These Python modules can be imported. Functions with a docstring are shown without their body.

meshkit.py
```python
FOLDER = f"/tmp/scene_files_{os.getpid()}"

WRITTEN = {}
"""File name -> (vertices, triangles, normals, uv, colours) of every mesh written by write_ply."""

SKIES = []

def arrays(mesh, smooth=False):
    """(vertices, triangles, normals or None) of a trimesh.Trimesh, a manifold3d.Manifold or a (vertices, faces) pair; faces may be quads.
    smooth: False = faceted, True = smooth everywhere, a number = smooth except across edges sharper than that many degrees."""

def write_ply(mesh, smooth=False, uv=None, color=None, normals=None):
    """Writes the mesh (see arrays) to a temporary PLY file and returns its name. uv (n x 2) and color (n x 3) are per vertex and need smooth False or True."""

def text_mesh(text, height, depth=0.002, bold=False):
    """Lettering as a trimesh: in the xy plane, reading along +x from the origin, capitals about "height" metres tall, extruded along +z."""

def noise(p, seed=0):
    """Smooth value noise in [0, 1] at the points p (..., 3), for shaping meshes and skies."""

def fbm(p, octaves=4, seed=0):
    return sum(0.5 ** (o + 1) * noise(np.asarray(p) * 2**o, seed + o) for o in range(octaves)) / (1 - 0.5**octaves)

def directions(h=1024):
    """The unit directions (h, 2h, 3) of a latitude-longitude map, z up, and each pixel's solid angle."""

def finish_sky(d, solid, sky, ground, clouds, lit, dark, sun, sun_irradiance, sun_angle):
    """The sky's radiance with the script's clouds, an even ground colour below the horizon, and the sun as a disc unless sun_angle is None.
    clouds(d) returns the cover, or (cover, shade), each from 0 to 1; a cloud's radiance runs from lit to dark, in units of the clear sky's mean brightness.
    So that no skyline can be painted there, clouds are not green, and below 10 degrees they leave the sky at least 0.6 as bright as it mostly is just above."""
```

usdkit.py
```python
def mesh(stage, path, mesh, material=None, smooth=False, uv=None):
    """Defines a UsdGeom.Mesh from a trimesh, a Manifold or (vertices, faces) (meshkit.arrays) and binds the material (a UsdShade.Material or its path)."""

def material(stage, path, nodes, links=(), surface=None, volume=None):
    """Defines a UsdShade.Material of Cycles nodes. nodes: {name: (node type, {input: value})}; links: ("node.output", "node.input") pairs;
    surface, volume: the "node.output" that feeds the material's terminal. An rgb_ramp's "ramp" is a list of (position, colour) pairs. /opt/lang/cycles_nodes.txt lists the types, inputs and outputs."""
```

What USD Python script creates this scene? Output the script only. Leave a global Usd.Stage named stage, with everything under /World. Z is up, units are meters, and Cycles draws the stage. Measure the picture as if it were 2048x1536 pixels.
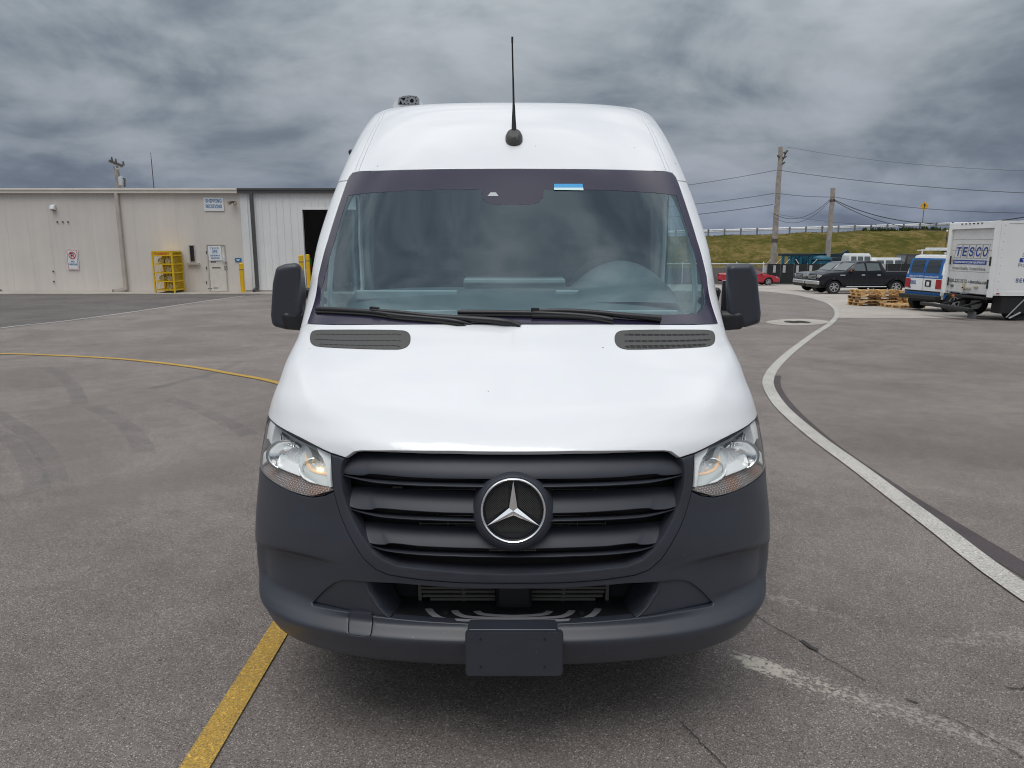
import math, random
import numpy as np
import trimesh, shapely, shapely.affinity, manifold3d
import shapely.geometry as sg
import shapely.ops as so
from scipy.interpolate import PchipInterpolator, RectBivariateSpline, LinearNDInterpolator, NearestNDInterpolator, interp1d
from scipy.spatial import Delaunay
from scipy.ndimage import gaussian_filter1d
from pxr import Usd, UsdGeom, UsdLux, UsdShade, Gf, Sdf
import usdkit, meshkit

random.seed(7)
R = np.random.default_rng(7)
stage = Usd.Stage.CreateInMemory()
UsdGeom.SetStageUpAxis(stage, 'Z')
UsdGeom.SetStageMetersPerUnit(stage, 1.0)
UsdGeom.Xform.Define(stage, '/World')
UsdGeom.Scope.Define(stage, '/World/Looks')

# ------------------------------------------------------------------ camera, sky, sun, exposure
EYE, PITCH = 1.75, math.radians(10.88)          # a phone held at eye height, tipped down
FPX, CX0, CY0 = 1420.0, 1024.0, 768.0             # focal length and centre in the photo's pixels (2048 wide)
EXPOSURE = 0.0
cam = UsdGeom.Camera.Define(stage, '/World/camera')
cam.CreateHorizontalApertureAttr(36.0)
cam.CreateVerticalApertureAttr(27.0)
cam.CreateFocalLengthAttr(36.0 * FPX / 2048)
cam.CreateClippingRangeAttr((0.05, 5000.0))
cam.CreateExposureAttr(EXPOSURE)
cx = UsdGeom.Xformable(cam)
cx.AddTranslateOp().Set((0, 0, EYE))
cx.AddRotateXOp().Set(90 - math.degrees(PITCH))

SUN_EL, SUN_AZ = math.radians(68), math.radians(197)   # azimuth = atan2(x, y) of the direction to the sun
SKY_STRENGTH, SUN_I, SUN_ANGLE = 0.1, 0.33, 35.0
sun = UsdLux.DistantLight.Define(stage, '/World/sun')
sun.CreateIntensityAttr(SUN_I)
sun.CreateAngleAttr(SUN_ANGLE)
sun.CreateNormalizeAttr(True)
sun.CreateColorAttr(Gf.Vec3f(1.0, 0.97, 0.93))
sx = UsdGeom.Xformable(sun)
sx.AddRotateZOp().Set(-math.degrees(SUN_AZ))
sx.AddRotateXOp().Set(-(90 - math.degrees(SUN_EL)))

def lin(r, g, b):
    f = lambda c: (c / 255 / 12.92) if c <= 10 else ((c / 255 + 0.055) / 1.055) ** 2.4
    return (f(r), f(g), f(b))

def mul(c, k): return tuple(x * k for x in c)

SK = 1 / SKY_STRENGTH
sky_nodes = {
    'tc': ('texture_coordinate', {}),
    'sep': ('separate_xyz', {}),
    'zz': ('math', {'math_type': 'maximum', 'value2': 0.0}),
    'den': ('math', {'math_type': 'add', 'value2': 0.22}),
    'ux': ('math', {'math_type': 'divide'}), 'uy': ('math', {'math_type': 'divide'}),
    'uv': ('combine_xyz', {'z': 0.0}),
    'mp': ('mapping', {'location': (3.4, 2.2, 0.4), 'scale': (1.0, 1.3, 1.0)}),
    'mq': ('mapping', {'location': (0.7, 0.2, 0.9), 'scale': (1.0, 1.0, 2.1)}),
    'n1': ('noise_texture', {'scale': 1.25, 'detail': 8.0, 'roughness': 0.5, 'distortion': 0.5}),
    'n2': ('noise_texture', {'scale': 3.9, 'detail': 9.0, 'roughness': 0.55, 'distortion': 0.35}),
    'n3': ('noise_texture', {'scale': 1.1, 'detail': 2.0, 'roughness': 0.5}),
    'mixn': ('mix_float', {'fac': 0.68}), 'mixm': ('mix_float', {'fac': 0.2}),
    'cl': ('rgb_ramp', {'ramp': [(0.0, (0.40, 0.44, 0.51)), (0.405, (0.50, 0.53, 0.59)), (0.46, (0.71, 0.74, 0.79)), (0.50, (0.97, 0.98, 0.98)), (0.54, (1.22, 1.19, 1.17)), (0.60, (1.48, 1.42, 1.39)), (1.0, (1.75, 1.66, 1.6))]}),
    'gr': ('rgb_ramp', {'ramp': [(0.0, mul(lin(130, 139, 156), SK)), (0.04, mul(lin(122, 132, 150), SK)), (0.10, mul(lin(132, 140, 151), SK)), (0.2, mul(lin(142, 150, 158), SK)), (0.3, mul(lin(154, 163, 170), SK)),
                                 (0.5, mul((0.52, 0.56, 0.60), SK)), (0.75, mul((0.95, 0.99, 1.03), SK)), (1.0, mul((1.25, 1.29, 1.33), SK))]}),
    'cc': ('mix', {'mix_type': 'multiply', 'fac': 1.0}),
    'st': ('sky_texture', {'sky_type': 'single_scattering', 'sun_disc': False, 'sun_elevation': SUN_EL, 'sun_rotation': SUN_AZ}),
    'mx': ('mix', {'mix_type': 'mix', 'fac': 0.97}),
    'bg': ('background_shader', {'strength': SKY_STRENGTH}),
}
sky_links = [('tc.generated', 'sep.vector'), ('sep.z', 'zz.value1'), ('zz.value', 'den.value1'), ('sep.x', 'ux.value1'), ('den.value', 'ux.value2'), ('sep.y', 'uy.value1'), ('den.value', 'uy.value2'),
             ('ux.value', 'uv.x'), ('uy.value', 'uv.y'), ('uv.vector', 'mp.vector'), ('tc.generated', 'mq.vector'), ('mp.vector', 'n1.vector'), ('mq.vector', 'n2.vector'), ('mq.vector', 'n3.vector'),
             ('n1.fac', 'mixn.a'), ('n2.fac', 'mixn.b'), ('mixn.result', 'mixm.a'), ('n3.fac', 'mixm.b'), ('mixm.result', 'cl.fac'),
             ('zz.value', 'gr.fac'), ('gr.color', 'cc.color1'), ('cl.color', 'cc.color2'), ('st.color', 'mx.color1'), ('cc.color', 'mx.color2'), ('mx.color', 'bg.color')]
skym = usdkit.material(stage, '/World/Looks/overcast_sky', sky_nodes, sky_links, surface='bg.background')
dome = UsdLux.DomeLight.Define(stage, '/World/sky')
UsdShade.MaterialBindingAPI.Apply(dome.GetPrim()).Bind(skym)
dome.GetPrim().SetCustomDataByKey('kind', 'structure')

# ------------------------------------------------------------------ helpers
M = {}
def mat(name, base, rough=0.5, metal=0.0, spec=0.5, coat=0.0, noise=None, bump=None, streak=None, specks=None, **kw):
    """principled with optional noise variation (scale, amount, detail) and bump (scale, strength, distance)"""
    n = {'p': ('principled_bsdf', {'base_color': base, 'roughness': rough, 'metallic': metal, 'specular_ior_level': spec, 'coat_weight': coat, **kw})}
    l = []
    if noise or bump or specks:
        n['g'] = ('geometry', {})
    if noise:
        sc, am = noise[:2]
        n['nt'] = ('noise_texture', {'scale': sc, 'detail': noise[2] if len(noise) > 2 else 4.0, 'roughness': 0.6})
        lo, hi = mul(base, 1 - am), mul(base, 1 + am)
        n['rp'] = ('rgb_ramp', {'ramp': [(0.0, lo), (0.3, lo), (0.7, hi), (1.0, hi)]})
        l += [('g.position', 'nt.vector'), ('nt.fac', 'rp.fac')]
        out = 'rp.color'
        if streak:                                             # runs of dirt down a wall
            n |= {'sv': ('vector_math', {'math_type': 'multiply', 'vector2': (streak[0], streak[0], streak[0] * 0.035)}), 'sn': ('noise_texture', {'scale': 1.0, 'detail': 6.0, 'roughness': 0.7}),
                  'sr': ('rgb_ramp', {'ramp': [(0.0, (1 - streak[1] * 1.6,) * 3), (0.4, (1 - streak[1] * 0.5,) * 3), (0.6, (1.0,) * 3), (1.0, (1 + streak[1] * 0.3,) * 3)]}), 'sm': ('mix', {'mix_type': 'multiply', 'fac': 1.0})}
            l += [('g.position', 'sv.vector1'), ('sv.vector', 'sn.vector'), ('sn.fac', 'sr.fac'), (out, 'sm.color1'), ('sr.color', 'sm.color2')]; out = 'sm.color'
        if specks:                                             # chips, insects, grit: (scale, radius, colour)
            n |= {'kv': ('voronoi_texture', {'scale': specks[0], 'randomness': 1.0}), 'kw': ('white_noise_texture', {'dimensions': '3D'}), 'kr': ('math', {'math_type': 'multiply', 'value2': specks[1]}),
                  'kc': ('math', {'math_type': 'less_than'}), 'km': ('mix', {'mix_type': 'mix', 'color2': specks[2]})}
            l += [('g.position', 'kv.vector'), ('kv.position', 'kw.vector'), ('kw.value', 'kr.value1'), ('kv.distance', 'kc.value1'), ('kr.value', 'kc.value2'), ('kc.value', 'km.fac'), (out, 'km.color1')]; out = 'km.color'
        l.append((out, 'p.base_color'))
    if bump:
        n['nb'] = ('noise_texture', {'scale': bump[0], 'detail': 3.0})
        n['b'] = ('bump', {'strength': bump[1], 'distance': bump[2]})
        l += [('g.position', 'nb.vector'), ('nb.fac', 'b.height'), ('b.normal', 'p.normal')]
    M[name] = usdkit.material(stage, '/World/Looks/' + name, n, l, surface='p.BSDF')
    return M[name]

used, LOC = {}, {}
def numbered(parent, name):
    k = used.get((parent, name), 0)
    used[(parent, name)] = k + 1
    return parent + '/' + (name if k == 0 else f'{name}_{k:03d}')

def tagp(prim, label=None, cat=None, group=None, kind=None):
    for k, v in (('label', label), ('category', cat), ('group', group), ('kind', kind)):
        if v: prim.SetCustomDataByKey(k, v)

def thing(name, label, cat, loc=(0, 0, 0), rotz=0.0, group=None, local=False):
    p = numbered('/World', name)
    x = UsdGeom.Xform.Define(stage, p)
    x.AddTranslateOp().Set(Gf.Vec3d(*map(float, loc)))
    if rotz: x.AddRotateZOp().Set(math.degrees(rotz))
    LOC[p] = (np.zeros(3) if rotz or local else np.array(loc, float))   # parts of turned things are given in the thing's own frame
    tagp(x.GetPrim(), label, cat, group)
    return p

def arr(m):
    if isinstance(m, (list,)):
        vs, fs, n = [], [], 0
        for q in m:
            v, f = arr(q); vs.append(v); fs.append(f + n); n += len(v)
        return np.vstack(vs), np.vstack(fs)
    v, f, _ = meshkit.arrays(m)
    return v, f

def part(parent, name, m, material, smooth=25, label=None, kind=None, world=False):
    p = numbered(parent, name)
    v, f = arr(m)
    root = '/'.join(parent.split('/')[:3])
    v = v - LOC.get(root, np.zeros(3))
    g = usdkit.mesh(stage, p, (v, f), M[material], smooth=smooth)
    tagp(g.GetPrim(), label, None, None, kind)
    return p

def solo(name, m, material, label=None, cat=None, group=None, kind=None, smooth=False):
    p = numbered('/World', name)
    g = usdkit.mesh(stage, p, arr(m), M[material], smooth=smooth)
    tagp(g.GetPrim(), label, cat, group, kind)
    return p

def box(x0, x1, y0, y1, z0, z1, bev=0.0):
    if bev > 0:
        b = min(bev, (x1 - x0) / 2.01, (y1 - y0) / 2.01, (z1 - z0) / 2.01)
        pts = []
        for X, dx in ((x0, b), (x1, -b)):
            for Y, dy in ((y0, b), (y1, -b)):
                for Z, dz in ((z0, b), (z1, -b)):
                    pts += [(X, Y + dy, Z + dz), (X + dx, Y, Z + dz), (X + dx, Y + dy, Z)]
        return manifold3d.Manifold.hull_points(np.array(pts, float))
    m = trimesh.creation.box([x1 - x0, y1 - y0, z1 - z0])
    m.apply_translation([(x0 + x1) / 2, (y0 + y1) / 2, (z0 + z1) / 2])
    return m

def cyl(p0, p1, r, n=16, r1=None):
    p0, p1 = np.array(p0, float), np.array(p1, float)
    return tube([p0, p1], [r, r if r1 is None else r1], n)

def tube(pts, r, n=8, cap=True):
    p = np.asarray(pts, float)
    t = np.gradient(p, axis=0); t /= np.linalg.norm(t, axis=1, keepdims=True) + 1e-12
    ref = np.array([0, 0, 1.0]) if abs(t[:, 2]).max() < 0.95 else np.array([1.0, 0.13, 0])
    a = np.cross(t, ref); a /= np.linalg.norm(a, axis=1, keepdims=True) + 1e-12
    b = np.cross(t, a)
    ang = np.arange(n) * 2 * np.pi / n
    rr = np.broadcast_to(np.asarray(r, float), (len(p),))
    v = (p[:, None] + rr[:, None, None] * (np.cos(ang)[None, :, None] * a[:, None] + np.sin(ang)[None, :, None] * b[:, None])).reshape(-1, 3)
    f = []
    for i in range(len(p) - 1):
        for j in range(n):
            k = (j + 1) % n
            f += [(i * n + j, (i + 1) * n + j, (i + 1) * n + k), (i * n + j, (i + 1) * n + k, i * n + k)]
    if cap:
        c0, c1 = len(v), len(v) + 1
        v = np.vstack([v, p[0], p[-1]])
        for j in range(n):
            k = (j + 1) % n
            f += [(c0, j, k), (c1, (len(p) - 1) * n + k, (len(p) - 1) * n + j)]
    return v, np.array(f)

def bar(p0, p1, w, h, up=(0, 0, 1)):
    """a rectangular bar from p0 to p1, w across and h along up"""
    p0, p1 = np.array(p0, float), np.array(p1, float)
    d = p1 - p0; d /= np.linalg.norm(d)
    s = np.cross(d, np.array(up, float)); s /= np.linalg.norm(s); u = np.cross(s, d)
    v = [q + s * i * w / 2 + u * j * h / 2 for q in (p0, p1) for i, j in ((-1, -1), (1, -1), (1, 1), (-1, 1))]
    f = [(0, 1, 2), (0, 2, 3), (4, 6, 5), (4, 7, 6)]
    for i in range(4):
        k = (i + 1) % 4
        f += [(i, i + 4, k + 4), (i, k + 4, k)]
    v, f = np.array(v), np.array(f)[:, ::-1]
    return v, f

def gridmesh(P):
    """P (n, m, 3) -> a sheet"""
    n, m = P.shape[:2]
    i, j = np.meshgrid(np.arange(n - 1), np.arange(m - 1), indexing='ij')
    a = (i * m + j).ravel(); b = a + 1; c = a + m + 1; d = a + m
    return P.reshape(-1, 3), np.vstack([np.stack([a, b, c], 1), np.stack([a, c, d], 1)])

def prism(poly, depth, to):
    """a shapely polygon in a plane extruded: to(x, y, h) gives the point; h from 0 to depth"""
    gs = getattr(poly, 'geoms', [poly])
    out = []
    for g in gs:
        if g.is_empty or g.area < 1e-9: continue
        m = trimesh.creation.extrude_polygon(g, depth, engine='earcut')
        out.append((to(np.array(m.vertices)), np.array(m.faces)))
    return out

def frame(o, right, up):
    o, r, u = np.array(o, float), np.array(right, float), np.array(up, float)
    r /= np.linalg.norm(r); u -= r * (u @ r); u /= np.linalg.norm(u); n = np.cross(r, u)
    return lambda v: o + v[:, :1] * r + v[:, 1:2] * u + v[:, 2:3] * n

def rrect(x0, x1, y0, y1, r):
    return sg.box(x0 + r, y0 + r, x1 - r, y1 - r).buffer(r, quad_segs=5)

def text(s, height, to, x=0.0, y=0.0, depth=0.002, bold=False, width=None, center=True, slant=0.0, track=0.0):
    if track:
        parts_, cx_ = [], 0.0
        for ch in s:
            if ch == ' ': cx_ += height * 0.5 + track; continue
            m = meshkit.text_mesh(ch, height, depth, bold); v = np.array(m.vertices); v[:, 0] += cx_ - v[:, 0].min(); cx_ = v[:, 0].max() + track
            parts_.append((v, np.array(m.faces)))
        v, f = arr(parts_)
    else:
        m = meshkit.text_mesh(s, height, depth, bold); v, f = np.array(m.vertices), np.array(m.faces)
    w = v[:, 0].max() - v[:, 0].min(); v[:, 0] -= v[:, 0].min()
    if width: v[:, 0] *= width / w; w = width
    v[:, 0] += slant * v[:, 1]
    v[:, 0] += x - (w / 2 if center else 0); v[:, 1] += y
    return to(v), f

CP, SP = math.cos(PITCH), math.sin(PITCH)
def rays(px, py):
    px, py = np.asarray(px, float), np.asarray(py, float)
    u, w = (px - CX0) / FPX, -(py - CY0) / FPX
    return np.stack([u, CP + w * SP, -SP + w * CP], -1)

def project(p):
    p = np.asarray(p, float)
    x, y, z = p[..., 0], p[..., 1], p[..., 2] - EYE
    zc = y * CP - z * SP; u = y * SP + z * CP
    return np.stack([CX0 + FPX * x / zc, CY0 - FPX * u / zc], -1)

def at_y(px, py, Y):
    """the point at distance Y in front of the eye that is seen at that place of the photo"""
    d = rays(px, py); return d * (Y / d[..., 1:2]) + np.array([0, 0, EYE])

def sstep(a, b, x):
    t = np.clip((x - a) / (b - a), 0, 1); return t * t * (3 - 2 * t)

def ground_z(x, y):
    x, y = np.asarray(x, float), np.asarray(y, float)
    right = -0.0232 * np.clip(y - 1, 0, 66)
    left = -0.0066 * np.clip(y - 1, 0, 31)
    w = sstep(-5, 7, x)
    return left * (1 - w) + right * w

def ground(px, py):
    d = rays(px, py); z = np.zeros(d.shape[:-1])
    for _ in range(60):
        t = (z - EYE) / d[..., 2]
        p = d * t[..., None]
        z = 0.5 * z + 0.5 * ground_z(p[..., 0], p[..., 1])
    t = (z - EYE) / d[..., 2]
    p = d * t[..., None]; p[..., 2] = ground_z(p[..., 0], p[..., 1])
    return p

# ------------------------------------------------------------------ sheets
def resample(c, h, closed=True):
    c = np.asarray(c, float)
    if closed and np.hypot(*(c[0] - c[-1])) > 1e-9: c = np.vstack([c, c[:1]])
    d = np.r_[0, np.cumsum(np.hypot(*np.diff(c, axis=0).T))]
    out = []
    for i in range(len(c) - 1):
        n = max(1, int(math.ceil((d[i + 1] - d[i]) / h - 0.3)))
        out += [c[i] + (c[i + 1] - c[i]) * k / n for k in range(n)]
    if not closed: out.append(c[-1])
    return np.array(out)

def smooth_closed(pts, it=2):
    p = np.asarray(pts, float)
    for _ in range(it):
        q = np.roll(p, -1, 0); p = np.stack([0.75 * p + 0.25 * q, 0.25 * p + 0.75 * q], 1).reshape(-1, 2)
    return p

def smooth_open(pts, n=80):
    p = np.asarray(pts, float)
    d = np.r_[0, np.cumsum(np.hypot(*np.diff(p, axis=0).T))]
    f = PchipInterpolator(d, p); return f(np.linspace(0, d[-1], n))

def fill(poly, h):
    """points and triangles of a polygon with interior points about h apart"""
    if hasattr(poly, 'geoms'):
        r_ = [fill(g, h) for g in poly.geoms if g.area > 1e-5]; n_ = np.cumsum([0] + [len(x[0]) for x in r_])
        return np.vstack([x[0] for x in r_]), np.vstack([x[1] + k for x, k in zip(r_, n_)])
    rings = [resample(np.array(r.coords), h) for r in [poly.exterior, *poly.interiors]]
    x0, y0, x1, y1 = poly.bounds
    gx, gy = np.meshgrid(np.arange(x0, x1 + h, h), np.arange(y0, y1 + h, h * 0.866))
    gx = gx + (np.arange(gx.shape[0]) % 2)[:, None] * h / 2
    g = np.stack([gx.ravel(), gy.ravel()], 1)
    inner = poly.buffer(-h * 0.55)
    if not inner.is_empty:
        g = g[shapely.contains_xy(inner, g[:, 0], g[:, 1])]
    else: g = g[:0]
    P = np.vstack(rings + [g])
    P = P + R.normal(0, 1e-7, P.shape)
    T = Delaunay(P).simplices
    c = P[T].mean(1)
    big = poly.buffer(1e-6)
    T = T[shapely.contains_xy(big, c[:, 0], c[:, 1])]
    a = P[T]; area = (a[:, 1, 0] - a[:, 0, 0]) * (a[:, 2, 1] - a[:, 0, 1]) - (a[:, 1, 1] - a[:, 0, 1]) * (a[:, 2, 0] - a[:, 0, 0])
    T = np.where((area < 0)[:, None], T[:, ::-1], T)[np.abs(area) > 1e-10]
    return P, T

def drape(poly, lift, h=0.6):
    vs, n, fs = [], 0, []
    for g in getattr(poly, 'geoms', [poly]):
        if g.is_empty or g.area < 1e-4: continue
        P, T = fill(g, h)
        vs.append(np.c_[P, ground_z(P[:, 0], P[:, 1]) + lift]); fs.append(T + n); n += len(P)
    return np.vstack(vs), np.vstack(fs)

def gpts(l): 
    l = np.array(l, float); return ground(l[:, 0], l[:, 1])[:, :2]

def ribbon(line, w):
    return sg.LineString(line).buffer(w / 2, cap_style=2, join_style=1)

# ------------------------------------------------------------------ ground materials
def ground_mat(name, base, mott=0.15, speck=0.64, stones=230.0, stain=None, wear=None, tint=None, bump=0.75):
    n = {'g': ('geometry', {}),
         'big': ('noise_texture', {'scale': 0.55, 'detail': 6.0, 'roughness': 0.62, 'distortion': 0.6}),
         'mid': ('noise_texture', {'scale': 5.0, 'detail': 5.0, 'roughness': 0.65}),
         'fine': ('noise_texture', {'scale': stones * 1.6, 'detail': 3.0, 'roughness': 0.7}),
         'vor': ('voronoi_texture', {'scale': stones, 'randomness': 1.0}),
         'sv': ('separate_color', {'color_type': 'rgb'}),
         'rb': ('rgb_ramp', {'ramp': [(0.0, mul(base, 1 - mott * 1.3)), (0.36, mul(base, 1 - mott)), (0.5, base), (0.64, mul(base, 1 + mott)), (1.0, mul(base, 1 + mott * 1.3))]}),
         'rm': ('rgb_ramp', {'ramp': [(0.0, (0.84,) * 3), (0.35, (0.92,) * 3), (0.65, (1.07,) * 3), (1.0, (1.16,) * 3)]}),
         'rf': ('rgb_ramp', {'ramp': [(0.0, (1 - speck * 1.4,) * 3), (0.4, (1 - speck * 0.55,) * 3), (0.6, (1 + speck * 0.5,) * 3), (1.0, (1 + speck * 1.6,) * 3)]}),
         'rs': ('rgb_ramp', {'ramp': [(0.0, (1 - speck,) * 3), (0.25, (0.96,) * 3), (0.8, (1.04,) * 3), (0.93, (1 + speck,) * 3), (1.0, (1 + speck * 2.4,) * 3)]}),
         'm1': ('mix', {'mix_type': 'multiply', 'fac': 1.0}), 'm2': ('mix', {'mix_type': 'multiply', 'fac': 1.0}), 'm3': ('mix', {'mix_type': 'multiply', 'fac': 1.0}),
         'b': ('bump', {'strength': bump, 'distance': 0.006}),
         'p': ('principled_bsdf', {'roughness': 0.88, 'specular_ior_level': 0.3})}
    l = [('g.position', x + '.vector') for x in ('big', 'mid', 'fine', 'vor')]
    l += [('big.fac', 'rb.fac'), ('mid.fac', 'rm.fac'), ('fine.fac', 'rf.fac'), ('vor.color', 'sv.color'), ('sv.r', 'rs.fac'),
          ('rb.color', 'm1.color1'), ('rm.color', 'm1.color2'), ('m1.color', 'm2.color1'), ('rf.color', 'm2.color2'), ('m2.color', 'm3.color1'), ('rs.color', 'm3.color2'),
          ('fine.fac', 'b.height'), ('b.normal', 'p.normal')]
    last = 'm3.color'
    for i, (c, ang, sc, col, edge, amt) in enumerate(stain or []):
        q = f's{i}'; soft = 0.72 if sc[0] < 0.9 else 0.1
        n |= {q + 'a': ('vector_math', {'math_type': 'subtract', 'vector2': (c[0], c[1], 0)}),
              q + 'r': ('vector_rotate', {'rotate_type': 'z_axis', 'angle': -ang}),
              q + 's': ('vector_math', {'math_type': 'multiply', 'vector2': (1 / sc[0], 1 / sc[1], 0)}),
              q + 'l': ('vector_math', {'math_type': 'length'}),
              q + 'w': ('vector_math', {'math_type': 'multiply', 'vector2': (13.0, 48.0, 0)}),
              q + 'n': ('noise_texture', {'scale': 1.0, 'detail': 6.0, 'roughness': 0.75}),
              q + 'd': ('math', {'math_type': 'multiply_add', 'value2': edge, 'value3': -edge / 2}),
              q + 'e': ('math', {'math_type': 'add'}),
              q + 'm': ('map_range', {'range_type': 'smoothstep', 'from_min': 1.0, 'from_max': soft, 'to_min': 0.0, 'to_max': amt, 'clamp': True}),
              q + 'x': ('mix', {'mix_type': 'mix', 'color2': col})}
        l += [('g.position', q + 'a.vector1'), (q + 'a.vector', q + 'r.vector'), (q + 'r.vector', q + 's.vector1'), (q + 's.vector', q + 'l.vector1'), (q + 'r.vector', q + 'w.vector1'), (q + 'w.vector', q + 'n.vector'),
              (q + 'n.fac', q + 'd.value1'), (q + 'd.value', q + 'e.value1'), (q + 'l.value', q + 'e.value2'), (q + 'e.value', q + 'm.value'), (q + 'm.result', q + 'x.fac'), (last, q + 'x.color1')]
        if sc[0] < 0.9:                                        # broken up where it is thin
            n |= {q + 'h': ('noise_texture', {'scale': 42.0, 'detail': 5.0, 'roughness': 0.7}), q + 'i': ('map_range', {'range_type': 'smoothstep', 'from_min': 0.45 if i else 0.36, 'from_max': 0.60 if i else 0.5, 'to_min': 0.0, 'to_max': 1.0, 'clamp': True}), q + 'j': ('math', {'math_type': 'multiply'})}
            l = [x for x in l if x[1] != q + 'x.fac'] + [('g.position', q + 'h.vector'), (q + 'h.fac', q + 'i.value'), (q + 'i.result', q + 'j.value1'), (q + 'm.result', q + 'j.value2'), (q + 'j.value', q + 'x.fac')]
        last = q + 'x.color'
    if wear:   # worn paint: the surface below shows through in specks
        n |= {'wn': ('noise_texture', {'scale': wear[0], 'detail': 5.0, 'roughness': 0.8}), 'wr': ('map_range', {'from_min': wear[1], 'from_max': wear[1] + 0.05, 'to_min': 0.0, 'to_max': 1.0, 'clamp': True}),
              'wx': ('mix', {'mix_type': 'mix', 'color1': wear[2]})}
        l += [('g.position', 'wn.vector'), ('wn.fac', 'wr.value'), ('wr.result', 'wx.fac'), (last, 'wx.color2')]
        last = 'wx.color'
    l.append((last, 'p.base_color'))
    M[name] = usdkit.material(stage, '/World/Looks/' + name, n, l, surface='p.BSDF')

ASPH = (0.206, 0.181, 0.166)
c0, c1 = gpts([(1528, 1332), (1720, 1402)])
sa = math.atan2(c1[1] - c0[1], c1[0] - c0[0])
pale = (0.60, 0.56, 0.48)
c2, c3, c4, c5, c6 = gpts([(1960, 1470), (1980, 1275), (1600, 1210), (330, 960), (150, 880)])
d0, d1 = gpts([(420, 810), (180, 960)])
stains = [(c0, sa, (0.13, 0.062), pale, 3.2, 0.85), (0.6 * c0 + 0.4 * c1, sa, (0.30, 0.06), pale, 4.5, 0.65), (c1 + [0.12, -0.06], sa, (0.40, 0.06), (0.46, 0.42, 0.37), 5.0, 0.6),
          (c2, sa, (0.42, 0.05), (0.42, 0.38, 0.345), 5.0, 0.55), (c3, 0.15, (0.34, 0.06), (0.40, 0.365, 0.335), 5.0, 0.55), (c4, sa, (0.28, 0.04), (0.42, 0.385, 0.35), 5.0, 0.5),
          (c5, 1.1, (2.6, 0.5), (0.17, 0.148, 0.134), 0.9, 0.45), (c6, 2.2, (3.0, 0.5), (0.17, 0.148, 0.134), 0.9, 0.45),
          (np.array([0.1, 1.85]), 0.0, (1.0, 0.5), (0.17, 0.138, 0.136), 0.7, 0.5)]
ground_mat('asphalt', ASPH, stain=stains)
ground_mat('dark_asphalt', (0.128, 0.117, 0.110), mott=0.16)
ground_mat('lot_asphalt', (0.195, 0.170, 0.154), mott=0.17)
ground_mat('seal_asphalt', (0.088, 0.074, 0.076), mott=0.08, speck=0.2)
ground_mat('crack_fill', (0.07, 0.064, 0.061), mott=0.1, speck=0.2)
ground_mat('concrete', (0.40, 0.365, 0.325), mott=0.12, speck=0.10, stones=60.0, bump=0.2)
ground_mat('kerb_concrete', (0.46, 0.445, 0.41), mott=0.14, speck=0.22, stones=120.0, bump=0.3, wear=(75.0, 0.41, (0.20, 0.185, 0.165)))
ground_mat('white_line', (0.50, 0.49, 0.47), mott=0.1, speck=0.2, wear=(70.0, 0.40, ASPH))
ground_mat('yellow_line', (0.52, 0.325, 0.065), mott=0.12, speck=0.28, stones=130.0, wear=(150.0, 0.43, (0.20, 0.15, 0.085)))
mat('grass', (0.085, 0.082, 0.02), 0.9, spec=0.1)
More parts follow.
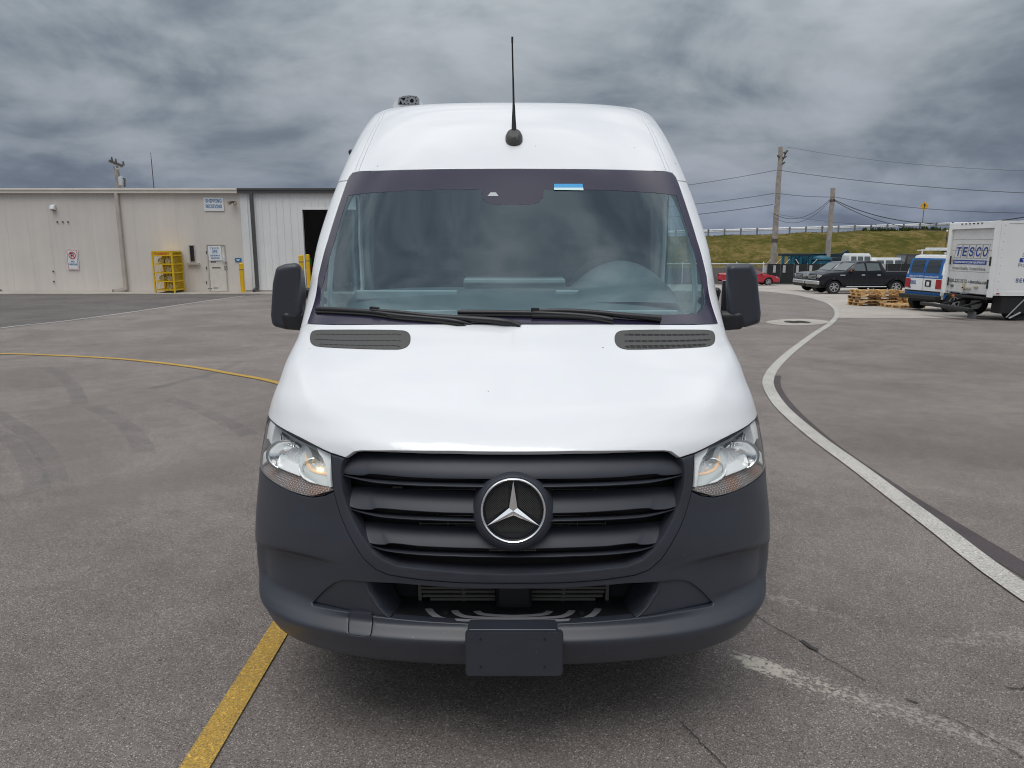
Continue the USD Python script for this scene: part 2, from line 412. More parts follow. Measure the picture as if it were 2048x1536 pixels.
n = {'g': ('geometry', {}), 'n1': ('noise_texture', {'scale': 0.28, 'detail': 6.0, 'roughness': 0.7, 'distortion': 0.5}), 'n2': ('noise_texture', {'scale': 1.3, 'detail': 7.0, 'roughness': 0.8}),
     'mx': ('mix_float', {'fac': 0.5}), 'r': ('rgb_ramp', {'ramp': [(0.0, (0.036, 0.043, 0.009)), (0.42, (0.062, 0.064, 0.011)), (0.5, (0.104, 0.090, 0.021)), (0.57, (0.19, 0.142, 0.052)), (1.0, (0.33, 0.24, 0.12))]}),
     'b': ('bump', {'strength': 0.8, 'distance': 0.2}), 'p': ('principled_bsdf', {'roughness': 0.95, 'specular_ior_level': 0.1})}
M['grass'] = usdkit.material(stage, '/World/Looks/hill_grass', n, [('g.position', 'n1.vector'), ('g.position', 'n2.vector'), ('n1.fac', 'mx.a'), ('n2.fac', 'mx.b'), ('mx.result', 'r.fac'), ('r.color', 'p.base_color'), ('n2.fac', 'b.height'), ('b.normal', 'p.normal')], surface='p.BSDF')

# ------------------------------------------------------------------ the ground: one sheet, falling gently away to the right
ax = np.r_[-900, -500, -250, -120, np.arange(-60, -14, 2.0), np.arange(-14, 16, 0.5), np.arange(16, 92, 2.0), 120, 250, 500, 900]
ay = np.r_[-300, -100, -40, np.arange(-12, 36, 1.0), np.arange(36, 80, 2.0), 100, 150, 300, 600, 1200]
gx, gy = np.meshgrid(ax, ay, indexing='ij')
solo('ground', gridmesh(np.stack([gx, gy, ground_z(gx, gy)], -1)), 'asphalt', kind='structure')

BY = 31.4                                                     # the building's front wall
# kerb: a flush concrete strip that winds along the drive
kerb_px = [(2300, 1330), (2048, 1187), (1975, 1131), (1887, 1053), (1798, 987), (1710, 921), (1640, 870), (1586, 826), (1546, 800)]
kl = [(2400, 1402), (2048, 1187), (1975.5, 1135), (1887, 1066), (1798, 999), (1710, 932), (1650, 889), (1600, 849), (1566, 818), (1545, 790), (1536, 768), (1541, 748), (1556, 728), (1577, 708), (1602, 688), (1632, 666), (1656, 651), (1668, 640), (1674, 629), (1668, 615), (1650, 604), (1621, 596), (1585, 589), (1530, 583)]
kg = smooth_open(gpts(kl), 160)
kerb = ribbon(kg, 0.155)
far = np.array([[60, 66], [-6, 66]])
side = gpts([(1680, 636), (1850, 636), (2048, 636)])
i635 = int(np.argmin(np.hypot(*(kg - side[0]).T)))
lot = sg.Polygon(np.vstack([kg[:i635], side, [[60, side[2, 1]], [60, -6], [12, -6]], kg[:1]])).buffer(0)
apron = sg.Polygon(np.vstack([kg[i635:], [[-2, kg[-1, 1] + 3], [-2, 62], [70, 62], [70, side[2, 1]]], side[::-1]])).buffer(0)
solo('parking_lot', drape(lot, 0.004, 1.2), 'lot_asphalt', kind='structure')
solo('concrete_apron', drape(apron, 0.005, 1.5), 'concrete', kind='structure')
solo('kerb', drape(kerb, 0.010, 0.3), 'kerb_concrete', kind='structure')
seal = smooth_open(gpts([(1552, 752), (1551, 775), (1570, 806), (1612, 850), (1675, 903), (1754, 958), (1842, 1016), (1931, 1071), (2048, 1142), (2200, 1235)]), 80)
solo('asphalt_seal_strip', drape(ribbon(seal, 0.16), 0.008, 0.3), 'seal_asphalt', kind='structure')
# darker paving along the building, beyond the white line
wl = gpts([(-260, 690), (0, 657), (21, 654), (105, 645.5), (246, 627), (387, 606), (490, 592)])
dk = sg.Polygon(np.vstack([wl, [[wl[-1, 0] + 0.3, BY - 1.1], [-60, BY - 1.1], [-60, wl[0, 1]]]])).buffer(0)
solo('side_paving', drape(dk, 0.004, 1.5), 'dark_asphalt', kind='structure')
solo('white_line', drape(ribbon(smooth_open(wl, 50), 0.10), 0.009, 0.5), 'white_line', kind='structure')
yl = gpts([(-300, 711), (-150, 707), (0, 708), (123, 712), (246, 719), (316, 726), (387, 735), (457, 747), (553, 766)])
yn = gpts([(558, 1262), (391, 1536)])
dirn = (yn[1] - yn[0]) / np.hypot(*(yn[1] - yn[0]))
mid = np.array([yn[0] - dirn * 1.6, yn[0] - dirn * 3.4 + [-0.12, 0.0]])
yellow = smooth_open(np.vstack([yl, mid[::-1], yn, yn[1] + dirn * 0.8]), 160)
solo('yellow_line', drape(ribbon(yellow, 0.105), 0.009, 0.3), 'yellow_line', kind='structure')
for ck in ([(1490, 1218), (1560, 1262), (1600, 1283), (1622, 1297), (1660, 1322), (1700, 1345), (1730, 1362)], [(1812, 1400), (1835, 1408)], [(1880, 1430), (1950, 1462), (2048, 1520)], [(1360, 1445), (1385, 1470), (1425, 1510), (1455, 1540)], [(2010, 1376), (2030, 1379), (2050, 1377)]):
    g = smooth_open(gpts(ck), 40); g = g + R.normal(0, 0.0022, g.shape)
    solo('asphalt_crack', drape(ribbon(g, 0.0042), 0.006, 0.05), 'crack_fill', kind='structure')
g = gpts([(1606, 1285), (1622, 1297), (1632, 1301)])
solo('asphalt_crack', drape(sg.LineString(g).buffer(0.011), 0.007, 0.02), 'crack_fill', kind='structure')

# tyre marks swept across the drive
n = {'g': ('geometry', {}), 'n': ('noise_texture', {'scale': 2.2, 'detail': 8.0, 'roughness': 0.75}), 'r': ('map_range', {'from_min': 0.30, 'from_max': 0.70, 'to_min': 0.0, 'to_max': 0.36, 'clamp': True}),
     't': ('transparent_bsdf', {}), 'd': ('principled_bsdf', {'base_color': (0.07, 0.064, 0.062), 'roughness': 0.85}), 'm': ('mix_closure', {})}
M['tyre_mark'] = usdkit.material(stage, '/World/Looks/tyre_mark', n, [('g.position', 'n.vector'), ('n.fac', 'r.value'), ('r.result', 'm.fac'), ('t.BSDF', 'm.closure1'), ('d.BSDF', 'm.closure2')], surface='m.closure')
for tm in ([(-60, 800), (10, 838), (60, 872), (96, 915), (112, 964)], [(-40, 858), (20, 880), (60, 925), (75, 985)], [(300, 778), (360, 764), (420, 748), (480, 722)], [(330, 796), (390, 815), (450, 842), (500, 870)], [(90, 735), (125, 752), (150, 780), (160, 808)], [(180, 812), (250, 850), (290, 905)]):
    g = smooth_open(gpts(tm), 50)
    solo('tyre_mark', drape(ribbon(g, 0.17), 0.0035, 0.2), 'tyre_mark', kind='structure')

# drain: a concrete pad with two iron grates
mat('cast_iron', (0.05, 0.045, 0.04), 0.7, noise=(20, 0.3))
dp = gpts([(1525, 644), (1562, 638.5), (1610, 638), (1652, 641), (1661, 645), (1640, 649.5), (1590, 651.5), (1550, 650)])
dr = thing('storm_drain', 'pale concrete drain pad with two dark oval grates in the drive beside the mirror', 'drain', (*dp.mean(0), float(ground_z(*dp.mean(0)))))
part(dr, 'pad', drape(sg.Polygon(smooth_closed(dp)), 0.007, 0.5), 'concrete')
for u in (1584, 1605):
    e = gpts([(u, 645)])[0]; gp = sg.Point(0, 0).buffer(1, quad_segs=10)
    grate = shapely.affinity.translate(shapely.affinity.scale(gp, 0.20, 0.34), *e)
    bars = so.unary_union([sg.box(e[0] - 0.3, e[1] + k * 0.085 - 0.02, e[0] + 0.3, e[1] + k * 0.085 + 0.02) for k in range(-4, 5)]).intersection(grate)
    zz = float(ground_z(*e))
    part(dr, 'grate', prism(grate.difference(grate.buffer(-0.03)).union(bars), 0.012, lambda v, zz=zz: v + [0, 0, zz + 0.009]), 'cast_iron')

# ------------------------------------------------------------------ embankment with the road on top
def crest(x): return 3.05 + 0.0285 * (np.clip(x, -60, 140) - 22.8)
def hill_z(x, y):
    k = sstep(67.0, 85.0, y) ** 0.85
    base = ground_z(x, 66.0)
    z = base + (crest(x) - base) * k
    return np.where(y > 97, crest(x) - (y - 97) * 0.12, z)
hx, hy = np.meshgrid(np.linspace(-60, 140, 260), np.r_[np.linspace(66.5, 86, 60), 90, 97, 110, 130], indexing='ij')
nz = meshkit.fbm(np.stack([hx * 0.5, hy * 0.5, 0 * hx], -1), 4, 3) - 0.5
hz = hill_z(hx, hy) + nz * 0.35 * (hy < 85.5) * sstep(66.5, 69, hy)
hz[:, 0] -= 0.3
solo('embankment', gridmesh(np.stack([hx, hy, hz], -1)), 'grass', kind='structure', smooth=True)
mat('weeds', (0.20, 0.175, 0.05), 0.9, spec=0.1, noise=(0.3, 0.35))
mat('dark_weeds', (0.045, 0.06, 0.015), 0.9, spec=0.1)
def tufts(n, x0, x1, y0, y1, hgt, seed, spread=0.25):
    q = np.random.default_rng(seed)
    x, y = q.uniform(x0, x1, n), q.uniform(y0, y1, n)
    z = hill_z(x, y) + 0.35 * (meshkit.fbm(np.stack([x * 0.5, y * 0.5, 0 * x], -1), 4, 3) - 0.5) - 0.05
    vs, fs = [], []
    for k in range(3):
        h = hgt * q.uniform(0.5, 1.3, n); a = q.uniform(0, 6.28, n); w = h * 0.35
        ox, oy = q.normal(0, spread * 0.3, n), q.normal(0, spread * 0.3, n)
        p0 = np.stack([x + ox - np.cos(a) * w, y + oy - np.sin(a) * w, z], 1); p1 = np.stack([x + ox + np.cos(a) * w, y + oy + np.sin(a) * w, z], 1)
        p2 = np.stack([x + ox + q.normal(0, 0.3, n) * h, y + oy + q.normal(0, 0.3, n) * h, z + h], 1)
        vs.append(np.stack([p0, p1, p2], 1).reshape(-1, 3))
    v = np.vstack(vs); return v, np.arange(len(v)).reshape(-1, 3)
solo('grass', [tufts(9000, 5, 75, 68, 85, 0.10, 1), tufts(1500, 5, 75, 84.6, 85.3, 0.16, 4)], 'weeds', 'olive and straw coloured grass on the slope of the embankment', 'grass', kind='stuff')
solo('weeds', tufts(260, 41, 70, 84.2, 85.4, 0.42, 2), 'dark_weeds', 'dark green weeds along the foot of the guard rail', 'weeds', kind='stuff')

# guard rail on the crest
mat('galvanised', (0.76, 0.78, 0.80), 0.45, metal=0.1, noise=(1.2, 0.12))
mat('rail_post', (0.22, 0.22, 0.23), 0.7, metal=0.3, noise=(3, 0.2))
gr = thing('guard_rail', 'long galvanised guard rail along the top of the grass embankment', 'guard rail', (22.0, 85.3, float(crest(22.0))))
xs = np.arange(4, 80, 1.905)
prof = [(0.0, 0.44), (-0.05, 0.50), (-0.05, 0.55), (0.0, 0.595), (-0.05, 0.64), (-0.05, 0.69), (0.0, 0.75), (0.02, 0.75), (0.02, 0.44)]
P = np.array([[(x, 85.3 + dy, crest(x) + dz) for dy, dz in prof] for x in np.linspace(4, 80, 40)])
part(gr, 'beam', gridmesh(P), 'galvanised', smooth=30)
for x in xs:
    part(gr, 'post', box(x - 0.09, x + 0.09, 85.17, 85.24, crest(x) - 0.3, crest(x) + 0.80), 'rail_post')
# warning sign
sgn = at_y(1849, 412, 86.5); zf = float(crest(sgn[0]))
mat('sign_yellow', (0.75, 0.42, 0.02), 0.5)
mat('sign_black', (0.02, 0.02, 0.022), 0.6)
ws = thing('warning_sign', 'yellow diamond warning sign on a thin post behind the guard rail', 'road sign', (sgn[0], 86.5, zf))
part(ws, 'post', box(sgn[0] - 0.04, sgn[0] + 0.04, 86.52, 86.58, zf - 0.3, sgn[2] + 0.2), 'rail_post')
fr = frame((sgn[0], 86.5, sgn[2]), (0.50, -0.87, 0), (0, 0, 1))
dm = shapely.affinity.rotate(rrect(-0.38, 0.38, -0.38, 0.38, 0.05), 45)
part(ws, 'panel', prism(dm, 0.02, fr), 'sign_yellow')
arrow = sg.Polygon([(-0.04, -0.3), (0.04, -0.3), (0.06, 0.0), (0.18, 0.08), (0.0, 0.32), (-0.12, 0.05), (-0.02, 0.02)])
part(ws, 'arrow_symbol', prism(arrow, 0.006, lambda v: fr(v + [0, 0, 0.021])), 'sign_black')

# ------------------------------------------------------------------ the metal building
mat('beige_metal', (0.68, 0.63, 0.575), 0.55, noise=(0.35, 0.06, 5.0), streak=(3.0, 0.10))
mat('beige_trim', (0.70, 0.65, 0.58), 0.5, noise=(1.0, 0.06))
mat('beige_pipe', (0.45, 0.41, 0.36), 0.5, noise=(2.0, 0.12))
mat('white_metal', (0.78, 0.78, 0.77), 0.5, noise=(0.7, 0.05), streak=(3.0, 0.08))
mat('dark_trim', (0.075, 0.075, 0.078), 0.45)
mat('roof_metal', (0.45, 0.44, 0.42), 0.5)
mat('door_paint', (0.66, 0.63, 0.57), 0.55, noise=(5.0, 0.08))
mat('black', (0.012, 0.012, 0.013), 0.6)
mat('dark_glass', (0.015, 0.018, 0.02), 0.08, spec=0.6)
mat('interior_dark', (0.45, 0.45, 0.46), 0.9)
mat('steel', (0.45, 0.45, 0.46), 0.35, metal=0.8)
mat('sign_white', (0.74, 0.75, 0.76), 0.5)
mat('sign_blue', (0.025, 0.16, 0.36), 0.5)
mat('sign_blue_dark', (0.02, 0.045, 0.22), 0.5)
mat('sign_red', (0.55, 0.03, 0.03), 0.5)
mat('bollard_yellow', (0.72, 0.44, 0.008), 0.45, noise=(6, 0.08))
mat('cage_yellow', (0.70, 0.46, 0.012), 0.5, noise=(4, 0.12))
mat('cylinder_beige', (0.50, 0.44, 0.30), 0.45, noise=(8, 0.12))
mat('stain_dark', (0.16, 0.14, 0.12), 0.8)
mat('red_paint', (0.35, 0.015, 0.02), 0.35, coat=0.4)
mat('green_box', (0.10, 0.55, 0.03), 0.5)
mat('wood_pole', (0.33, 0.295, 0.265), 0.9, noise=(3.0, 0.25))
mat('wood_dark', (0.10, 0.085, 0.075), 0.9)
mat('grey_tank', (0.50, 0.53, 0.55), 0.5)
mat('wire', (0.03, 0.03, 0.034), 0.6)

WF = frame((0, BY, 0), (1, 0, 0), (0, 0, 1))              # the wall's plane: x, height, out towards the drive
def onwall(px, py, y=BY): return at_y(px, py, y)
def wrect(x0, y0, x1, y1, y=BY):
    a, b = at_y(x0, y0, y), at_y(x1, y1, y); return sg.box(a[0], b[2], b[0], a[2])
gz = float(ground_z(-15, BY)); eave = float(onwall(300, 379)[2]); XB = float(onwall(484, 480)[0]); XR = 5.5
door = wrect(412.5, 489, 457, 582.5); win = wrect(377, 489.5, 392.5, 525)
bay_l = float(onwall(609, 500)[0]); bay = sg.box(bay_l, gz - 0.1, bay_l + 3.6, float(onwall(640, 419.5)[2]))
b1 = thing('metal_building', 'long beige metal building with a door, a small window and signs', 'building', (-25, BY, gz))
holes = door.union(win)
x = XB
k = 0
while x > -42:
    w = 0.92
    pl = sg.box(x - w + 0.001, gz - 0.05, x - 0.001, eave - 0.14).difference(holes)
    part(b1, 'wall_panel', prism(pl, 0.02 + 0.0015 * (k % 2), lambda v: WF(v - [0, 0, 0.02])), 'beige_metal')
    part(b1, 'panel_rib', prism(sg.box(x - 0.012, gz - 0.05, x + 0.012, eave - 0.14).difference(holes.buffer(0.05)), 0.003, lambda v: WF(v + [0, 0, 0.0020])), 'beige_metal')
    x -= w; k += 1
part(b1, 'back_wall', [box(-42, XB - 0.01, BY + 0.03, BY + 0.10, gz - 0.1, float(door.bounds[1])) if False else box(-42, XB - 0.01, BY + 12.0, BY + 12.1, gz - 0.1, eave + 0.5), box(-42.1, -42, BY, BY + 12.1, gz, eave)], 'beige_metal')
part(b1, 'roof', gridmesh(np.array([[(-42.2, BY - 0.06, eave + 0.02), (XB, BY - 0.06, eave + 0.02)], [(-42.2, BY + 6, eave + 0.32), (XB, BY + 6, eave + 0.32)], [(-42.2, BY + 12.2, eave + 0.02), (XB, BY + 12.2, eave + 0.02)]])), 'roof_metal')
gp_ = sg.Polygon([(0.0, -0.16), (0.0, 0.02), (0.15, 0.045), (0.15, 0.025), (0.17, 0.025), (0.17, -0.03), (0.14, -0.05), (0.13, -0.16)])
def gutter(x0, x1): return prism(gp_, x1 - x0, lambda v: np.stack([x0 + v[:, 2], BY - 0.024 - v[:, 0], eave + v[:, 1]], 1))
part(b1, 'gutter', gutter(-42, XB - 0.02), 'beige_trim')
dx = float(onwall(251, 583, BY - 0.15)[0])
ds = part(b1, 'downspout', [box(dx - 0.075, dx + 0.075, BY - 0.16, BY - 0.03, gz + 0.12, eave - 0.15, 0.02), bar((dx - 0.02, BY - 0.10, gz + 0.17), (dx - 0.5, BY - 0.16, gz + 0.10), 0.11, 0.1)], 'beige_pipe')
part(b1, 'spout_mouth', box(dx - 0.53, dx - 0.49, BY - 0.22, BY - 0.10, gz + 0.05, gz + 0.15), 'black')
for px, py in ((553, 690), (605, 690), (655, 690), (515, 1165), (520, 1262), (10, 1345)):
    q = onwall(px / 4.8, 300 + py / 4.8)
    part(b1, 'wall_fitting', box(q[0] - 0.03, q[0] + 0.03, BY - 0.055, BY - 0.004, q[2] - 0.03, q[2] + 0.03, 0.01), 'wood_dark')
# door and window
X0, Z0, X1, Z1 = door.bounds
dpart = part(b1, 'door', box(X0 + 0.05, X1 - 0.05, BY - 0.005, BY + 0.04, Z0 + 0.01, Z1 - 0.05), 'door_paint', label='scuffed beige steel door with a white paper sign')
part(dpart, 'frame', [box(X0, X0 + 0.045, BY - 0.03, BY + 0.05, Z0, Z1), box(X1 - 0.045, X1, BY - 0.03, BY + 0.05, Z0, Z1), box(X0 + 0.046, X1 - 0.046, BY - 0.03, BY + 0.05, Z1 - 0.045, Z1)], 'beige_pipe')
q = onwall(452, 524); part(dpart, 'handle', [cyl((q[0], BY - 0.006, q[2]), (q[0], BY - 0.06, q[2]), 0.04), bar((q[0], BY - 0.055, q[2]), (q[0] - 0.14, BY - 0.055, q[2]), 0.03, 0.03)], 'steel')
q = onwall(452, 536); part(dpart, 'lock_plate', box(q[0] - 0.06, q[0] + 0.06, BY - 0.02, BY - 0.006, q[2] - 0.09, q[2] + 0.09, 0.004), 'wood_dark')
for py in (505, 536, 565):
    q = onwall(413, py); part(dpart, 'hinge', box(q[0] - 0.005, q[0] + 0.03, BY - 0.045, BY - 0.031, q[2] - 0.06, q[2] + 0.06), 'wood_dark')
for px, py, w, h in ((427, 524, 0.22, 0.03), (433, 535.5, 0.36, 0.03), (420, 577, 0.18, 0.02), (432, 576, 0.2, 0.02)):
    q = onwall(px, py); part(dpart, 'scuff', box(q[0] - w / 2, q[0] + w / 2, BY - 0.0085, BY - 0.006, q[2] - h, q[2] + h, 0.001), 'stain_dark')
X0, Z0, X1, Z1 = win.bounds
wpart = part(b1, 'window', [box(X0, X0 + 0.04, BY - 0.03, BY + 0.06, Z0, Z1), box(X1 - 0.04, X1, BY - 0.03, BY + 0.06, Z0, Z1), box(X0 + 0.041, X1 - 0.041, BY - 0.03, BY + 0.06, Z1 - 0.04, Z1), box(X0 + 0.041, X1 - 0.041, BY - 0.03, BY + 0.06, Z0, Z0 + 0.04)], 'beige_pipe')
part(wpart, 'pane', box(X0 + 0.041, X1 - 0.041, BY + 0.01, BY + 0.03, Z0 + 0.041, Z1 - 0.041), 'dark_glass')
part(wpart, 'sill', box(X0 - 0.10, X1 + 0.16, BY - 0.12, BY - 0.024, Z0 - 0.09, Z0 - 0.02), 'beige_pipe')
part(b1, 'inner_wall', box(X0 - 4, XB - 0.05, BY + 1.2, BY + 1.3, gz, eave), 'interior_dark')

# signs on it
def wall_sign(name, label, pts, pieces, rot=0.0, r=0.03, border=None, cat='sign'):
    a, b = onwall(pts[0], pts[1]), onwall(pts[2], pts[3])
    w, h = b[0] - a[0], a[2] - b[2]; c = ((a[0] + b[0]) / 2, BY - 0.02, (a[2] + b[2]) / 2)
    t = thing(name, label, cat, c)
    to = frame(c, (math.cos(rot), 0, math.sin(rot)), (-math.sin(rot), 0, math.cos(rot)))
    part(t, 'panel', prism(rrect(-w / 2, w / 2, -h / 2, h / 2, r), 0.015, to), 'sign_white')
    if border:
        o = rrect(-w / 2 + 0.03, w / 2 - 0.03, -h / 2 + 0.03, h / 2 - 0.03, r); part(t, 'border', prism(o.difference(o.buffer(-0.018)), 0.003, lambda v: to(v + [0, 0, 0.016])), border)
    return t, (lambda v: to(v + [0, 0, 0.0165])), w, h
t, to, w, h = wall_sign('wall_sign', 'white sign with blue lettering SHIPPING RECEIVING high on the beige wall', (407, 395, 449, 422), None, rot=-0.01)
part(t, 'lettering', text('SHIPPING', 0.135, to, y=h * 0.13, bold=True, width=w * 0.80, depth=0.004), 'sign_blue')
part(t, 'lettering', text('RECEIVING', 0.135, to, y=-h * 0.27, bold=True, width=w * 0.80, depth=0.004), 'sign_blue')
t, to, w, h = wall_sign('no_parking_sign', 'white NO PARKING sign with a red ring on the left of the beige wall', (132, 498, 160, 540), None, rot=-0.03, border='sign_red')
ring = sg.Point(0, h * 0.2).buffer(0.155, quad_segs=12)
part(t, 'prohibition_ring', prism(ring.difference(ring.buffer(-0.03)).union(sg.LineString([(-0.1, h * 0.2 + 0.1), (0.1, h * 0.2 - 0.1)]).buffer(0.016)), 0.004, lambda v: to(v + [0, 0, 0.0045])), 'sign_red')
part(t, 'letter', text('P', 0.18, to, y=h * 0.2 - 0.09, bold=True, depth=0.003), 'black')
part(t, 'lettering', text('NO', 0.075, to, y=-h * 0.14, bold=True, depth=0.003), 'sign_blue')
part(t, 'lettering', text('PARKING', 0.075, to, y=-h * 0.27, bold=True, width=w * 0.72, depth=0.003), 'sign_blue')
t, to, w, h = wall_sign('door_notice', 'white paper notice with blue lettering taped to the beige door', (416, 492, 444.5, 521), None, rot=0.02, r=0.005, cat='notice')
part(t, 'lettering', text('TESCO', 0.075, to, y=h * 0.28, bold=True, width=w * 0.62, depth=0.003, track=0.03), 'sign_blue')
part(t, 'lettering', text('UPS', 0.12, to, y=h * 0.02, bold=True, width=w * 0.40, depth=0.003), 'sign_blue')
part(t, 'lettering', text('SHIPPING &', 0.06, to, y=-h * 0.2, bold=True, width=w * 0.72, depth=0.003), 'sign_blue')
part(t, 'lettering', text('RECEIVING', 0.06, to, y=-h * 0.38, bold=True, width=w * 0.65, depth=0.003), 'sign_blue')
a, b = onwall(444.8, 509), onwall(452, 521)
t = thing('paper_slip', 'small white paper slip taped beside the larger notice on the door', 'notice', (a[0], BY - 0.02, b[2]))
part(t, 'sheet', box(a[0], b[0], BY - 0.016, BY - 0.008, b[2], a[2]), 'sign_white')
part(t, 'print', box(a[0] + 0.05, b[0] - 0.06, BY - 0.018, BY - 0.0165, b[2] + 0.05, b[2] + 0.10), 'stain_dark')
a, b = onwall(470, 516), onwall(483.5, 523.5)
t = thing('small_blue_sign', 'small blue sign on the beige wall above the yellow bollard by the door', 'sign', (a[0], BY - 0.02, b[2]))
to = frame(((a[0] + b[0]) / 2, BY - 0.02, (a[2] + b[2]) / 2), (1, 0, 0), (0, 0, 1)); w, h = b[0] - a[0], a[2] - b[2]
part(t, 'panel', prism(rrect(-w / 2, w / 2, -h / 2, h / 2, 0.03), 0.012, to), 'sign_blue')
part(t, 'symbol', prism(sg.Polygon([(-w * 0.3, h * 0.2), (w * 0.3, h * 0.2), (w * 0.22, -h * 0.1), (0, -h * 0.28), (-w * 0.22, -h * 0.1)]).difference(sg.box(-w * 0.2, -h * 0.02, w * 0.2, h * 0.06)), 0.004, lambda v: to(v + [0, 0, 0.0125])), 'sign_white')
# lamps
q = onwall(469, 405)
t = thing('wall_lamp', 'dark twin head flood lamp on the beige wall beside the lettered sign', 'lamp', (q[0], BY - 0.03, q[2]))
part(t, 'bracket', box(q[0] - 0.06, q[0] + 0.06, BY - 0.12, BY - 0.025, q[2] - 0.02, q[2] + 0.06, 0.01), 'wood_dark')
for s in (-1, 1):
    part(t, 'lamp_head', cyl((q[0] + s * 0.06, BY - 0.12, q[2] + 0.02), (q[0] + s * 0.14, BY - 0.30, q[2] - 0.05), 0.045, 12, 0.075), 'wood_dark')
    part(t, 'lens', cyl((q[0] + s * 0.1405, BY - 0.301, q[2] - 0.0505), (q[0] + s * 0.142, BY - 0.304, q[2] - 0.0515), 0.06, 12), 'cylinder_beige')
q = onwall(108, 415)
t = thing('wall_pack_light', 'small pale wall light above the no parking sign', 'lamp', (q[0], BY - 0.03, q[2]))
part(t, 'housing', trimesh.convex.convex_hull(np.array([(q[0] + a, BY - 0.025 - b, q[2] + c) for a in (-0.09, 0.09) for b, c in ((0, -0.1), (0, 0.12), (0.12, 0.06), (0.16, -0.06), (0.12, -0.1))])), 'sign_white')
part(t, 'lens', box(q[0] - 0.085, q[0] + 0.085, BY - 0.14, BY - 0.03, q[2] - 0.125, q[2] - 0.101), 'wood_dark')

# the white ribbed half
b2 = thing('ribbed_building', 'white ribbed metal building with a dark gutter and an open bay door', 'building', (-5, BY, gz))
x = XB + 0.01; k = 0
while x < XR:
    w = 0.305
    pl = sg.box(x + 0.003, gz + 0.12, x + w - 0.003, eave - 0.14).difference(bay)
    if not pl.is_empty and pl.area > 0.01:
        part(b2, 'wall_panel', prism(pl, 0.02, lambda v: WF(v - [0, 0, 0.02])), 'white_metal')
        rb = sg.box(x - 0.022, gz + 0.12, x + 0.022, eave - 0.14).difference(bay.buffer(0.03))
        if k > 0 and rb.area > 0.01: part(b2, 'panel_rib', prism(rb, 0.024, lambda v: WF(v + [0, 0, 0.001]) * [1, 1, 1]), 'white_metal')
    x += w; k += 1
part(b2, 'base_course', [box(XB + 0.02, bay_l - 0.06, BY - 0.02, BY + 0.05, gz - 0.9, gz + 0.118), box(bay_l + 3.66, XR, BY - 0.02, BY + 0.05, gz - 0.9, gz + 0.118)], 'concrete')
part(b2, 'gutter', gutter(XB + 0.0, XR), 'dark_trim')
part(b2, 'roof', gridmesh(np.array([[(XB + 0.01, BY - 0.06, eave + 0.04), (XR, BY - 0.06, eave + 0.04)], [(XB + 0.01, BY + 6, eave + 0.34), (XR, BY + 6, eave + 0.34)], [(XB + 0.01, BY + 12.2, eave + 0.04), (XR, BY + 12.2, eave + 0.04)]])), 'roof_metal')
dx2 = float(onwall(514, 578, BY - 0.15)[0])
part(b2, 'downspout', [box(dx2 - 0.07, dx2 + 0.07, BY - 0.16, BY - 0.03, gz + 0.2, eave - 0.15, 0.015), bar((dx2, BY - 0.10, gz + 0.22), (dx2 - 0.10, BY - 0.30, gz + 0.10), 0.12, 0.11)], 'dark_trim')
BX0, BZ0, BX1, BZ1 = bay.bounds
fp = part(b2, 'bay_door_frame', [box(BX0 - 0.05, BX0, BY - 0.045, BY + 0.1, gz, BZ1 + 0.06), box(BX1, BX1 + 0.05, BY - 0.045, BY + 0.1, gz, BZ1 + 0.06), box(BX0 + 0.001, BX1 - 0.001, BY - 0.045, BY + 0.1, BZ1, BZ1 + 0.06)], 'white_metal')
part(b2, 'bay_interior', [box(BX0 - 3, BX1 + 3, BY + 9.9, BY + 10, gz, eave), box(BX0 - 3.1, BX0 - 3, BY + 0.15, BY + 10, gz, eave), box(BX1 + 3, BX1 + 3.1, BY + 0.15, BY + 10, gz, eave), box(BX0 - 3, BX1 + 3, BY + 0.15, BY + 10, eave - 0.15, eave - 0.1), box(BX0 - 3, BX0 - 0.11, BY + 0.12, BY + 0.2, gz, eave), box(BX1 + 0.11, BX1 + 3, BY + 0.12, BY + 0.2, gz, eave)], 'interior_dark')
part(b2, 'end_wall', box(XR, XR + 0.1, BY, BY + 12, gz - 0.9, eave), 'white_metal')
part(b2, 'bay_lamp', box(BX0 + 0.5, BX0 + 1.6, BY + 3, BY + 3.15, BZ1 - 0.25, BZ1 - 0.17), 'grey_tank')
# inside the bay
q = at_y(626, 520, BY + 1.6)
t = thing('tool_cabinet', 'dark red tool cabinet standing inside the open bay', 'cabinet', (q[0], BY + 1.6, gz))
part(t, 'body', box(q[0] - 0.55, q[0] + 0.55, BY + 1.4, BY + 1.9, gz + 0.1, gz + 1.15, 0.02), 'red_paint')
for i in range(4): part(t, 'drawer', box(q[0] - 0.5, q[0] + 0.5, BY + 1.375, BY + 1.399, gz + 0.15 + i * 0.25, gz + 0.37 + i * 0.25, 0.006), 'red_paint')
for i in range(4): part(t, 'handle', box(q[0] - 0.4, q[0] + 0.4, BY + 1.355, BY + 1.374, gz + 0.32 + i * 0.25, gz + 0.345 + i * 0.25), 'steel')
t = thing('green_bin', 'bright green plastic bin on top of the red tool cabinet', 'bin', (q[0] - 0.25, BY + 1.6, gz + 1.15))
zt = gz + 1.15
part(t, 'body', trimesh.convex.convex_hull(np.array([(q[0] - 0.25 + a * s, BY + 1.6 + b * s, zt + c) for a in (-0.16, 0.16) for b in (-0.12, 0.12) for s, c in ((0.85, 0), (1, 0.3))])), 'green_box')
part(t, 'rim', [box(q[0] - 0.43, q[0] - 0.07, BY + 1.46, BY + 1.74, zt + 0.301, zt + 0.32)], 'green_box')
t = thing('dark_drum', 'dark drum beside the green bin inside the bay', 'drum', (q[0] + 0.25, BY + 1.65, zt))
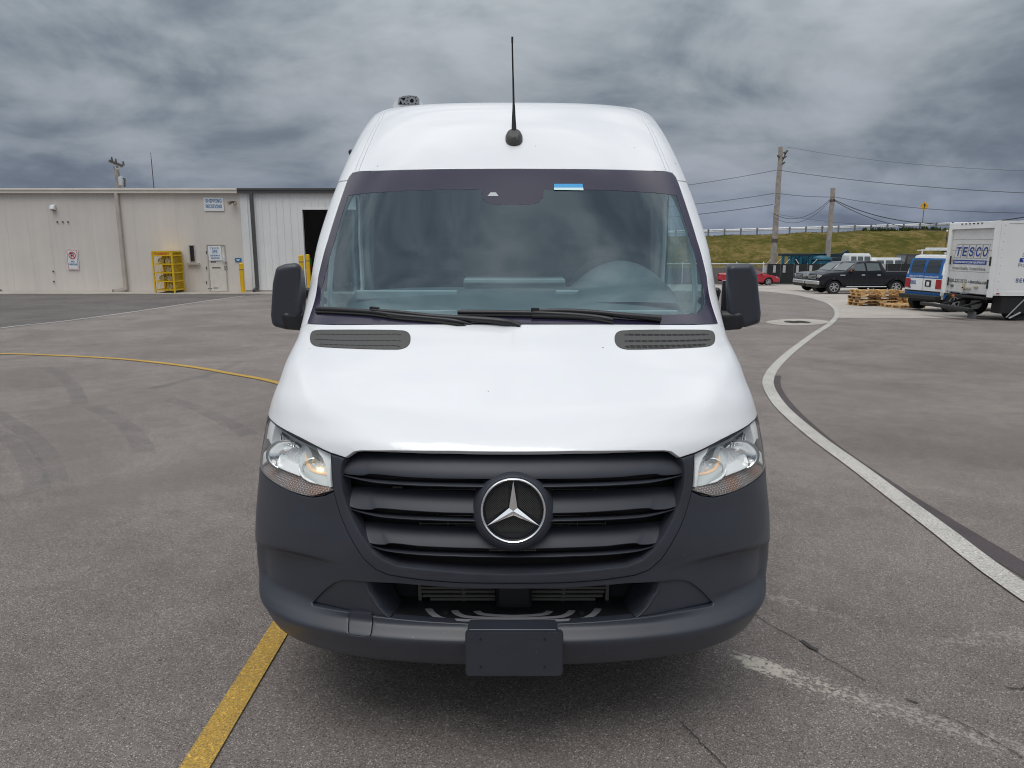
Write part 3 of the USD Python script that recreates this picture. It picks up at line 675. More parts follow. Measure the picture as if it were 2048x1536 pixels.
part(t, 'body', cyl((q[0] + 0.25, BY + 1.65, zt), (q[0] + 0.25, BY + 1.65, zt + 0.55), 0.17, 20), 'interior_dark')
part(t, 'hoop', cyl((q[0] + 0.25, BY + 1.65, zt + 0.36), (q[0] + 0.25, BY + 1.65, zt + 0.39), 0.178, 20), 'black')

# pavement along the front
solo('pavement', box(-42, 4, BY - 1.1, BY - 0.025, gz - 0.9, gz + 0.05, 0.02), 'concrete', kind='structure')

# bollards
def bollard(px, py, y, r, label, zb=None):
    q = at_y(px, py, y); z0 = gz + 0.05 if y > BY - 1.1 else float(ground_z(q[0], y)) + 0.004
    t = thing('bollard', label, 'bollard', (q[0], y, z0), group='yellow bollards by the building')
    ht = q[2]
    prof = [(r, z0), (r, ht - 0.05), (r * 0.9, ht - 0.02), (r * 0.6, ht), (0.0, ht + 0.005)]
    part(t, 'sleeve', lathe(prof, (q[0], y)), 'bollard_yellow', smooth=40)
    part(t, 'groove', lathe([(r + 0.002, ht - 0.30), (r + 0.004, ht - 0.29), (r + 0.004, ht - 0.27), (r + 0.002, ht - 0.26)], (q[0], y)), 'stain_dark')
def lathe(prof, c, n=24):
    a = np.arange(n + 1) * 2 * np.pi / n
    P = np.array([[(c[0] + r * math.cos(t), c[1] + r * math.sin(t), z) for t in a] for r, z in prof])
    v, f = gridmesh(P); return v, f
bollard(482, 526, BY - 0.55, 0.09, 'yellow bollard beside the beige door under the small blue sign')
bollard(601.5, 510, BY - 1.6, 0.10, 'left one of the two yellow bollards at the open bay door')
bollard(615, 508.5, BY - 0.35, 0.085, 'right one of the two yellow bollards, tight against the bay door jamb')

# cylinder cage
a = at_y(311.5, 586, BY - 0.95); b = at_y(350, 586, BY - 0.95)
cx0, cx1, cy0, cy1, cz0 = a[0], b[0], BY - 0.95, BY - 0.08, gz + 0.05
cz1 = float(at_y(330, 503.5, cy0)[2])
cg = thing('cylinder_cage', 'yellow steel cage of shelves for gas cylinders against the beige wall', 'cage', ((cx0 + cx1) / 2, (cy0 + cy1) / 2, cz0))
for X in (cx0, cx1):
    for Y in (cy0, cy1):
        part(cg, 'post', box(X - 0.03, X + 0.03, Y - 0.03, Y + 0.03, cz0, cz1), 'cage_yellow')
zs = [cz0 + 0.10 + (cz1 - cz0 - 0.28) * k / 4 for k in range(5)] + [cz1 - 0.03]
for z in zs:
    part(cg, 'shelf_rail', [box(cx0 + 0.031, cx1 - 0.031, Y - 0.022, Y + 0.022, z, z + 0.05) for Y in (cy0, cy1)] + [box(X - 0.022, X + 0.022, cy0 + 0.031, cy1 - 0.031, z, z + 0.05) for X in (cx0, cx1)], 'cage_yellow')
for z in zs[:4]: part(cg, 'shelf', box(cx0 + 0.03, cx1 - 0.03, cy0 + 0.03, cy1 - 0.03, z + 0.012, z + 0.025), 'cage_yellow')
part(cg, 'header', box(cx0 + 0.032, cx1 - 0.032, cy0 - 0.012, cy0 + 0.012, zs[4] + 0.05, cz1 - 0.031), 'cage_yellow')
hf = frame(((cx0 + cx1) / 2, cy0 - 0.014, (zs[4] + 0.05 + cz1) / 2 - 0.02), (1, 0, 0), (0, 0, 1))
part(cg, 'lettering', text('FLAMMABLE', 0.085, hf, y=-0.045, bold=True, width=(cx1 - cx0) * 0.74, depth=0.004), 'sign_red')
part(cg, 'roof', box(cx0 - 0.02, cx1 + 0.02, cy0 - 0.02, cy1 + 0.02, cz1 + 0.021, cz1 + 0.03), 'cage_yellow')
mesh_ = [bar((cx1, cy0 + 0.04 + k * 0.058, cz0 + 0.1), (cx1, cy0 + 0.04 + k * 0.058, cz1 - 0.03), 0.012, 0.012, (1, 0, 0)) for k in range(14)]
mesh_ += [bar((cx1, cy0 + 0.03, cz0 + 0.15 + k * 0.08), (cx1, cy1 - 0.03, cz0 + 0.15 + k * 0.08), 0.012, 0.012) for k in range(19)]
part(cg, 'side_mesh', mesh_, 'cage_yellow')
part(cg, 'front_mesh', [bar((cx0 + 0.03 + k * 0.062, cy0, cz0 + 0.1), (cx0 + 0.03 + k * 0.062, cy0, zs[4]), 0.008, 0.008, (0, 1, 0)) for k in range(1, 13) if cx0 + 0.03 + k * 0.062 < cx1 - 0.03], 'cage_yellow')
part(cg, 'back_sheet', box(cx0, cx1, cy1 + 0.031, cy1 + 0.036, cz0 + 0.1, cz1), 'cage_yellow')
part(cg, 'brace', bar((cx1 - 0.05, cy0 + 0.05, cz0 + 1.5), (cx1 - 0.05, cy1 - 0.05, cz0 + 0.2), 0.03, 0.02), 'cage_yellow')
names = {(3, 0): 'left cylinder on the top shelf of the yellow cage', (3, 1): 'right cylinder on the top shelf of the yellow cage', (2, 1): 'single cylinder on the second shelf from the top of the yellow cage',
         (1, 0): 'left cylinder on the third shelf from the top of the yellow cage', (1, 1): 'right cylinder on the third shelf from the top of the yellow cage', (0, 1): 'single cylinder on the bottom shelf of the yellow cage'}
for (s, c), lb in names.items():
    X = cx0 + (cx1 - cx0) * (0.33 if c == 0 else 0.73); r = 0.13; z = zs[s] + 0.03 + r
    t = thing('gas_cylinder', lb, 'gas cylinder', (X, cy0 + 0.1, z - r), group='cylinders in the yellow cage')
    pr = [(0.0, 0.03), (0.07, 0.032), (0.11, 0.05), (r, 0.10), (r, 0.62), (0.1, 0.68), (0.0, 0.70)]
    ang = np.arange(17) * 2 * np.pi / 16
    P = np.array([[(X + q_ * math.cos(u), cy0 + 0.04 + d, z + q_ * math.sin(u)) for u in ang] for q_, d in pr])
    part(t, 'tank', gridmesh(P), 'cylinder_beige', smooth=40)
    part(t, 'collar', tube([(X + 0.085 * math.cos(u), cy0 + 0.05, z + 0.085 * math.sin(u)) for u in ang], 0.012, 6, False), 'cylinder_beige')
    part(t, 'valve', cyl((X, cy0 + 0.035, z), (X, cy0 + 0.075, z), 0.028, 10), 'steel')

# ------------------------------------------------------------------ utility poles and wires
def pole(name, label, px, ptop, Y, r0, r1, zbase):
    q = at_y(px, ptop, Y)
    t = thing(name, label, 'utility pole', (q[0], Y, zbase))
    zz = np.linspace(zbase - 0.3, q[2], 9)
    part(t, 'shaft', tube([(q[0] + 0.03 * math.sin(3 * k), Y, z) for k, z in enumerate(zz)], np.linspace(r0, r1, 9), 12), 'wood_pole', smooth=40)
    return t, q
pa, qa = pole('utility_pole', 'tall grey wooden utility pole behind the red car and fence', 1562, 294, 68.5, 0.30, 0.20, float(hill_z(26, 68.5)))
part(pa, 'bracket', bar((qa[0] + 0.15, 68.4, qa[2] - 1.3), (qa[0] + 0.55, 68.4, qa[2] - 0.3), 0.10, 0.10), 'wood_dark')
part(pa, 'bracket', bar((qa[0] + 0.5, 68.4, qa[2] - 0.25), (qa[0] + 1.1, 68.4, qa[2] - 0.3), 0.06, 0.06), 'grey_tank')
for k, (ox, oz) in enumerate(((0.42, -0.55), (0.36, -1.0), (0.3, -1.5), (-0.25, -0.9))):
    part(pa, 'insulator', cyl((qa[0] + ox * 0.6, 68.35, qa[2] + oz), (qa[0] + ox * 1.4, 68.35, qa[2] + oz + 0.15), 0.11, 10, 0.06), 'wood_dark')
part(pa, 'band', cyl((qa[0], 68.5, qa[2] - 8.6), (qa[0], 68.5, qa[2] - 8.3), 0.31, 12), 'wood_dark')
pb, qb = pole('utility_pole', 'shorter wooden utility pole rising behind the black pickup', 1666.5, 376, 66.8, 0.25, 0.20, float(hill_z(30, 66.8)) - 0.2)
part(pb, 'cap_band', cyl((qb[0], 66.8, qb[2] - 1.2), (qb[0], 66.8, qb[2] - 1.0), 0.235, 12), 'wood_dark')
pc, qc = pole('utility_pole', 'wooden utility pole with slanting crossarm and transformer behind the beige building', 232.5, 332, 46.0, 0.20, 0.15, -0.2)
c0_, c1_ = at_y(223, 322.5, 46.0), at_y(249.5, 333, 46.0)
part(pc, 'crossarm', bar(c0_ + [0, -0.25, 0], c1_ + [0, -0.25, 0], 0.13, 0.15), 'wood_dark')
part(pc, 'brace', [bar(at_y(233, 339, 45.75), at_y(246, 332, 45.75), 0.05, 0.05), bar(at_y(233, 339, 45.75), at_y(227, 326, 45.75), 0.05, 0.05)], 'grey_tank')
for px, py in ((224, 322), (232, 326), (247, 331)):
    q = at_y(px, py, 45.72); part(pc, 'insulator', cyl(q, q + [0, 0, 0.25], 0.07, 10, 0.04), 'wood_dark')
q = at_y(242, 362, 45.6); part(pc, 'transformer', lathe([(0, q[2] - 0.26), (0.145, q[2] - 0.26), (0.15, q[2] + 0.2), (0.12, q[2] + 0.25), (0.0, q[2] + 0.27)], (q[0], 45.6), 18), 'grey_tank', smooth=40)
part(pc, 'pipe', tube([at_y(246, 357, 45.6), at_y(249.5, 357, 45.6), at_y(249.5, 374, 45.6)], 0.05, 8), 'wood_dark')
q0, q1 = at_y(305, 400, 60.0), at_y(302.5, 318, 60.0)
t = thing('radio_mast', 'thin dark mast rising behind the roof of the beige building', 'mast', (q0[0], 60, -0.2))
part(t, 'tube', cyl((q1[0], 60, -0.2), (q1[0], 60, q1[2]), 0.06, 8, 0.03), 'wood_dark')
part(t, 'tip', cyl((q1[0], 60, q1[2]), (q1[0], 60, q1[2] + 0.5), 0.02, 6), 'wood_dark')

def wire(label, a, b, sag, r=0.028):
    a, b = np.array(a), np.array(b); s = np.linspace(0, 1, 41)[:, None]
    p = a + (b - a) * s; p[:, 2] -= (4 * s * (1 - s) * sag)[:, 0]
    solo('power_line', tube(p, r * 0.78, 5), 'wire', label, 'power line', group='wires strung from the utility poles')
def pw(px, py, Y): return at_y(px, py, Y)
wire('topmost faint wire running right from the head of the tall pole', pw(1575, 294, 68), pw(2200, 345, 46), 0.5, 0.014)
wire('wire running left from the upper part of the tall pole to behind the van', pw(1554, 340, 68.2), pw(1200, 388, 84), 0.3, 0.026)
wire('wire running right from the upper part of the tall pole across the sky', pw(1556, 340, 68.2), pw(2200, 392, 46), 0.35, 0.026)
wire('wire running left from the middle of the tall pole to behind the van', pw(1549, 386.5, 68.2), pw(1250, 418, 84), 0.25, 0.028)
wire('wire from the middle of the tall pole to the top of the shorter pole', pw(1551, 386, 68.2), pw(1666, 394, 66.6), 0.1, 0.028)
wire('wire running right from the top of the shorter pole', pw(1667, 393.5, 66.6), pw(2200, 425, 46), 0.5, 0.024)
wire('lowest wire reaching the tall pole from the left', pw(1546, 409, 68.2), pw(1250, 440, 84), 0.2, 0.034)
wire('upper of two slack wires from the shorter pole down to the tall pole', pw(1660, 399, 66.6), pw(1547, 427, 68.2), 1.0, 0.028)
wire('lower of two slack wires from the shorter pole down to the tall pole', pw(1660, 402, 66.6), pw(1547, 433.5, 68.2), 1.15, 0.022)
wire('upper of the two sagging cables running right from the shorter pole', pw(1668, 399, 66.6), pw(2200, 400, 40), 1.7, 0.045)
wire('lower of the two sagging cables running right from the shorter pole', pw(1668, 401, 66.6), pw(2200, 409, 40), 2.0, 0.035)
wire('thin slack wire falling right from the tall pole behind the shorter pole', pw(1550, 428, 68.4), pw(1760, 450, 86), 0.2, 0.016)

# ------------------------------------------------------------------ fences
FY = 63.5
mat('fence_black', (0.014, 0.018, 0.018), 0.7, noise=(1.5, 0.2))
mat('fence_patch', (0.42, 0.43, 0.43), 0.6, noise=(3, 0.12))
fx0, fx1 = at_y(1534, 545, FY)[0], 42.0
fz = lambda x: float(ground_z(x, FY)) + 0.006
ft = float(at_y(1620, 528, FY)[2])
f1 = thing('privacy_fence', 'black screened fence with pale patches between its posts behind the cars', 'fence', (30, FY, fz(30)))
xs_ = np.arange(fx0, fx1, 1.18)
for k, x in enumerate(xs_):
    part(f1, 'screen', box(x + 0.03, x + 1.15, FY - 0.02, FY + 0.02, fz(x) + 0.03, ft), 'fence_black')
    part(f1, 'post', cyl((x, FY + 0.05, fz(x)), (x, FY + 0.05, ft + 0.10), 0.04, 8), 'rail_post')
    px = 1531 + 17 + k * 23
for px in (1530.5, 1549, 1568.5, 1595, 1621.5):
    q = at_y(px, 538, FY - 0.05); part(f1, 'patch', box(q[0] - 0.12, q[0] + 0.12, FY - 0.045, FY - 0.025, ft - 0.75, ft - 0.12), 'fence_patch')
q = at_y(1766, 536, FY - 0.05); part(f1, 'patch', box(q[0] - 0.22, q[0] + 0.22, FY - 0.045, FY - 0.025, ft - 0.5, ft + 0.02), 'fence_patch')
for px, d in ((1533, 1), (1552, 1), (1570, 1), (1598, -1), (1625, 1)):
    q = at_y(px, 528, FY); part(f1, 'outrigger', bar((q[0], FY + 0.05, ft), (q[0] + 0.35 * d, FY - 0.1, ft + 0.42), 0.05, 0.04), 'galvanised')
mat('chain_wire', (0.30, 0.30, 0.29), 0.6, metal=0.3)
f2 = thing('chain_link_fence', 'grey chain link fence with thin posts left of the black fence', 'fence', (18, FY + 0.6, fz(18)))
xs_ = np.arange(8.0, fx0 + 0.2, 2.4)
for x in xs_:
    part(f2, 'post', cyl((x, FY + 0.6, fz(x)), (x, FY + 0.6, ft + 0.18), 0.045, 8), 'galvanised')
part(f2, 'top_rail', cyl((8, FY + 0.6, ft + 0.0), (fx0, FY + 0.6, ft + 0.0), 0.04, 8), 'galvanised')
wv = []
for s in (-1, 1):
    for x in np.arange(8, fx0, 0.16):
        wv.append(bar((x, FY + 0.6, fz(x) + 0.02), (x + s * (ft - fz(x)) * 0.35, FY + 0.6, ft), 0.012, 0.012, (0, 1, 0)))
part(f2, 'wire_mesh', wv, 'chain_wire', kind='stuff')
mat('low_wall', (0.20, 0.195, 0.185), 0.9, noise=(1.0, 0.12))
t = solo('low_wall', box(8, fx0 - 0.1, FY + 0.9, FY + 1.1, fz(18) - 0.1, ft - 0.35), 'low_wall', 'grey concrete wall behind the chain link fence', 'wall')

# ------------------------------------------------------------------ the white van: one smooth skin in (a, b), a round the body from the middle, b up the nose, screen and roof
mat('van_white', (0.74, 0.75, 0.765), 0.32, spec=0.5, coat=0.7, coat_roughness=0.05, noise=(1.3, 0.012), specks=(9.0, 0.045, (0.25, 0.22, 0.2)))
mat('bumper_plastic', (0.025, 0.0285, 0.039), 0.42, spec=0.62, bump=(900, 0.2, 0.001), noise=(5.0, 0.14), specks=(26.0, 0.06, (0.14, 0.14, 0.14)))
mat('grille_plastic', (0.032, 0.035, 0.046), 0.50, spec=0.45, bump=(900, 0.15, 0.001), noise=(9.0, 0.10))
mat('black_plastic', (0.012, 0.012, 0.014), 0.42)
mat('soft_black', (0.010, 0.010, 0.011), 0.75)
mat('vent_grey', (0.060, 0.058, 0.054), 0.55)
mat('frit_black', (0.020, 0.016, 0.036), 0.16, spec=0.5)
mat('chrome', (0.90, 0.91, 0.92), 0.16, metal=1.0)
mat('satin_silver', (0.92, 0.94, 0.94), 0.2, metal=0.0, spec=0.8)
mat('lamp_silver', (0.86, 0.88, 0.89), 0.16, metal=0.25, spec=0.9, bump=(70, 0.8, 0.010))
mat('lamp_grey', (0.66, 0.71, 0.70), 0.25, metal=0.0, spec=0.8)
mat('dark_silver', (0.20, 0.21, 0.215), 0.3, metal=0.3)
mat('step_grey', (0.22, 0.225, 0.24), 0.5)
mat('radiator_grey', (0.16, 0.15, 0.13), 0.5, metal=0.3)
mat('dash_grey', (0.16, 0.175, 0.18), 0.65)
mat('dash_light', (0.42, 0.45, 0.45), 0.5)
mat('cab_dark', (0.10, 0.115, 0.125), 0.8)
mat('cab_trim', (0.66, 0.69, 0.68), 0.55)
mat('sticker_blue', (0.02, 0.30, 0.62), 0.4)
mat('sticker_pale', (0.55, 0.72, 0.72), 0.4)
mat('rubber', (0.016, 0.016, 0.016), 0.8)
mat('alloy', (0.55, 0.55, 0.56), 0.3, metal=0.8)
mat('amber_lamp', (0.90, 0.66, 0.46), 0.3, emission_color=(1.0, 0.55, 0.25), emission_strength=0.12)
mat('amber_core', (1.0, 0.8, 0.4), 0.3, emission_color=(1.0, 0.66, 0.22), emission_strength=9.0)
def pane(name, tint, refl, r0):
    """clear sheet: what is behind it, tinted, and a mirror that grows towards grazing angles, the same from both sides"""
    n = {'t': ('transparent_bsdf', {'color': tint}), 'g': ('glossy_bsdf', {'color': refl, 'roughness': 0.0}), 'w': ('layer_weight', {'blend': 0.5}), 'p5': ('math', {'math_type': 'power', 'value2': 5.0}),
         'f': ('math', {'math_type': 'multiply_add', 'value2': 1 - r0, 'value3': r0, 'use_clamp': True}), 'm': ('mix_closure', {})}
    M[name] = usdkit.material(stage, '/World/Looks/' + name, n, [('w.facing', 'p5.value1'), ('p5.value', 'f.value1'), ('f.value', 'm.fac'), ('t.BSDF', 'm.closure1'), ('g.BSDF', 'm.closure2')], surface='m.closure')
pane('screen_glass', (0.62, 0.76, 0.77), (0.72, 0.87, 0.97), 0.095)
pane('clear_lens', (0.985, 0.99, 0.99), (1, 1, 1), 0.04)
n = {'g': ('geometry', {}), 'v': ('voronoi_texture', {'scale': 150.0, 'randomness': 0.0, 'feature': 'distance_to_edge'}), 'big': ('noise_texture', {'scale': 9.0, 'detail': 2.0}),
     'r': ('rgb_ramp', {'ramp': [(0.0, (0.16, 0.145, 0.14)), (0.10, (0.24, 0.22, 0.21)), (0.35, (0.75, 0.69, 0.66)), (1.0, (0.9, 0.86, 0.84))]}),
     'rb': ('rgb_ramp', {'ramp': [(0.0, (0.85, 0.85, 0.86)), (0.5, (0.92, 0.88, 0.87)), (0.66, (1.0, 0.72, 0.6)), (1.0, (1.0, 0.7, 0.55))]}), 'mx': ('mix', {'mix_type': 'multiply', 'fac': 1.0}),
     'b': ('bump', {'strength': 0.8, 'distance': 0.003}), 'p': ('principled_bsdf', {'roughness': 0.3, 'metallic': 0.05})}
M['honeycomb'] = usdkit.material(stage, '/World/Looks/reflector_honeycomb', n, [('g.position', 'v.vector'), ('g.position', 'big.vector'), ('v.distance', 'r.fac'), ('big.fac', 'rb.fac'), ('r.color', 'mx.color1'), ('rb.color', 'mx.color2'), ('mx.color', 'p.base_color'), ('v.distance', 'b.height'), ('b.normal', 'p.normal')], surface='p.BSDF')

KNOTS = [  # how far back, height, half width, corner depth, corner sharpness
    (.26,.30,.91,.45,2.5),(.11,.325,.932,.45,2.5),(.062,.350,.948,.5,2.5),(.032,.390,.956,.5,2.5),(.013,.43,.966,.5,2.5),(0,.466,.975,.5,2.5),(.022,.486,.986,.5,2.5),(.045,.505,.999,.5,2.5),(.044,.55,1.011,.53,2.45),
    (.04,.62,1.015,.55,2.4),(.03,.75,1.016,.6,2.3),(.04,.90,1.016,.66,2.2),(.055,1.0,.998,.66,2.25),(.09,1.09,.975,.64,2.4),(.17,1.147,.963,.6,2.7),(.36,1.24,.94,.52,3.1),(.6,1.345,.937,.42,3.3),(.84,1.432,.956,.33,3.2),
    (1.02,1.55,.971,.3,2.8),(1.24,1.755,.983,.3,2.8),(1.46,1.96,.968,.3,2.8),(1.66,2.147,.942,.32,2.8),(1.84,2.3,.926,.38,2.8),(2.06,2.46,.914,.5,2.8),(2.3,2.58,.908,.6,2.8),(2.6,2.645,.895,.6,2.8),(3.0,2.675,.87,.6,2.8)]
Y0, VX = 2.14, 1.5 / FPX * 2.2                                 # the bumper's front; the van stands a hair right of the eye
K = np.array(KNOTS)
A0, LEN = 1.25, 5.9
_d = np.r_[0, np.cumsum(np.hypot(np.diff(K[:, 0]), np.diff(K[:, 1])))]
BV = np.linspace(0, _d[-1], 840)
_c = [PchipInterpolator(_d, K[:, i])(BV) for i in range(5)]
_c = [gaussian_filter1d(q, 8.0 if i > 1 else 1.0, mode='nearest') for i, q in enumerate(_c)]
th = np.linspace(0, np.pi / 2, 700)
SV = np.linspace(0, 1, 121)
gX, gY = np.zeros((len(BV), 241)), np.zeros((len(BV), 241))
for i in range(len(BV)):
    dy, z_, W_, C_, n_ = (q[i] for q in _c)
    x = W_ * np.sin(th) ** (2 / n_); y = C_ * (1 - np.cos(th) ** (2 / n_))
    s = np.r_[0, np.cumsum(np.hypot(np.diff(x), np.diff(y)))]; s /= s[-1]
    gX[i, :121] = np.interp(SV, s, x); gY[i, :121] = Y0 + dy + np.interp(SV, s, y)
    gX[i, 121:] = W_; gY[i, 121:] = np.linspace(Y0 + dy + C_, Y0 + LEN, 121)[1:]
gX[:, :121] = gaussian_filter1d(gX[:, :121], 1.0, axis=1, mode='nearest') * 0 + gX[:, :121]
AV = np.r_[SV * A0, A0 + (LEN - 0.6) * np.linspace(0, 1, 121)[1:]]
fX, fY = RectBivariateSpline(BV, AV, gX, kx=3, ky=1), RectBivariateSpline(BV, AV, gY, kx=3, ky=1)
fZ = interp1d(BV, _c[1], kind='cubic', fill_value='extrapolate')
BMAX = BV[-1]
def S(a, b):
    a, b = np.asarray(a, float), np.clip(np.asarray(b, float), 0, BMAX)
    m = np.minimum(np.abs(a), AV[-1])
    return np.stack([np.sign(a) * fX.ev(b, m) + VX, fY.ev(b, m), fZ(b)], -1)
def SN(a, b, e=0.004):
    a, b = np.asarray(a, float), np.clip(np.asarray(b, float), e, BMAX - e)
    n = np.cross(S(a + e, b) - S(a - e, b), S(a, b + e) - S(a, b - e))
    return n / (np.linalg.norm(n, axis=-1, keepdims=True) + 1e-12)
# the photo's place of each point of the skin, and back
_a, _b = np.meshgrid(np.linspace(0, A0 * 1.01, 130), BV[::4], indexing='ij')
_p = S(_a, _b); _n = SN(_a, _b); _v = _p - np.array([0, 0, EYE]); _v /= np.linalg.norm(_v, axis=-1, keepdims=True)
_ok = ((_n * _v).sum(-1) < -0.03).ravel()
_q = project(_p).reshape(-1, 2)[_ok]; _ab = np.stack([_a.ravel(), _b.ravel()], 1)[_ok]
CXV = 1025.5
_q[:, 0] -= CXV
_li, _ni = LinearNDInterpolator(_q, _ab), NearestNDInterpolator(_q, _ab)
def inv(px, py):
    px, py = np.asarray(px, float) - CXV, np.asarray(py, float)
    r = _li(np.abs(px), py); bad = np.isnan(r[..., 0]); r[bad] = _ni(np.abs(px), py)[bad]
    return r[..., 0] * np.where(px < 0, -1, 1), r[..., 1]
def at(px, py, off=0.0, it=6):
    """the point seen at that place that lies off metres behind the skin (along the van)"""
    px, py = np.broadcast_arrays(np.asarray(px, float), np.asarray(py, float)); off = np.broadcast_to(off, px.shape)
    a, b = inv(px, py); T = np.stack([px, py], -1)
    f = lambda a, b: S(a, b) + off[..., None] * np.array([0, 1.0, 0])
    for _ in range(it):
        e = T - project(f(a, b)); h = 0.003
        ja, jb = (project(f(a + h, b)) - project(f(a - h, b))) / (2 * h), (project(f(a, b + h)) - project(f(a, b - h))) / (2 * h)
        det = ja[..., 0] * jb[..., 1] - ja[..., 1] * jb[..., 0]; det = np.where(np.abs(det) < 1e-3, 1e-3, det)
        da, db = (e[..., 0] * jb[..., 1] - e[..., 1] * jb[..., 0]) / det, (ja[..., 0] * e[..., 1] - ja[..., 1] * e[..., 0]) / det
        a = a + np.clip(da, -0.05, 0.05); b = np.clip(b + np.clip(db, -0.05, 0.05), 0, BMAX)
    return f(a, b)
def AB(l):
    l = np.array(l, float); a, b = inv(l[:, 0], l[:, 1]); return np.stack([a, b], 1)
def mir(ab): return np.asarray(ab) * [-1, 1]
def both(l):
    """a traced left half, from the middle outwards, closed by its mirror image"""
    l = AB(l); l[0, 0] = 0; return l, mir(l)

def rim(ring, r, outer):
    p = np.asarray(ring); q, o = np.roll(p, -1, 0), np.roll(p, 1, 0)
    t1, t0 = q - p, p - o; t1 /= np.linalg.norm(t1, axis=1, keepdims=True) + 1e-12; t0 /= np.linalg.norm(t0, axis=1, keepdims=True) + 1e-12
    n = np.stack([-(t0 + t1)[:, 1], (t0 + t1)[:, 0]], 1); n /= np.linalg.norm(n, axis=1, keepdims=True) + 1e-12
    c = np.clip((n * np.stack([-t1[:, 1], t1[:, 0]], 1)).sum(1), 0.6, 1)
    return n / c[:, None]                                     # points to the left of the ring's direction

def panel(poly, h=0.03, r=0.004, flange=0.025, off=0.0, disp=None, hb=None):
    """a piece of the skin: rounded edge, folded-in rim. off is outwards along the normal"""
    vs, fs, n = [], [], 0
    for g in getattr(poly, 'geoms', [poly]):
        if g.is_empty or g.area < 1e-5: continue
        g = sg.polygon.orient(g, 1.0)
        rings = [resample(np.array(q.coords), hb or h * 0.6) for q in [g.exterior, *g.interiors]]
        inn = []
        V, D, F = [], [], []
        base = 0
        for q in rings:
            nn = rim(q, r, True); m = len(q)
            lev = [(0.0, r + flange), (0.0, r), (0.3, r * (1 - math.sqrt(1 - 0.49))), (1.0, 0.0)]
            for k, (fr_, dp) in enumerate(lev):
                V.append(q + nn * r * fr_); D.append(np.full(m, dp))
            for k in range(3):
                i = np.arange(m); j = (i + 1) % m; A, B = base + k * m, base + (k + 1) * m
                F += [np.stack([A + i, A + j, B + j], 1), np.stack([A + i, B + j, B + i], 1)]
            inn.append((q + nn * r, base + 3 * m)); base += 4 * m
        core = sg.Polygon(inn[0][0], [x[0] for x in inn[1:]])
        big = core.buffer(0) if not core.is_valid else core
        x0, y0, x1, y1 = big.bounds
        gx, gy = np.meshgrid(np.arange(x0, x1 + h, h), np.arange(y0, y1 + h, h * 0.866))
        gx = gx + (np.arange(gx.shape[0]) % 2)[:, None] * h / 2
        G = np.stack([gx.ravel(), gy.ravel()], 1); ib = big.buffer(-h * 0.5)
        G = G[shapely.contains_xy(ib, G[:, 0], G[:, 1])] if not ib.is_empty else G[:0]
        P = np.vstack([x[0] for x in inn] + [G]); idx = np.r_[tuple(np.arange(x[1], x[1] + len(x[0])) for x in inn) + (base + np.arange(len(G)),)]
        T = Delaunay(P + R.normal(0, 1e-8, P.shape)).simplices
        c = P[T].mean(1); T = T[shapely.contains_xy(big.buffer(1e-6), c[:, 0], c[:, 1])]
        e = P[T]; ar_ = (e[:, 1, 0] - e[:, 0, 0]) * (e[:, 2, 1] - e[:, 0, 1]) - (e[:, 1, 1] - e[:, 0, 1]) * (e[:, 2, 0] - e[:, 0, 0]); T = np.where((ar_ < 0)[:, None], T[:, ::-1], T)[np.abs(ar_) > 1e-10]
        V.append(G); D.append(np.zeros(len(G))); V, D = np.vstack(V), np.concatenate(D)
        F = np.vstack(F + [idx[T]])
        o = off - D
        if disp is not None: o = o + disp(V[:, 0], V[:, 1])
        vs.append(S(V[:, 0], V[:, 1]) + SN(V[:, 0], V[:, 1]) * o[:, None]); fs.append(F + n); n += len(V)
    return np.vstack(vs), np.vstack(fs)

def halves(l): return sg.Polygon(AB(l)), sg.Polygon(mir(AB(l)))

VAN = thing('cargo_van', 'white high roof panel van with black bumper and grille facing the viewer', 'van', (VX, Y0 + 2.5, 0.0))
# outlines traced on the left half, mirrored to the right
lead = [(1025.5, 904), (900, 902.5), (790, 901.5), (722, 901.5), (708, 904), (698, 911), (691, 916), (676, 911), (662, 906.5), (647, 900), (622, 887), (605.5, 878), (585, 867.5), (566, 857.5), (547.5, 844.5), (539.5, 836)]
lead_ab = AB(lead); lead_ab[0, 0] = 0
head_px = [(662, 908), (647, 901.5), (622, 888.5), (605.5, 879.5), (585, 869), (566, 859), (547.5, 846), (540, 838), (534.5, 848), (529, 880), (524, 907), (520.5, 931), (523, 940), (534, 955), (552.7, 968), (579, 981.5), (605.5, 990.5), (624, 994), (647.6, 991), (667, 982.5), (664, 945)]
cowl = [(1025.5, 648.5), (800, 648), (618, 647.5), (603, 655)]
cowl_ab = AB(cowl); cowl_ab[0, 0] = 0
b_out, b_tip = cowl_ab[-1, 1], lead_ab[-1, 1]
bl = np.vstack([lead_ab, [[-A0, b_tip + 0.012], [-A0, b_out]], cowl_ab[::-1]])
bonnet = sg.Polygon(np.vstack([bl, mir(bl)[::-1]])).buffer(0)
gap = 0.0022
outer = [(1025.5, 1166), (922, 1165), (842.7, 1159), (779.5, 1149.5), (753, 1139), (729, 1118), (711, 1091.5), (695, 1062.5), (682, 1031), (668.7, 984)]
inner = [(1025.5, 1147.5), (948, 1145.5), (869, 1139), (795, 1131), (766, 1118), (745, 1099.5), (726.7, 1073), (708, 1039), (695, 1010), (686, 978), (683, 946), (685, 930), (692, 914)]
of, il = AB(outer), AB(inner); of[0, 0] = il[0, 0] = 0
hl = AB(head_px)
top_in = AB([(666, 945), (664, 909), (676, 912.5), (691, 917.5)])
fl = np.vstack([of, top_in])
frame_outer = sg.Polygon(np.vstack([fl, mir(fl)[::-1]])).buffer(0)
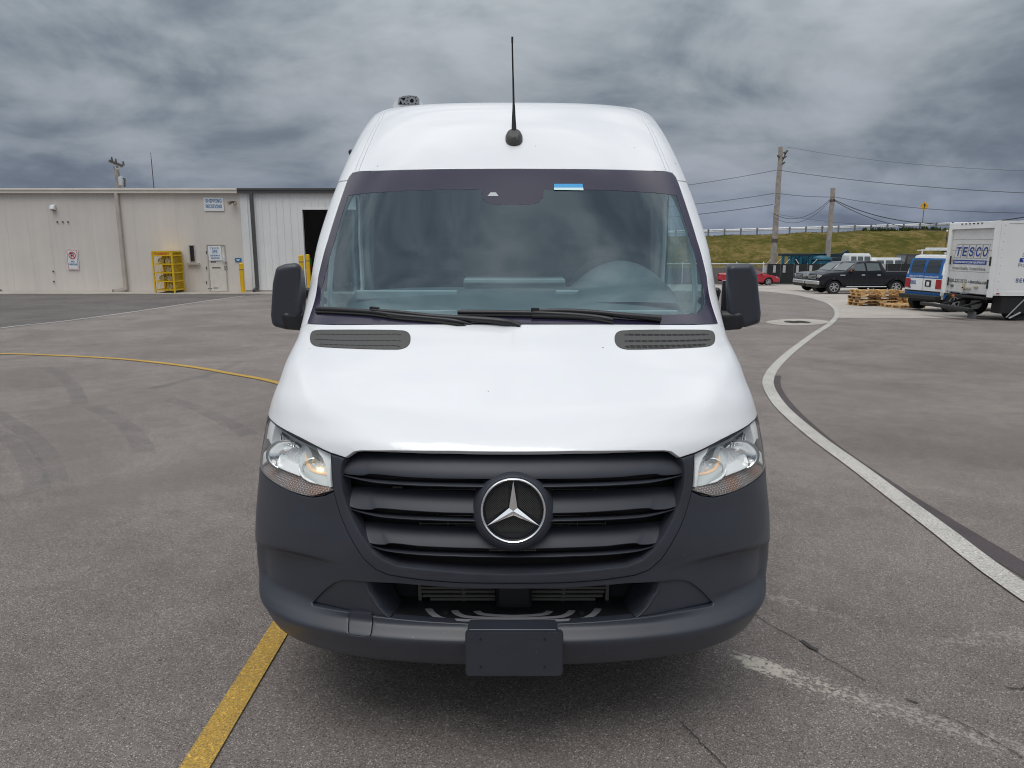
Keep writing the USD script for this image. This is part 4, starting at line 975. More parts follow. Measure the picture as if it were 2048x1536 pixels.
opening = so.unary_union([sg.Polygon(np.vstack([il, lead_ab[5::-1]])).buffer(0), sg.Polygon(mir(np.vstack([il, lead_ab[5::-1]]))).buffer(0)]).buffer(0.0005)
heads = [sg.Polygon(hl).buffer(0), sg.Polygon(mir(hl)).buffer(0)]
headsU = so.unary_union(heads)
frame_poly = frame_outer.difference(opening).difference(bonnet.buffer(gap * 1.2)).difference(headsU.buffer(gap))
frame_poly = max(getattr(frame_poly, 'geoms', [frame_poly]), key=lambda g: g.area)
# lower opening of the bumper
low = [(1025.5, 1178.5), (900, 1175.5), (800, 1167.5), (727, 1164), (700, 1161.5), (684.5, 1162.5), (666, 1168.5), (647.6, 1181.5), (632, 1196), (617.5, 1211), (620, 1214), (700, 1226), (779, 1236.5), (850, 1243), (940, 1247.5), (1025.5, 1249)]
ll = AB(low); ll[0, 0] = ll[-1, 0] = 0
low_open = sg.Polygon(np.vstack([ll, mir(ll)[::-1]])).buffer(0)
tow = AB([(699, 1223.5), (741, 1227), (744, 1231), (742, 1268), (738, 1272.5), (702, 1269.5), (697.5, 1265), (697, 1228)])
towp = sg.Polygon(smooth_closed(tow, 1))
zone = sg.box(-A0, 0.02, A0, b_tip + 0.012)
bumper = zone.difference(bonnet.buffer(gap)).difference(headsU.buffer(gap)).difference(frame_outer.buffer(gap)).difference(opening).difference(low_open).difference(towp.buffer(0.0011))
bumper = max(getattr(bumper, 'geoms', [bumper]), key=lambda g: g.area)
# soft shoulders pressed into the bumper: a hollow below the crease that runs from the wheel arch inwards
crease = AB([(515, 1086), (560, 1097), (610, 1108), (660, 1119), (715, 1131)])
crease_a, crease_b = np.abs(crease[:, 0]), crease[:, 1]
o_ = np.argsort(crease_a); cre = interp1d(crease_a[o_], crease_b[o_], fill_value='extrapolate')
lip_b = float(AB([(1025.5, 1262)])[0, 1])
def bumper_disp(a, b):
    m = np.abs(a)
    top = cre(m)
    hollow = sstep(top + 0.004, top - 0.024, b) * sstep(lip_b + 0.005, lip_b + 0.055, b) * sstep(0.46, 0.84, m) * (1 - sstep(A0 - 0.24, A0 - 0.10, m))
    return -0.034 * hollow
bcr = AB([(594, 672), (595, 690), (597, 712), (606, 759), (632, 820), (668, 866), (690, 900)])
_o = np.argsort(bcr[:, 1]); bca = interp1d(bcr[_o, 1], np.abs(bcr[_o, 0]), fill_value=(abs(bcr[_o[0], 0]), abs(bcr[_o[-1], 0])), bounds_error=False)
def bonnet_disp(a, b):
    m = np.abs(a); c = bca(b); e = 0.035
    up_, dn_ = m / c, np.clip((A0 * 0.96 - m) / np.maximum(A0 * 0.96 - c, 0.05), 0, 1)
    t = -e * np.log(np.exp(-up_ / e) + np.exp(-dn_ / e))
    amp = 0.030 * sstep(lead_ab[0, 1] + 0.0, lead_ab[0, 1] + 0.22, b) * sstep(b_out - 0.10, b_out - 0.42, b)
    return amp * np.clip(t, 0, 1) ** 1.3
part(VAN, 'bonnet', panel(bonnet.buffer(-gap / 2), h=0.022, r=0.003, flange=0.02, disp=bonnet_disp), 'van_white', smooth=40)
bp = part(VAN, 'bumper', panel(bumper, h=0.011, r=0.004, flange=0.03, disp=bumper_disp), 'bumper_plastic', smooth=40)
part(bp, 'tow_cover', panel(towp.buffer(-0.0001), h=0.012, r=0.0016, flange=0.02), 'bumper_plastic', smooth=40)
gl = part(VAN, 'grille', panel(frame_poly, h=0.016, r=0.006, flange=0.05, off=0.004), 'grille_plastic', smooth=40)
# slats and fins
def curve(l, n=121):
    """left half from outside to the middle -> whole, even in x"""
    l = np.array(l, float); x = np.linspace(l[0, 0], CXV, n); y = PchipInterpolator(l[:, 0], l[:, 1])(x)
    return np.r_[x, 2 * CXV - x[-2::-1]], np.r_[y, y[-2::-1]]
def strip(top, bot, rows, xa=None):
    tx, ty = curve(top); bx, by = curve(bot)
    P = []
    for f, off in rows:
        P.append(at(tx + (bx - tx) * f, ty + (by - ty) * f, off))
    P.append(P[-1] + [0, 0.05, 0.0])
    return gridmesh(np.array(P))
slat = [(0.0, 0.070), (0.15, 0.056), (0.35, 0.042), (0.6, 0.028), (0.85, 0.017), (0.97, 0.0125), (1.0, 0.015)]
fin = [(0.0, 0.060), (0.25, 0.035), (0.55, 0.016), (0.72, 0.009), (0.85, 0.007), (1.0, 0.011)]
part(gl, 'slat', strip([(694, 913), (702, 907), (725, 905), (1025.5, 907)], [(685, 946), (727, 950.5), (738, 948), (816, 954), (895, 957), (1025.5, 958)], [(0.0, 0.065), (0.2, 0.045), (0.45, 0.028), (0.7, 0.018), (0.9, 0.013), (1.0, 0.014)]), 'grille_plastic', smooth=40)
part(gl, 'fin', strip([(684, 946), (727, 953), (762, 957), (869, 961), (1025.5, 964)], [(685, 951), (727, 962), (762, 967.5), (869, 973.5), (1025.5, 976)], fin), 'grille_plastic', smooth=40)
part(gl, 'slat', strip([(688, 972), (760, 975), (869, 980), (1025.5, 984)], [(700.5, 1013.5), (742, 1020), (753, 1017), (816, 1021.5), (895.5, 1026), (1025.5, 1028)], slat), 'grille_plastic', smooth=40)
part(gl, 'fin', strip([(699, 1014), (737, 1021), (770, 1026), (869, 1030), (1025.5, 1033)], [(701, 1019), (737, 1030), (770, 1036), (869, 1042), (1025.5, 1045)], fin), 'grille_plastic', smooth=40)
part(gl, 'slat', strip([(712, 1040), (790, 1047), (869, 1051), (1025.5, 1054)], [(734.5, 1084.5), (769, 1090), (780, 1087), (843, 1093), (948, 1097), (1025.5, 1098.5)], slat), 'grille_plastic', smooth=40)
part(gl, 'fin', strip([(735, 1085), (764, 1093), (790, 1096), (869, 1100), (1025.5, 1103)], [(737, 1090), (764, 1101), (790, 1106), (869, 1112.5), (1025.5, 1116)], fin), 'grille_plastic', smooth=40)
part(gl, 'sill', strip([(758, 1104), (800, 1118), (869, 1124), (1025.5, 1128)], [(766, 1121), (797, 1135), (869, 1144), (1025.5, 1152)], [(0.0, 0.07), (0.4, 0.045), (0.8, 0.02), (1.0, 0.008)]), 'grille_plastic', smooth=40)
back = [at(np.linspace(690, 1361, 60), np.full(60, y), 0.10) for y in np.linspace(898, 1150, 12)]
part(gl, 'backing', gridmesh(np.array(back)), 'soft_black')
rl = []
for y, xs0 in ((966, (800, 960)), (978.5, (770, 950)), (984, (870, 945)), (1031, (800, 950)), (1047, (840, 952)), (1052, (912, 950)), (1100, (980, 1020))):
    for sgn_ in (1, -1):
        x = np.array(xs0, float); x = x if sgn_ == 1 else 2 * CXV - x
        q = at(x, [y, y], 0.085); rl.append(bar(q[0], q[1], 0.004, 0.004))
        for u in np.linspace(x[0], x[1], 3): q = at([u, u], [y - 3, y + 4], 0.083); rl.append(bar(q[0], q[1], 0.003, 0.003, (0, 1, 0)))
part(gl, 'cooler_bars', rl, 'radiator_grey')
q = at(796, 974, 0.082); part(gl, 'sensor', box(q[0] - 0.018, q[0] + 0.018, q[1] - 0.01, q[1] + 0.02, q[2] - 0.012, q[2] + 0.006, 0.003), 'vent_grey')

# badge
bc = at(1026.5, 1021.5, -0.012); tilt = math.radians(9)
up = np.array([0, math.sin(tilt), math.cos(tilt)]); nb = np.array([0, -math.cos(tilt), math.sin(tilt)])
BF = frame(bc, (1, 0, 0), up)
def rev(prof, n=72, sx=1.0, sy=1.0, cy=0.0):
    a = np.arange(n + 1) * 2 * np.pi / n
    P = np.array([[(r * math.cos(t) * sx, r * math.sin(t) * sy + cy * d_, h) for t in a] for r, h, d_ in prof])
    v, f = gridmesh(P); return BF(v), f
rr = 0.1065
part(gl, 'badge_housing', rev([(rr + 0.034, -0.085, 1), (rr + 0.026, -0.040, 0.9), (rr + 0.018, -0.016, 0.6), (rr + 0.010, -0.003, 0.25), (rr + 0.004, 0.001, 0), (rr - 0.002, -0.002, 0), (rr - 0.009, -0.012, 0)], sx=1.0, sy=1.0, cy=-0.010), 'grille_plastic', smooth=50)
bd = part(gl, 'badge', rev([(rr + 0.001, -0.003, 0), (rr - 0.0005, 0.003, 0), (rr - 0.004, 0.006, 0), (rr - 0.008, 0.004, 0), (rr - 0.0105, -0.002, 0), (rr - 0.011, -0.010, 0)]), 'chrome', smooth=50, label='round chrome emblem with a three pointed star')
ra, h0, hc, wst = rr - 0.0095, -0.004, 0.0062, 0.0155
vs, fs = [], []
for k in range(3):
    t = math.pi / 2 + k * 2 * math.pi / 3
    tip = (ra * math.cos(t), ra * math.sin(t), 0.001)
    l_, r_ = [(wst * math.cos(t + s * math.pi / 3), wst * math.sin(t + s * math.pi / 3), h0) for s in (1, -1)]
    n0 = len(vs); vs += [(0, 0, hc), tip, l_, r_, (ra * math.cos(t), ra * math.sin(t), -0.008), (l_[0], l_[1], -0.008), (r_[0], r_[1], -0.008)]
    fs += [(n0, n0 + 1, n0 + 2), (n0, n0 + 3, n0 + 1), (n0 + 2, n0 + 1, n0 + 4), (n0 + 2, n0 + 4, n0 + 5), (n0 + 1, n0 + 3, n0 + 6), (n0 + 1, n0 + 6, n0 + 4)]
part(bd, 'star', (BF(np.array(vs, float)), np.array(fs)), 'chrome')
disc = sg.Point(0, 0).buffer(rr - 0.0095, quad_segs=24)
part(bd, 'plate', prism(disc, 0.002, lambda v: BF(v - [0, 0, 0.022])), 'black_plastic')
star2 = so.unary_union([sg.LineString([(0, 0), (ra * math.cos(math.pi / 2 + k * 2 * math.pi / 3), ra * math.sin(math.pi / 2 + k * 2 * math.pi / 3))]).buffer(0.012) for k in range(3)])
win_ = disc.buffer(-0.008).difference(star2.buffer(0.003)).difference(sg.box(-0.2, -0.2, 0.2, -0.072))
lines = []
for s in np.arange(-0.11, 0.111, 0.0075):
    lines += [sg.LineString([(s - 0.12, -0.12), (s + 0.12, 0.12)]), sg.LineString([(s + 0.12, -0.12), (s - 0.12, 0.12)])]
net = so.unary_union([l.buffer(0.00055) for l in lines]).intersection(win_)
part(bd, 'mesh', prism(net, 0.003, lambda v: BF(v - [0, 0, 0.0195])), 'vent_grey')

# bumper's lower middle: blanks, scoops, intake, step
blank = AB([(619.5, 1210), (633, 1196.5), (648.5, 1182.5), (667, 1169.5), (685, 1163.5), (700, 1162.5), (728, 1165), (739, 1191), (754, 1214), (771, 1229.5), (779, 1234), (700, 1223.5)])
bp1, bp2 = sg.Polygon(blank), sg.Polygon(mir(blank))
b_lo, b_hi = blank[:, 1].min(), blank[:, 1].max()
def blank_disp(a, b):
    m = np.abs(a); a_in = np.interp(b, [b_lo, b_hi], [abs(blank[10, 0]), abs(blank[6, 0])])
    return -0.030 + 0.022 * sstep(0.30, 0.0, m - a_in)
for p_ in (bp1, bp2):
    part(bp, 'lamp_blank', panel(p_.buffer(0.004), h=0.02, r=0.003, flange=0.02, disp=blank_disp), 'bumper_plastic', smooth=40)
ex = [(727, 1163), (732, 1180), (740, 1192), (748, 1205), (757, 1217), (768, 1228), (782, 1238)]
ix = [(784, 1168), (790, 1180), (797, 1192), (804, 1203), (810, 1213), (816, 1222), (830, 1240)]
for sgn_ in (1, -1):
    rows = []
    for f, off in ((-0.06, 0.012), (0.0, 0.006), (0.12, 0.010), (0.35, 0.034), (0.65, 0.075), (1.0, 0.13)):
        x = np.array([e[0] + (i[0] - e[0]) * f for e, i in zip(ex, ix)]); y = np.array([e[1] + (i[1] - e[1]) * f for e, i in zip(ex, ix)])
        x = x if sgn_ == 1 else 2 * CXV - x
        P = at(x, y, off); dd = np.r_[0, np.cumsum(np.linalg.norm(np.diff(P, axis=0), axis=1))]
        rows.append(PchipInterpolator(dd, P)(np.linspace(0, dd[-1], 24)))
    part(bp, 'scoop', gridmesh(np.array(rows)), 'bumper_plastic', smooth=50)
lipx = np.linspace(760, 2 * CXV - 760, 61)
lo_ = np.array(low[10:], float); o_ = np.argsort(lo_[:, 0]); lipf = PchipInterpolator(lo_[o_, 0], lo_[o_, 1])
lipy = lipf(np.where(lipx > CXV, 2 * CXV - lipx, lipx))
E_ = at(lipx, lipy, 0.004)
fl_rows = [E_ + [0, 0, -0.006], E_ + [0, 0.02, -0.003], E_ + [0, 0.17, 0.0], E_ + [0, 0.172, 0.12]]
part(bp, 'intake_floor', gridmesh(np.array(fl_rows)), 'black_plastic')
zf_ = float(E_[30, 2]) + 0.002
def onfloor(cx6, cy6):
    d = rays(740 + np.asarray(cx6) / 3.657, 1130 + np.asarray(cy6) / 3.657); t = (zf_ - EYE) / d[..., 2]; return (d * t[..., None])[..., :2]
def ustripe(pts, w):
    g = onfloor(*np.array(pts, float).T); g = smooth_open(g, 60); return shapely.affinity.scale(shapely.affinity.scale(sg.LineString(g), 0.58, 1.0, origin=(0, 0)).buffer(w / 2, cap_style=2), 1 / 0.58, 1.0, origin=(0, 0))
lf = [[(428, 322), (462, 362), (520, 392), (620, 404), (1048, 413)], [(618, 334), (650, 364), (710, 382), (800, 388), (1048, 395)], [(782, 340), (815, 360), (860, 367), (1048, 377)]]
for k, l in enumerate(lf):
    full = l + [(2 * 1048 - x, y - 0.018 * (1048 - x) * 0 ) for x, y in l[-2::-1]]
    part(bp, 'step_stripe', prism(ustripe(full, 0.0145), 0.0012, lambda v, k=k: v + [0, 0, zf_ + 0.001]), 'step_grey')
for cxx in (552, 1545):
    g = onfloor(cxx, 352); part(bp, 'screw', cyl((g[0], g[1], zf_), (g[0], g[1], zf_ + 0.006), 0.011, 12), 'soft_black')
yb = float(E_[30, 1]) + 0.16
ib = []
part(bp, 'intake_back', box(-0.62 + VX, 0.62 + VX, yb + 0.02, yb + 0.03, 0.45, 0.75), 'soft_black')
for y6, x0_, x1_ in ((160, 362, 918), (187, 375, 918), (219, 385, 918), (244, 440, 918), (281, 430, 900)):
    for sgn_ in (1, -1):
        a_ = at_y(740 + x0_ / 3.657, 1130 + y6 / 3.657, yb); b_ = at_y(740 + x1_ / 3.657, 1130 + (y6 - 0) / 3.657, yb)
        X0_, X1_ = (a_[0], b_[0]) if sgn_ == 1 else (2 * VX - b_[0], 2 * VX - a_[0])
        part(bp, 'intake_bar', box(X0_, X1_, yb - 0.01, yb + 0.012, a_[2] - 0.0045, a_[2] + 0.0045, 0.002), 'radiator_grey')
for x6 in (365, 685, 1415, 1735):
    a_ = at_y(740 + x6 / 3.657, 1130 + 165 / 3.657, yb); part(bp, 'intake_post', box(a_[0] - 0.006, a_[0] + 0.006, yb - 0.004, yb + 0.018, a_[2] - 0.09, a_[2] + 0.02), 'radiator_grey')
a_, b_ = at_y(740 + 920 / 3.657, 1130 + 160 / 3.657, yb - 0.06), at_y(740 + 1185 / 3.657, 1130 + 330 / 3.657, yb - 0.06)
part(bp, 'intake_cover', box(a_[0], b_[0], yb - 0.06, yb + 0.02, b_[2], a_[2] + 0.05, 0.012), 'black_plastic')
# number plate holder
a_, b_ = at_y(930, 1256, Y0 - 0.018), at_y(1125.5, 1353, Y0 - 0.018)
pz0, pz1 = b_[2], a_[2] - 0.012
pp = rrect(a_[0] - VX, b_[0] - VX, -(pz1 - pz0) / 2, (pz1 - pz0) / 2, 0.014)
PF = frame((VX, Y0 - 0.016, (pz0 + pz1) / 2), (1, 0, 0), (0, 0.0, 1))
pl_ = part(VAN, 'number_plate_holder', prism(pp, 0.012, lambda v: PF(v - [0, 0, 0.012])) + [(lambda q: (q[0], q[1]))(x) for x in prism(pp.buffer(-0.004), 0.004, lambda v: PF(v + [0, 0, 0.0]))], 'bumper_plastic')
part(pl_, 'bracket', box(VX - 0.149, VX + 0.149, Y0 - 0.0155, Y0 + 0.06, pz0 + 0.02, pz1 + 0.002, 0.008), 'bumper_plastic')
for sx_ in (-0.105, 0.105):
    for sz_ in (-0.045, 0.055):
        part(pl_, 'bolt', cyl((VX + sx_, Y0 - 0.019, (pz0 + pz1) / 2 + sz_), (VX + sx_, Y0 - 0.0225, (pz0 + pz1) / 2 + sz_), 0.004, 8), 'soft_black')

# headlamps
H6 = lambda l: [(500 + x / 7.68, 820 + y / 7.68) for x, y in l]
inner_out = hl
honey = [(172, 860), (228, 792), (330, 870), (480, 940), (620, 990), (738, 1030), (790, 1080), (860, 1115), (1000, 1160), (1200, 1205), (1238, 1240), (960, 1322), (800, 1308), (600, 1258), (380, 1158), (250, 1060), (180, 960)]
bezel = [(255, 440), (218, 540), (192, 640), (178, 760), (172, 850), (228, 788), (262, 788), (360, 860), (500, 930), (640, 985), (738, 1024), (722, 960), (700, 862), (600, 830), (480, 770), (370, 690), (318, 610), (300, 520), (300, 440)]
blade = [(716, 618), (738, 632), (765, 720), (800, 800), (850, 880), (920, 935), (1000, 970), (1080, 990), (1160, 1010), (1195, 1200), (1100, 1180), (1000, 1150), (880, 1105), (800, 1055), (745, 990), (715, 900), (700, 800), (698, 680)]
blade_edge = [(698, 660), (712, 640), (716, 760), (728, 880), (760, 975), (815, 1040), (900, 1085), (1010, 1125), (1190, 1175), (1196, 1202), (1100, 1182), (1000, 1152), (880, 1107), (800, 1057), (745, 992), (713, 900), (699, 800)]
trim = [(985, 575), (1210, 672), (1225, 700), (1200, 830), (1215, 1010), (1232, 1190), (1196, 1200), (1172, 1050), (1160, 960), (1130, 850), (1080, 740), (1030, 670)]
trim_top = [(375, 215), (520, 330), (700, 445), (850, 520), (985, 575), (1030, 672), (960, 610), (850, 560), (700, 490), (560, 400), (440, 300), (372, 240)]
rib_dark = [(775, 545), (830, 620), (855, 700), (862, 790), (810, 830), (780, 760), (742, 640), (725, 560)]
def tilt_(poly, k, lo):
    y0_, y1_ = poly.bounds[1], poly.bounds[3]
    cy_, cx_ = poly.centroid.y, poly.centroid.x
    ln = np.polyfit(*np.array(poly.exterior.coords).T, 1)          # the piece's own run, so that the tilt is across it
    return lambda a, b: lo - k * np.clip(b - (ln[0] * a + ln[1]) + 0.02, 0, 0.2)
for side_ in (0, 1):
    mm = (lambda ab: ab) if side_ == 0 else mir
    Pg = lambda l: sg.Polygon(mm(AB(H6(l)))).buffer(0)
    hp = heads[side_]
    hd = part(VAN, 'headlight', panel(hp.buffer(-0.006), h=0.012, r=0.002, flange=0.004, off=0, disp=tilt_(hp, 0.55, -0.030)), 'lamp_silver', smooth=40)
    # side wall of the housing
    ring = resample(np.array(hp.buffer(-0.0015).exterior.coords), 0.012)
    ring = np.vstack([ring, ring[:1]])
    part(hd, 'housing', gridmesh(np.array([S(ring[:, 0], ring[:, 1]) + SN(ring[:, 0], ring[:, 1]) * o for o in (-0.001, -0.065)])), 'dark_silver', smooth=40)
    part(hd, 'reflector', panel(Pg(honey), h=0.012, r=0.002, flange=0.05, off=0, disp=tilt_(Pg(honey), 0.35, -0.005)), 'honeycomb', smooth=40)
    part(hd, 'bezel', panel(Pg(bezel), h=0.008, r=0.004, flange=0.05, off=0, disp=tilt_(Pg(bezel), 0.6, -0.006)), 'satin_silver', smooth=40)
    part(hd, 'blade', panel(Pg(blade), h=0.008, r=0.003, flange=0.05, off=0, disp=tilt_(Pg(blade), 0.5, -0.010)), 'lamp_grey', smooth=40)
    part(hd, 'light_guide', panel(Pg(blade_edge), h=0.008, r=0.003, flange=0.02, off=0, disp=tilt_(Pg(blade_edge), 0.5, -0.004)), 'sticker_pale' if False else 'satin_silver', smooth=40)
    part(hd, 'trim', panel(Pg(trim), h=0.012, r=0.003, flange=0.05, off=0, disp=tilt_(Pg(trim), 0.2, -0.005)), 'satin_silver', smooth=40)
    part(hd, 'trim', panel(Pg(trim_top), h=0.012, r=0.002, flange=0.04, off=-0.008), 'dark_silver', smooth=40)
    part(hd, 'trim', panel(Pg([(305, 135), (368, 212), (338, 330), (312, 450), (300, 530), (262, 445), (238, 440), (262, 260)]), h=0.008, r=0.003, flange=0.03, off=-0.006), 'satin_silver', smooth=40)
    part(hd, 'divider', panel(Pg(rib_dark), h=0.012, r=0.003, flange=0.04, off=-0.030), 'lamp_grey', smooth=40)
    fx = lambda x: x if side_ == 0 else 2 * CXV - x
    sgx = 1 if side_ == 0 else -1
    # main lens: a bowl with a clear dome
    (mx, my), = H6([(560, 690)]); mc = at(fx(mx), my, 0.05)
    nrm = np.array([0.0, -0.97, 0.24]); r_ = 0.040
    LFm = frame(mc, np.cross((0, 0, 1.0), nrm) * -1 if False else (1, 0, 0), (0, 0.24, 0.97))
    def revo(prof, to, n=40, ex_=1.0):
        a = np.arange(n + 1) * 2 * np.pi / n
        v, f = gridmesh(np.array([[(r * math.cos(t) * ex_, r * math.sin(t), h) for t in a] for r, h in prof])); return to(v), f
    lensp = part(hd, 'main_lamp', revo([(0.054, 0.010), (0.050, 0.014), (0.044, 0.010), (0.036, -0.008), (0.02, -0.02), (0.0, -0.022)], LFm, ex_=1.25), 'chrome', smooth=50)
    part(lensp, 'dome', revo([(0.040, 0.0), (0.034, 0.012), (0.022, 0.02), (0.01, 0.024), (0.0, 0.025)], LFm, ex_=1.25), 'clear_lens', smooth=50)
    part(lensp, 'ring', revo([(0.056, 0.006), (0.056, 0.016), (0.051, 0.018), (0.049, 0.012)], LFm, ex_=1.25), 'dark_silver', smooth=50)
    # upper ribbed reflector
    (ux, uy), = H6([(430, 440)])
    for k in range(7):
        q0 = at(fx(500 + (420 + k * 42) / 7.68), 820 + (330 + k * 26) / 7.68, 0.055); q1 = at(fx(500 + (425 + k * 42) / 7.68), 820 + (480 + k * 16) / 7.68, 0.055)
        part(hd, 'flute', tube([q0, (q0 + q1) / 2 + [0, 0.006, 0], q1], 0.0042, 8), 'chrome', smooth=50)
    # turn lamp
    (tx_, ty_), = H6([(985, 880)]); tcn = at(fx(tx_), ty_, 0.045)
    LFt = frame(tcn, (1, 0, 0), (0, 0.24, 0.97))
    tl = part(hd, 'turn_lamp', revo([(0.034, 0.012), (0.031, 0.014), (0.026, 0.0), (0.014, -0.014), (0.0, -0.016)], LFt, ex_=1.1), 'chrome', smooth=50)
    part(tl, 'dome', revo([(0.026, 0.004), (0.02, 0.014), (0.01, 0.019), (0.0, 0.02)], LFt, ex_=1.1), 'clear_lens', smooth=50)
    (ox_, oy_), = H6([(1062, 912)]); oc = at(fx(ox_), oy_, 0.030)
    s_ = trimesh.creation.icosphere(2, 0.0055 if side_ == 0 else 0.0035); s_.apply_translation(oc); part(tl, 'bulb', s_, 'amber_core' if side_ == 0 else 'amber_lamp')
    strip_l = [(745, 650), (775, 740), (812, 815), (862, 888), (930, 940), (1010, 970), (1150, 1005), (1150, 1030), (1000, 1000), (915, 965), (845, 915), (795, 840), (758, 750)]
    part(tl, 'glow_strip', panel(Pg(strip_l), h=0.008, r=0.001, flange=0.004, off=0, disp=tilt_(Pg(blade), 0.5, -0.0075)), 'amber_lamp', smooth=40)
    part(hd, 'lens', panel(hp.buffer(-0.001), h=0.018, r=0.004, flange=0.0005, off=0.0), 'clear_lens', smooth=40)

# bonnet vents
vent = [(400, 745), (412, 725), (430, 714), (500, 708), (800, 707), (1120, 712), (1165, 724), (1186, 748), (1190, 780), (1184, 815), (1160, 845), (1120, 861), (1075, 868), (700, 858), (470, 846), (430, 836), (405, 815), (396, 785)]
V5 = lambda l: [(520 + x / 3.938, 480 + y / 3.938) for x, y in l]
vab = AB(V5(vent))
slots_px = [[(470, 742), (1080, 742), (1120, 752), (1090, 758), (480, 754), (440, 752)], [(450, 784), (1090, 794), (1120, 800), (1090, 808), (460, 798), (430, 790)], [(480, 822), (1070, 834), (1110, 842), (1090, 856), (1000, 858), (500, 842), (470, 832)]]
for side_ in (0, 1):
    mm = (lambda ab: ab) if side_ == 0 else mir
    vp = sg.Polygon(smooth_closed(mm(vab), 1)).buffer(0)
    sl = [sg.Polygon(mm(AB(V5(l)))).buffer(0) for l in slots_px]
    vt = part(VAN, 'bonnet_vent', panel(vp.difference(so.unary_union(sl)), h=0.02, r=0.002, flange=0.004, off=0.003, hb=0.012, disp=bonnet_disp), 'vent_grey', smooth=40)
    part(vt, 'backing', panel(vp.buffer(-0.006), h=0.03, r=0.001, flange=0.001, off=0.0008, disp=bonnet_disp), 'soft_black')
    for l in sl:
        x0_, y0_, x1_, y1_ = l.bounds
        for u in np.linspace(x0_ + 0.02, x1_ - 0.02, 14):
            c = l.intersection(sg.box(u - 0.0016, y0_ - 0.01, u + 0.0016, y1_ + 0.01))
            if c.area > 1e-6: part(vt, 'rib', panel(c.buffer(0.0006), h=0.02, r=0.0005, flange=0.001, off=0.0028, disp=bonnet_disp), 'vent_grey')
        x_, y_ = l.exterior.xy
        lv = shapely.affinity.translate(l, 0, -0.004).intersection(l).buffer(-0.0008)
        if side_ == 0 and not lv.is_empty: part(vt, 'louvre', panel(max(getattr(lv, 'geoms', [lv]), key=lambda g: g.area), h=0.02, r=0.0005, flange=0.001, off=0.0018, disp=bonnet_disp), 'vent_grey')

# windscreen
ws_px = [(1025.5, 337.5), (870, 338.5), (760, 341.5), (716, 344), (706, 346.5), (699.5, 354), (694, 366), (656.7, 480), (637, 553), (614.8, 646.8), (1025.5, 648)]
wl_ = AB(ws_px); wl_[0, 0] = wl_[-1, 0] = 0
screen = sg.Polygon(np.vstack([wl_, mir(wl_)[::-1]])).buffer(0)
sw = part(VAN, 'windscreen', panel(screen.buffer(-0.003), h=0.05, r=0.003, flange=0.001, off=0.0), 'screen_glass', smooth=True)
clr = [(1025.5, 409), (984, 408.5), (972, 403.5), (965, 394), (962, 378), (921, 378.5), (827, 381), (740, 386), (698, 391), (671, 480), (643, 581.6), (640.5, 602), (642, 614), (648, 622), (660, 628), (800, 630.5), (1025.5, 632)]
cl_ = AB(clr); cl_[0, 0] = cl_[-1, 0] = 0
clear = sg.Polygon(np.vstack([cl_, mir(cl_)[::-1]])).buffer(0)
sens = sg.Polygon(AB([(982, 384.5), (993, 384.5), (999, 392.5), (975.5, 392.5)]))
part(sw, 'frit', panel(screen.buffer(-0.004).difference(clear).difference(sens), h=0.03, r=0.0006, flange=0.0006, off=0.0012), 'frit_black', smooth=40)
part(sw, 'camera_window', panel(sens.buffer(-0.001), h=0.02, r=0.0004, flange=0.0004, off=0.0008), 'dash_light')
part(sw, 'sticker', panel(sg.Polygon(AB([(1108, 368.5), (1165, 368.5), (1167, 381), (1108, 380.5)])), h=0.02, r=0.0004, flange=0.0004, off=0.0026), 'sticker_blue', label='blue shade band sticker at the top of the windscreen')
part(sw, 'sticker_edge', panel(sg.Polygon(AB([(1108, 376.5), (1166, 376.5), (1167, 381.5), (1108, 381)])), h=0.02, r=0.0004, flange=0.0004, off=0.0038), 'sticker_pale')

# roof, rails, pillars
seam = AB([(719, 341.5), (724, 327), (735, 300), (749, 268), (765, 238), (778, 217), (785, 209.5)])
seam[:, 0] = np.minimum(seam[:, 0], 0)
sb, sa_ = seam[:, 1], seam[:, 0]
top_b = BMAX - 0.01
capl = np.vstack([wl_[:3], seam, [[seam[-1, 0], top_b]], [[0, top_b]]])
cap = sg.Polygon(np.vstack([capl, mir(capl)[::-1]])).buffer(0)
upper = sg.box(-A0, b_out, A0, top_b).difference(bonnet.buffer(gap)).difference(screen.buffer(0.002))
pil_b = float(AB([(691, 362)])[0, 1])
rest = upper.difference(cap.buffer(0.0015))
part(VAN, 'roof', panel(cap.difference(screen.buffer(0.002)), h=0.035, r=0.004, flange=0.02), 'van_white', smooth=40)
for s_ in (-1, 1):
    hs = sg.box(min(0, s_ * A0), 0, max(0, s_ * A0), 10)
    rl_ = rest.intersection(hs).intersection(sg.box(-9, pil_b + 0.002, 9, 10)); rl_ = max(getattr(rl_, 'geoms', [rl_]), key=lambda g: g.area)
    inner_line = sg.LineString(np.vstack([seam * [1, 1] - [0.030, 0]]) if s_ < 0 else mir(seam - [0.030, 0])).buffer(0.0012)
    rr_ = rl_.difference(inner_line)
    for g in getattr(rr_, 'geoms', [rr_]):
        if g.area > 0.003: part(VAN, 'roof_rail', panel(g, h=0.03, r=0.004, flange=0.02, off=0.002), 'van_white', smooth=40)
    pi_ = rest.intersection(hs).intersection(sg.box(-9, -9, 9, pil_b - 0.001)); pi_ = max(getattr(pi_, 'geoms', [pi_]), key=lambda g: g.area)
    part(VAN, 'pillar', panel(pi_, h=0.03, r=0.004, flange=0.03), 'van_white', smooth=40)
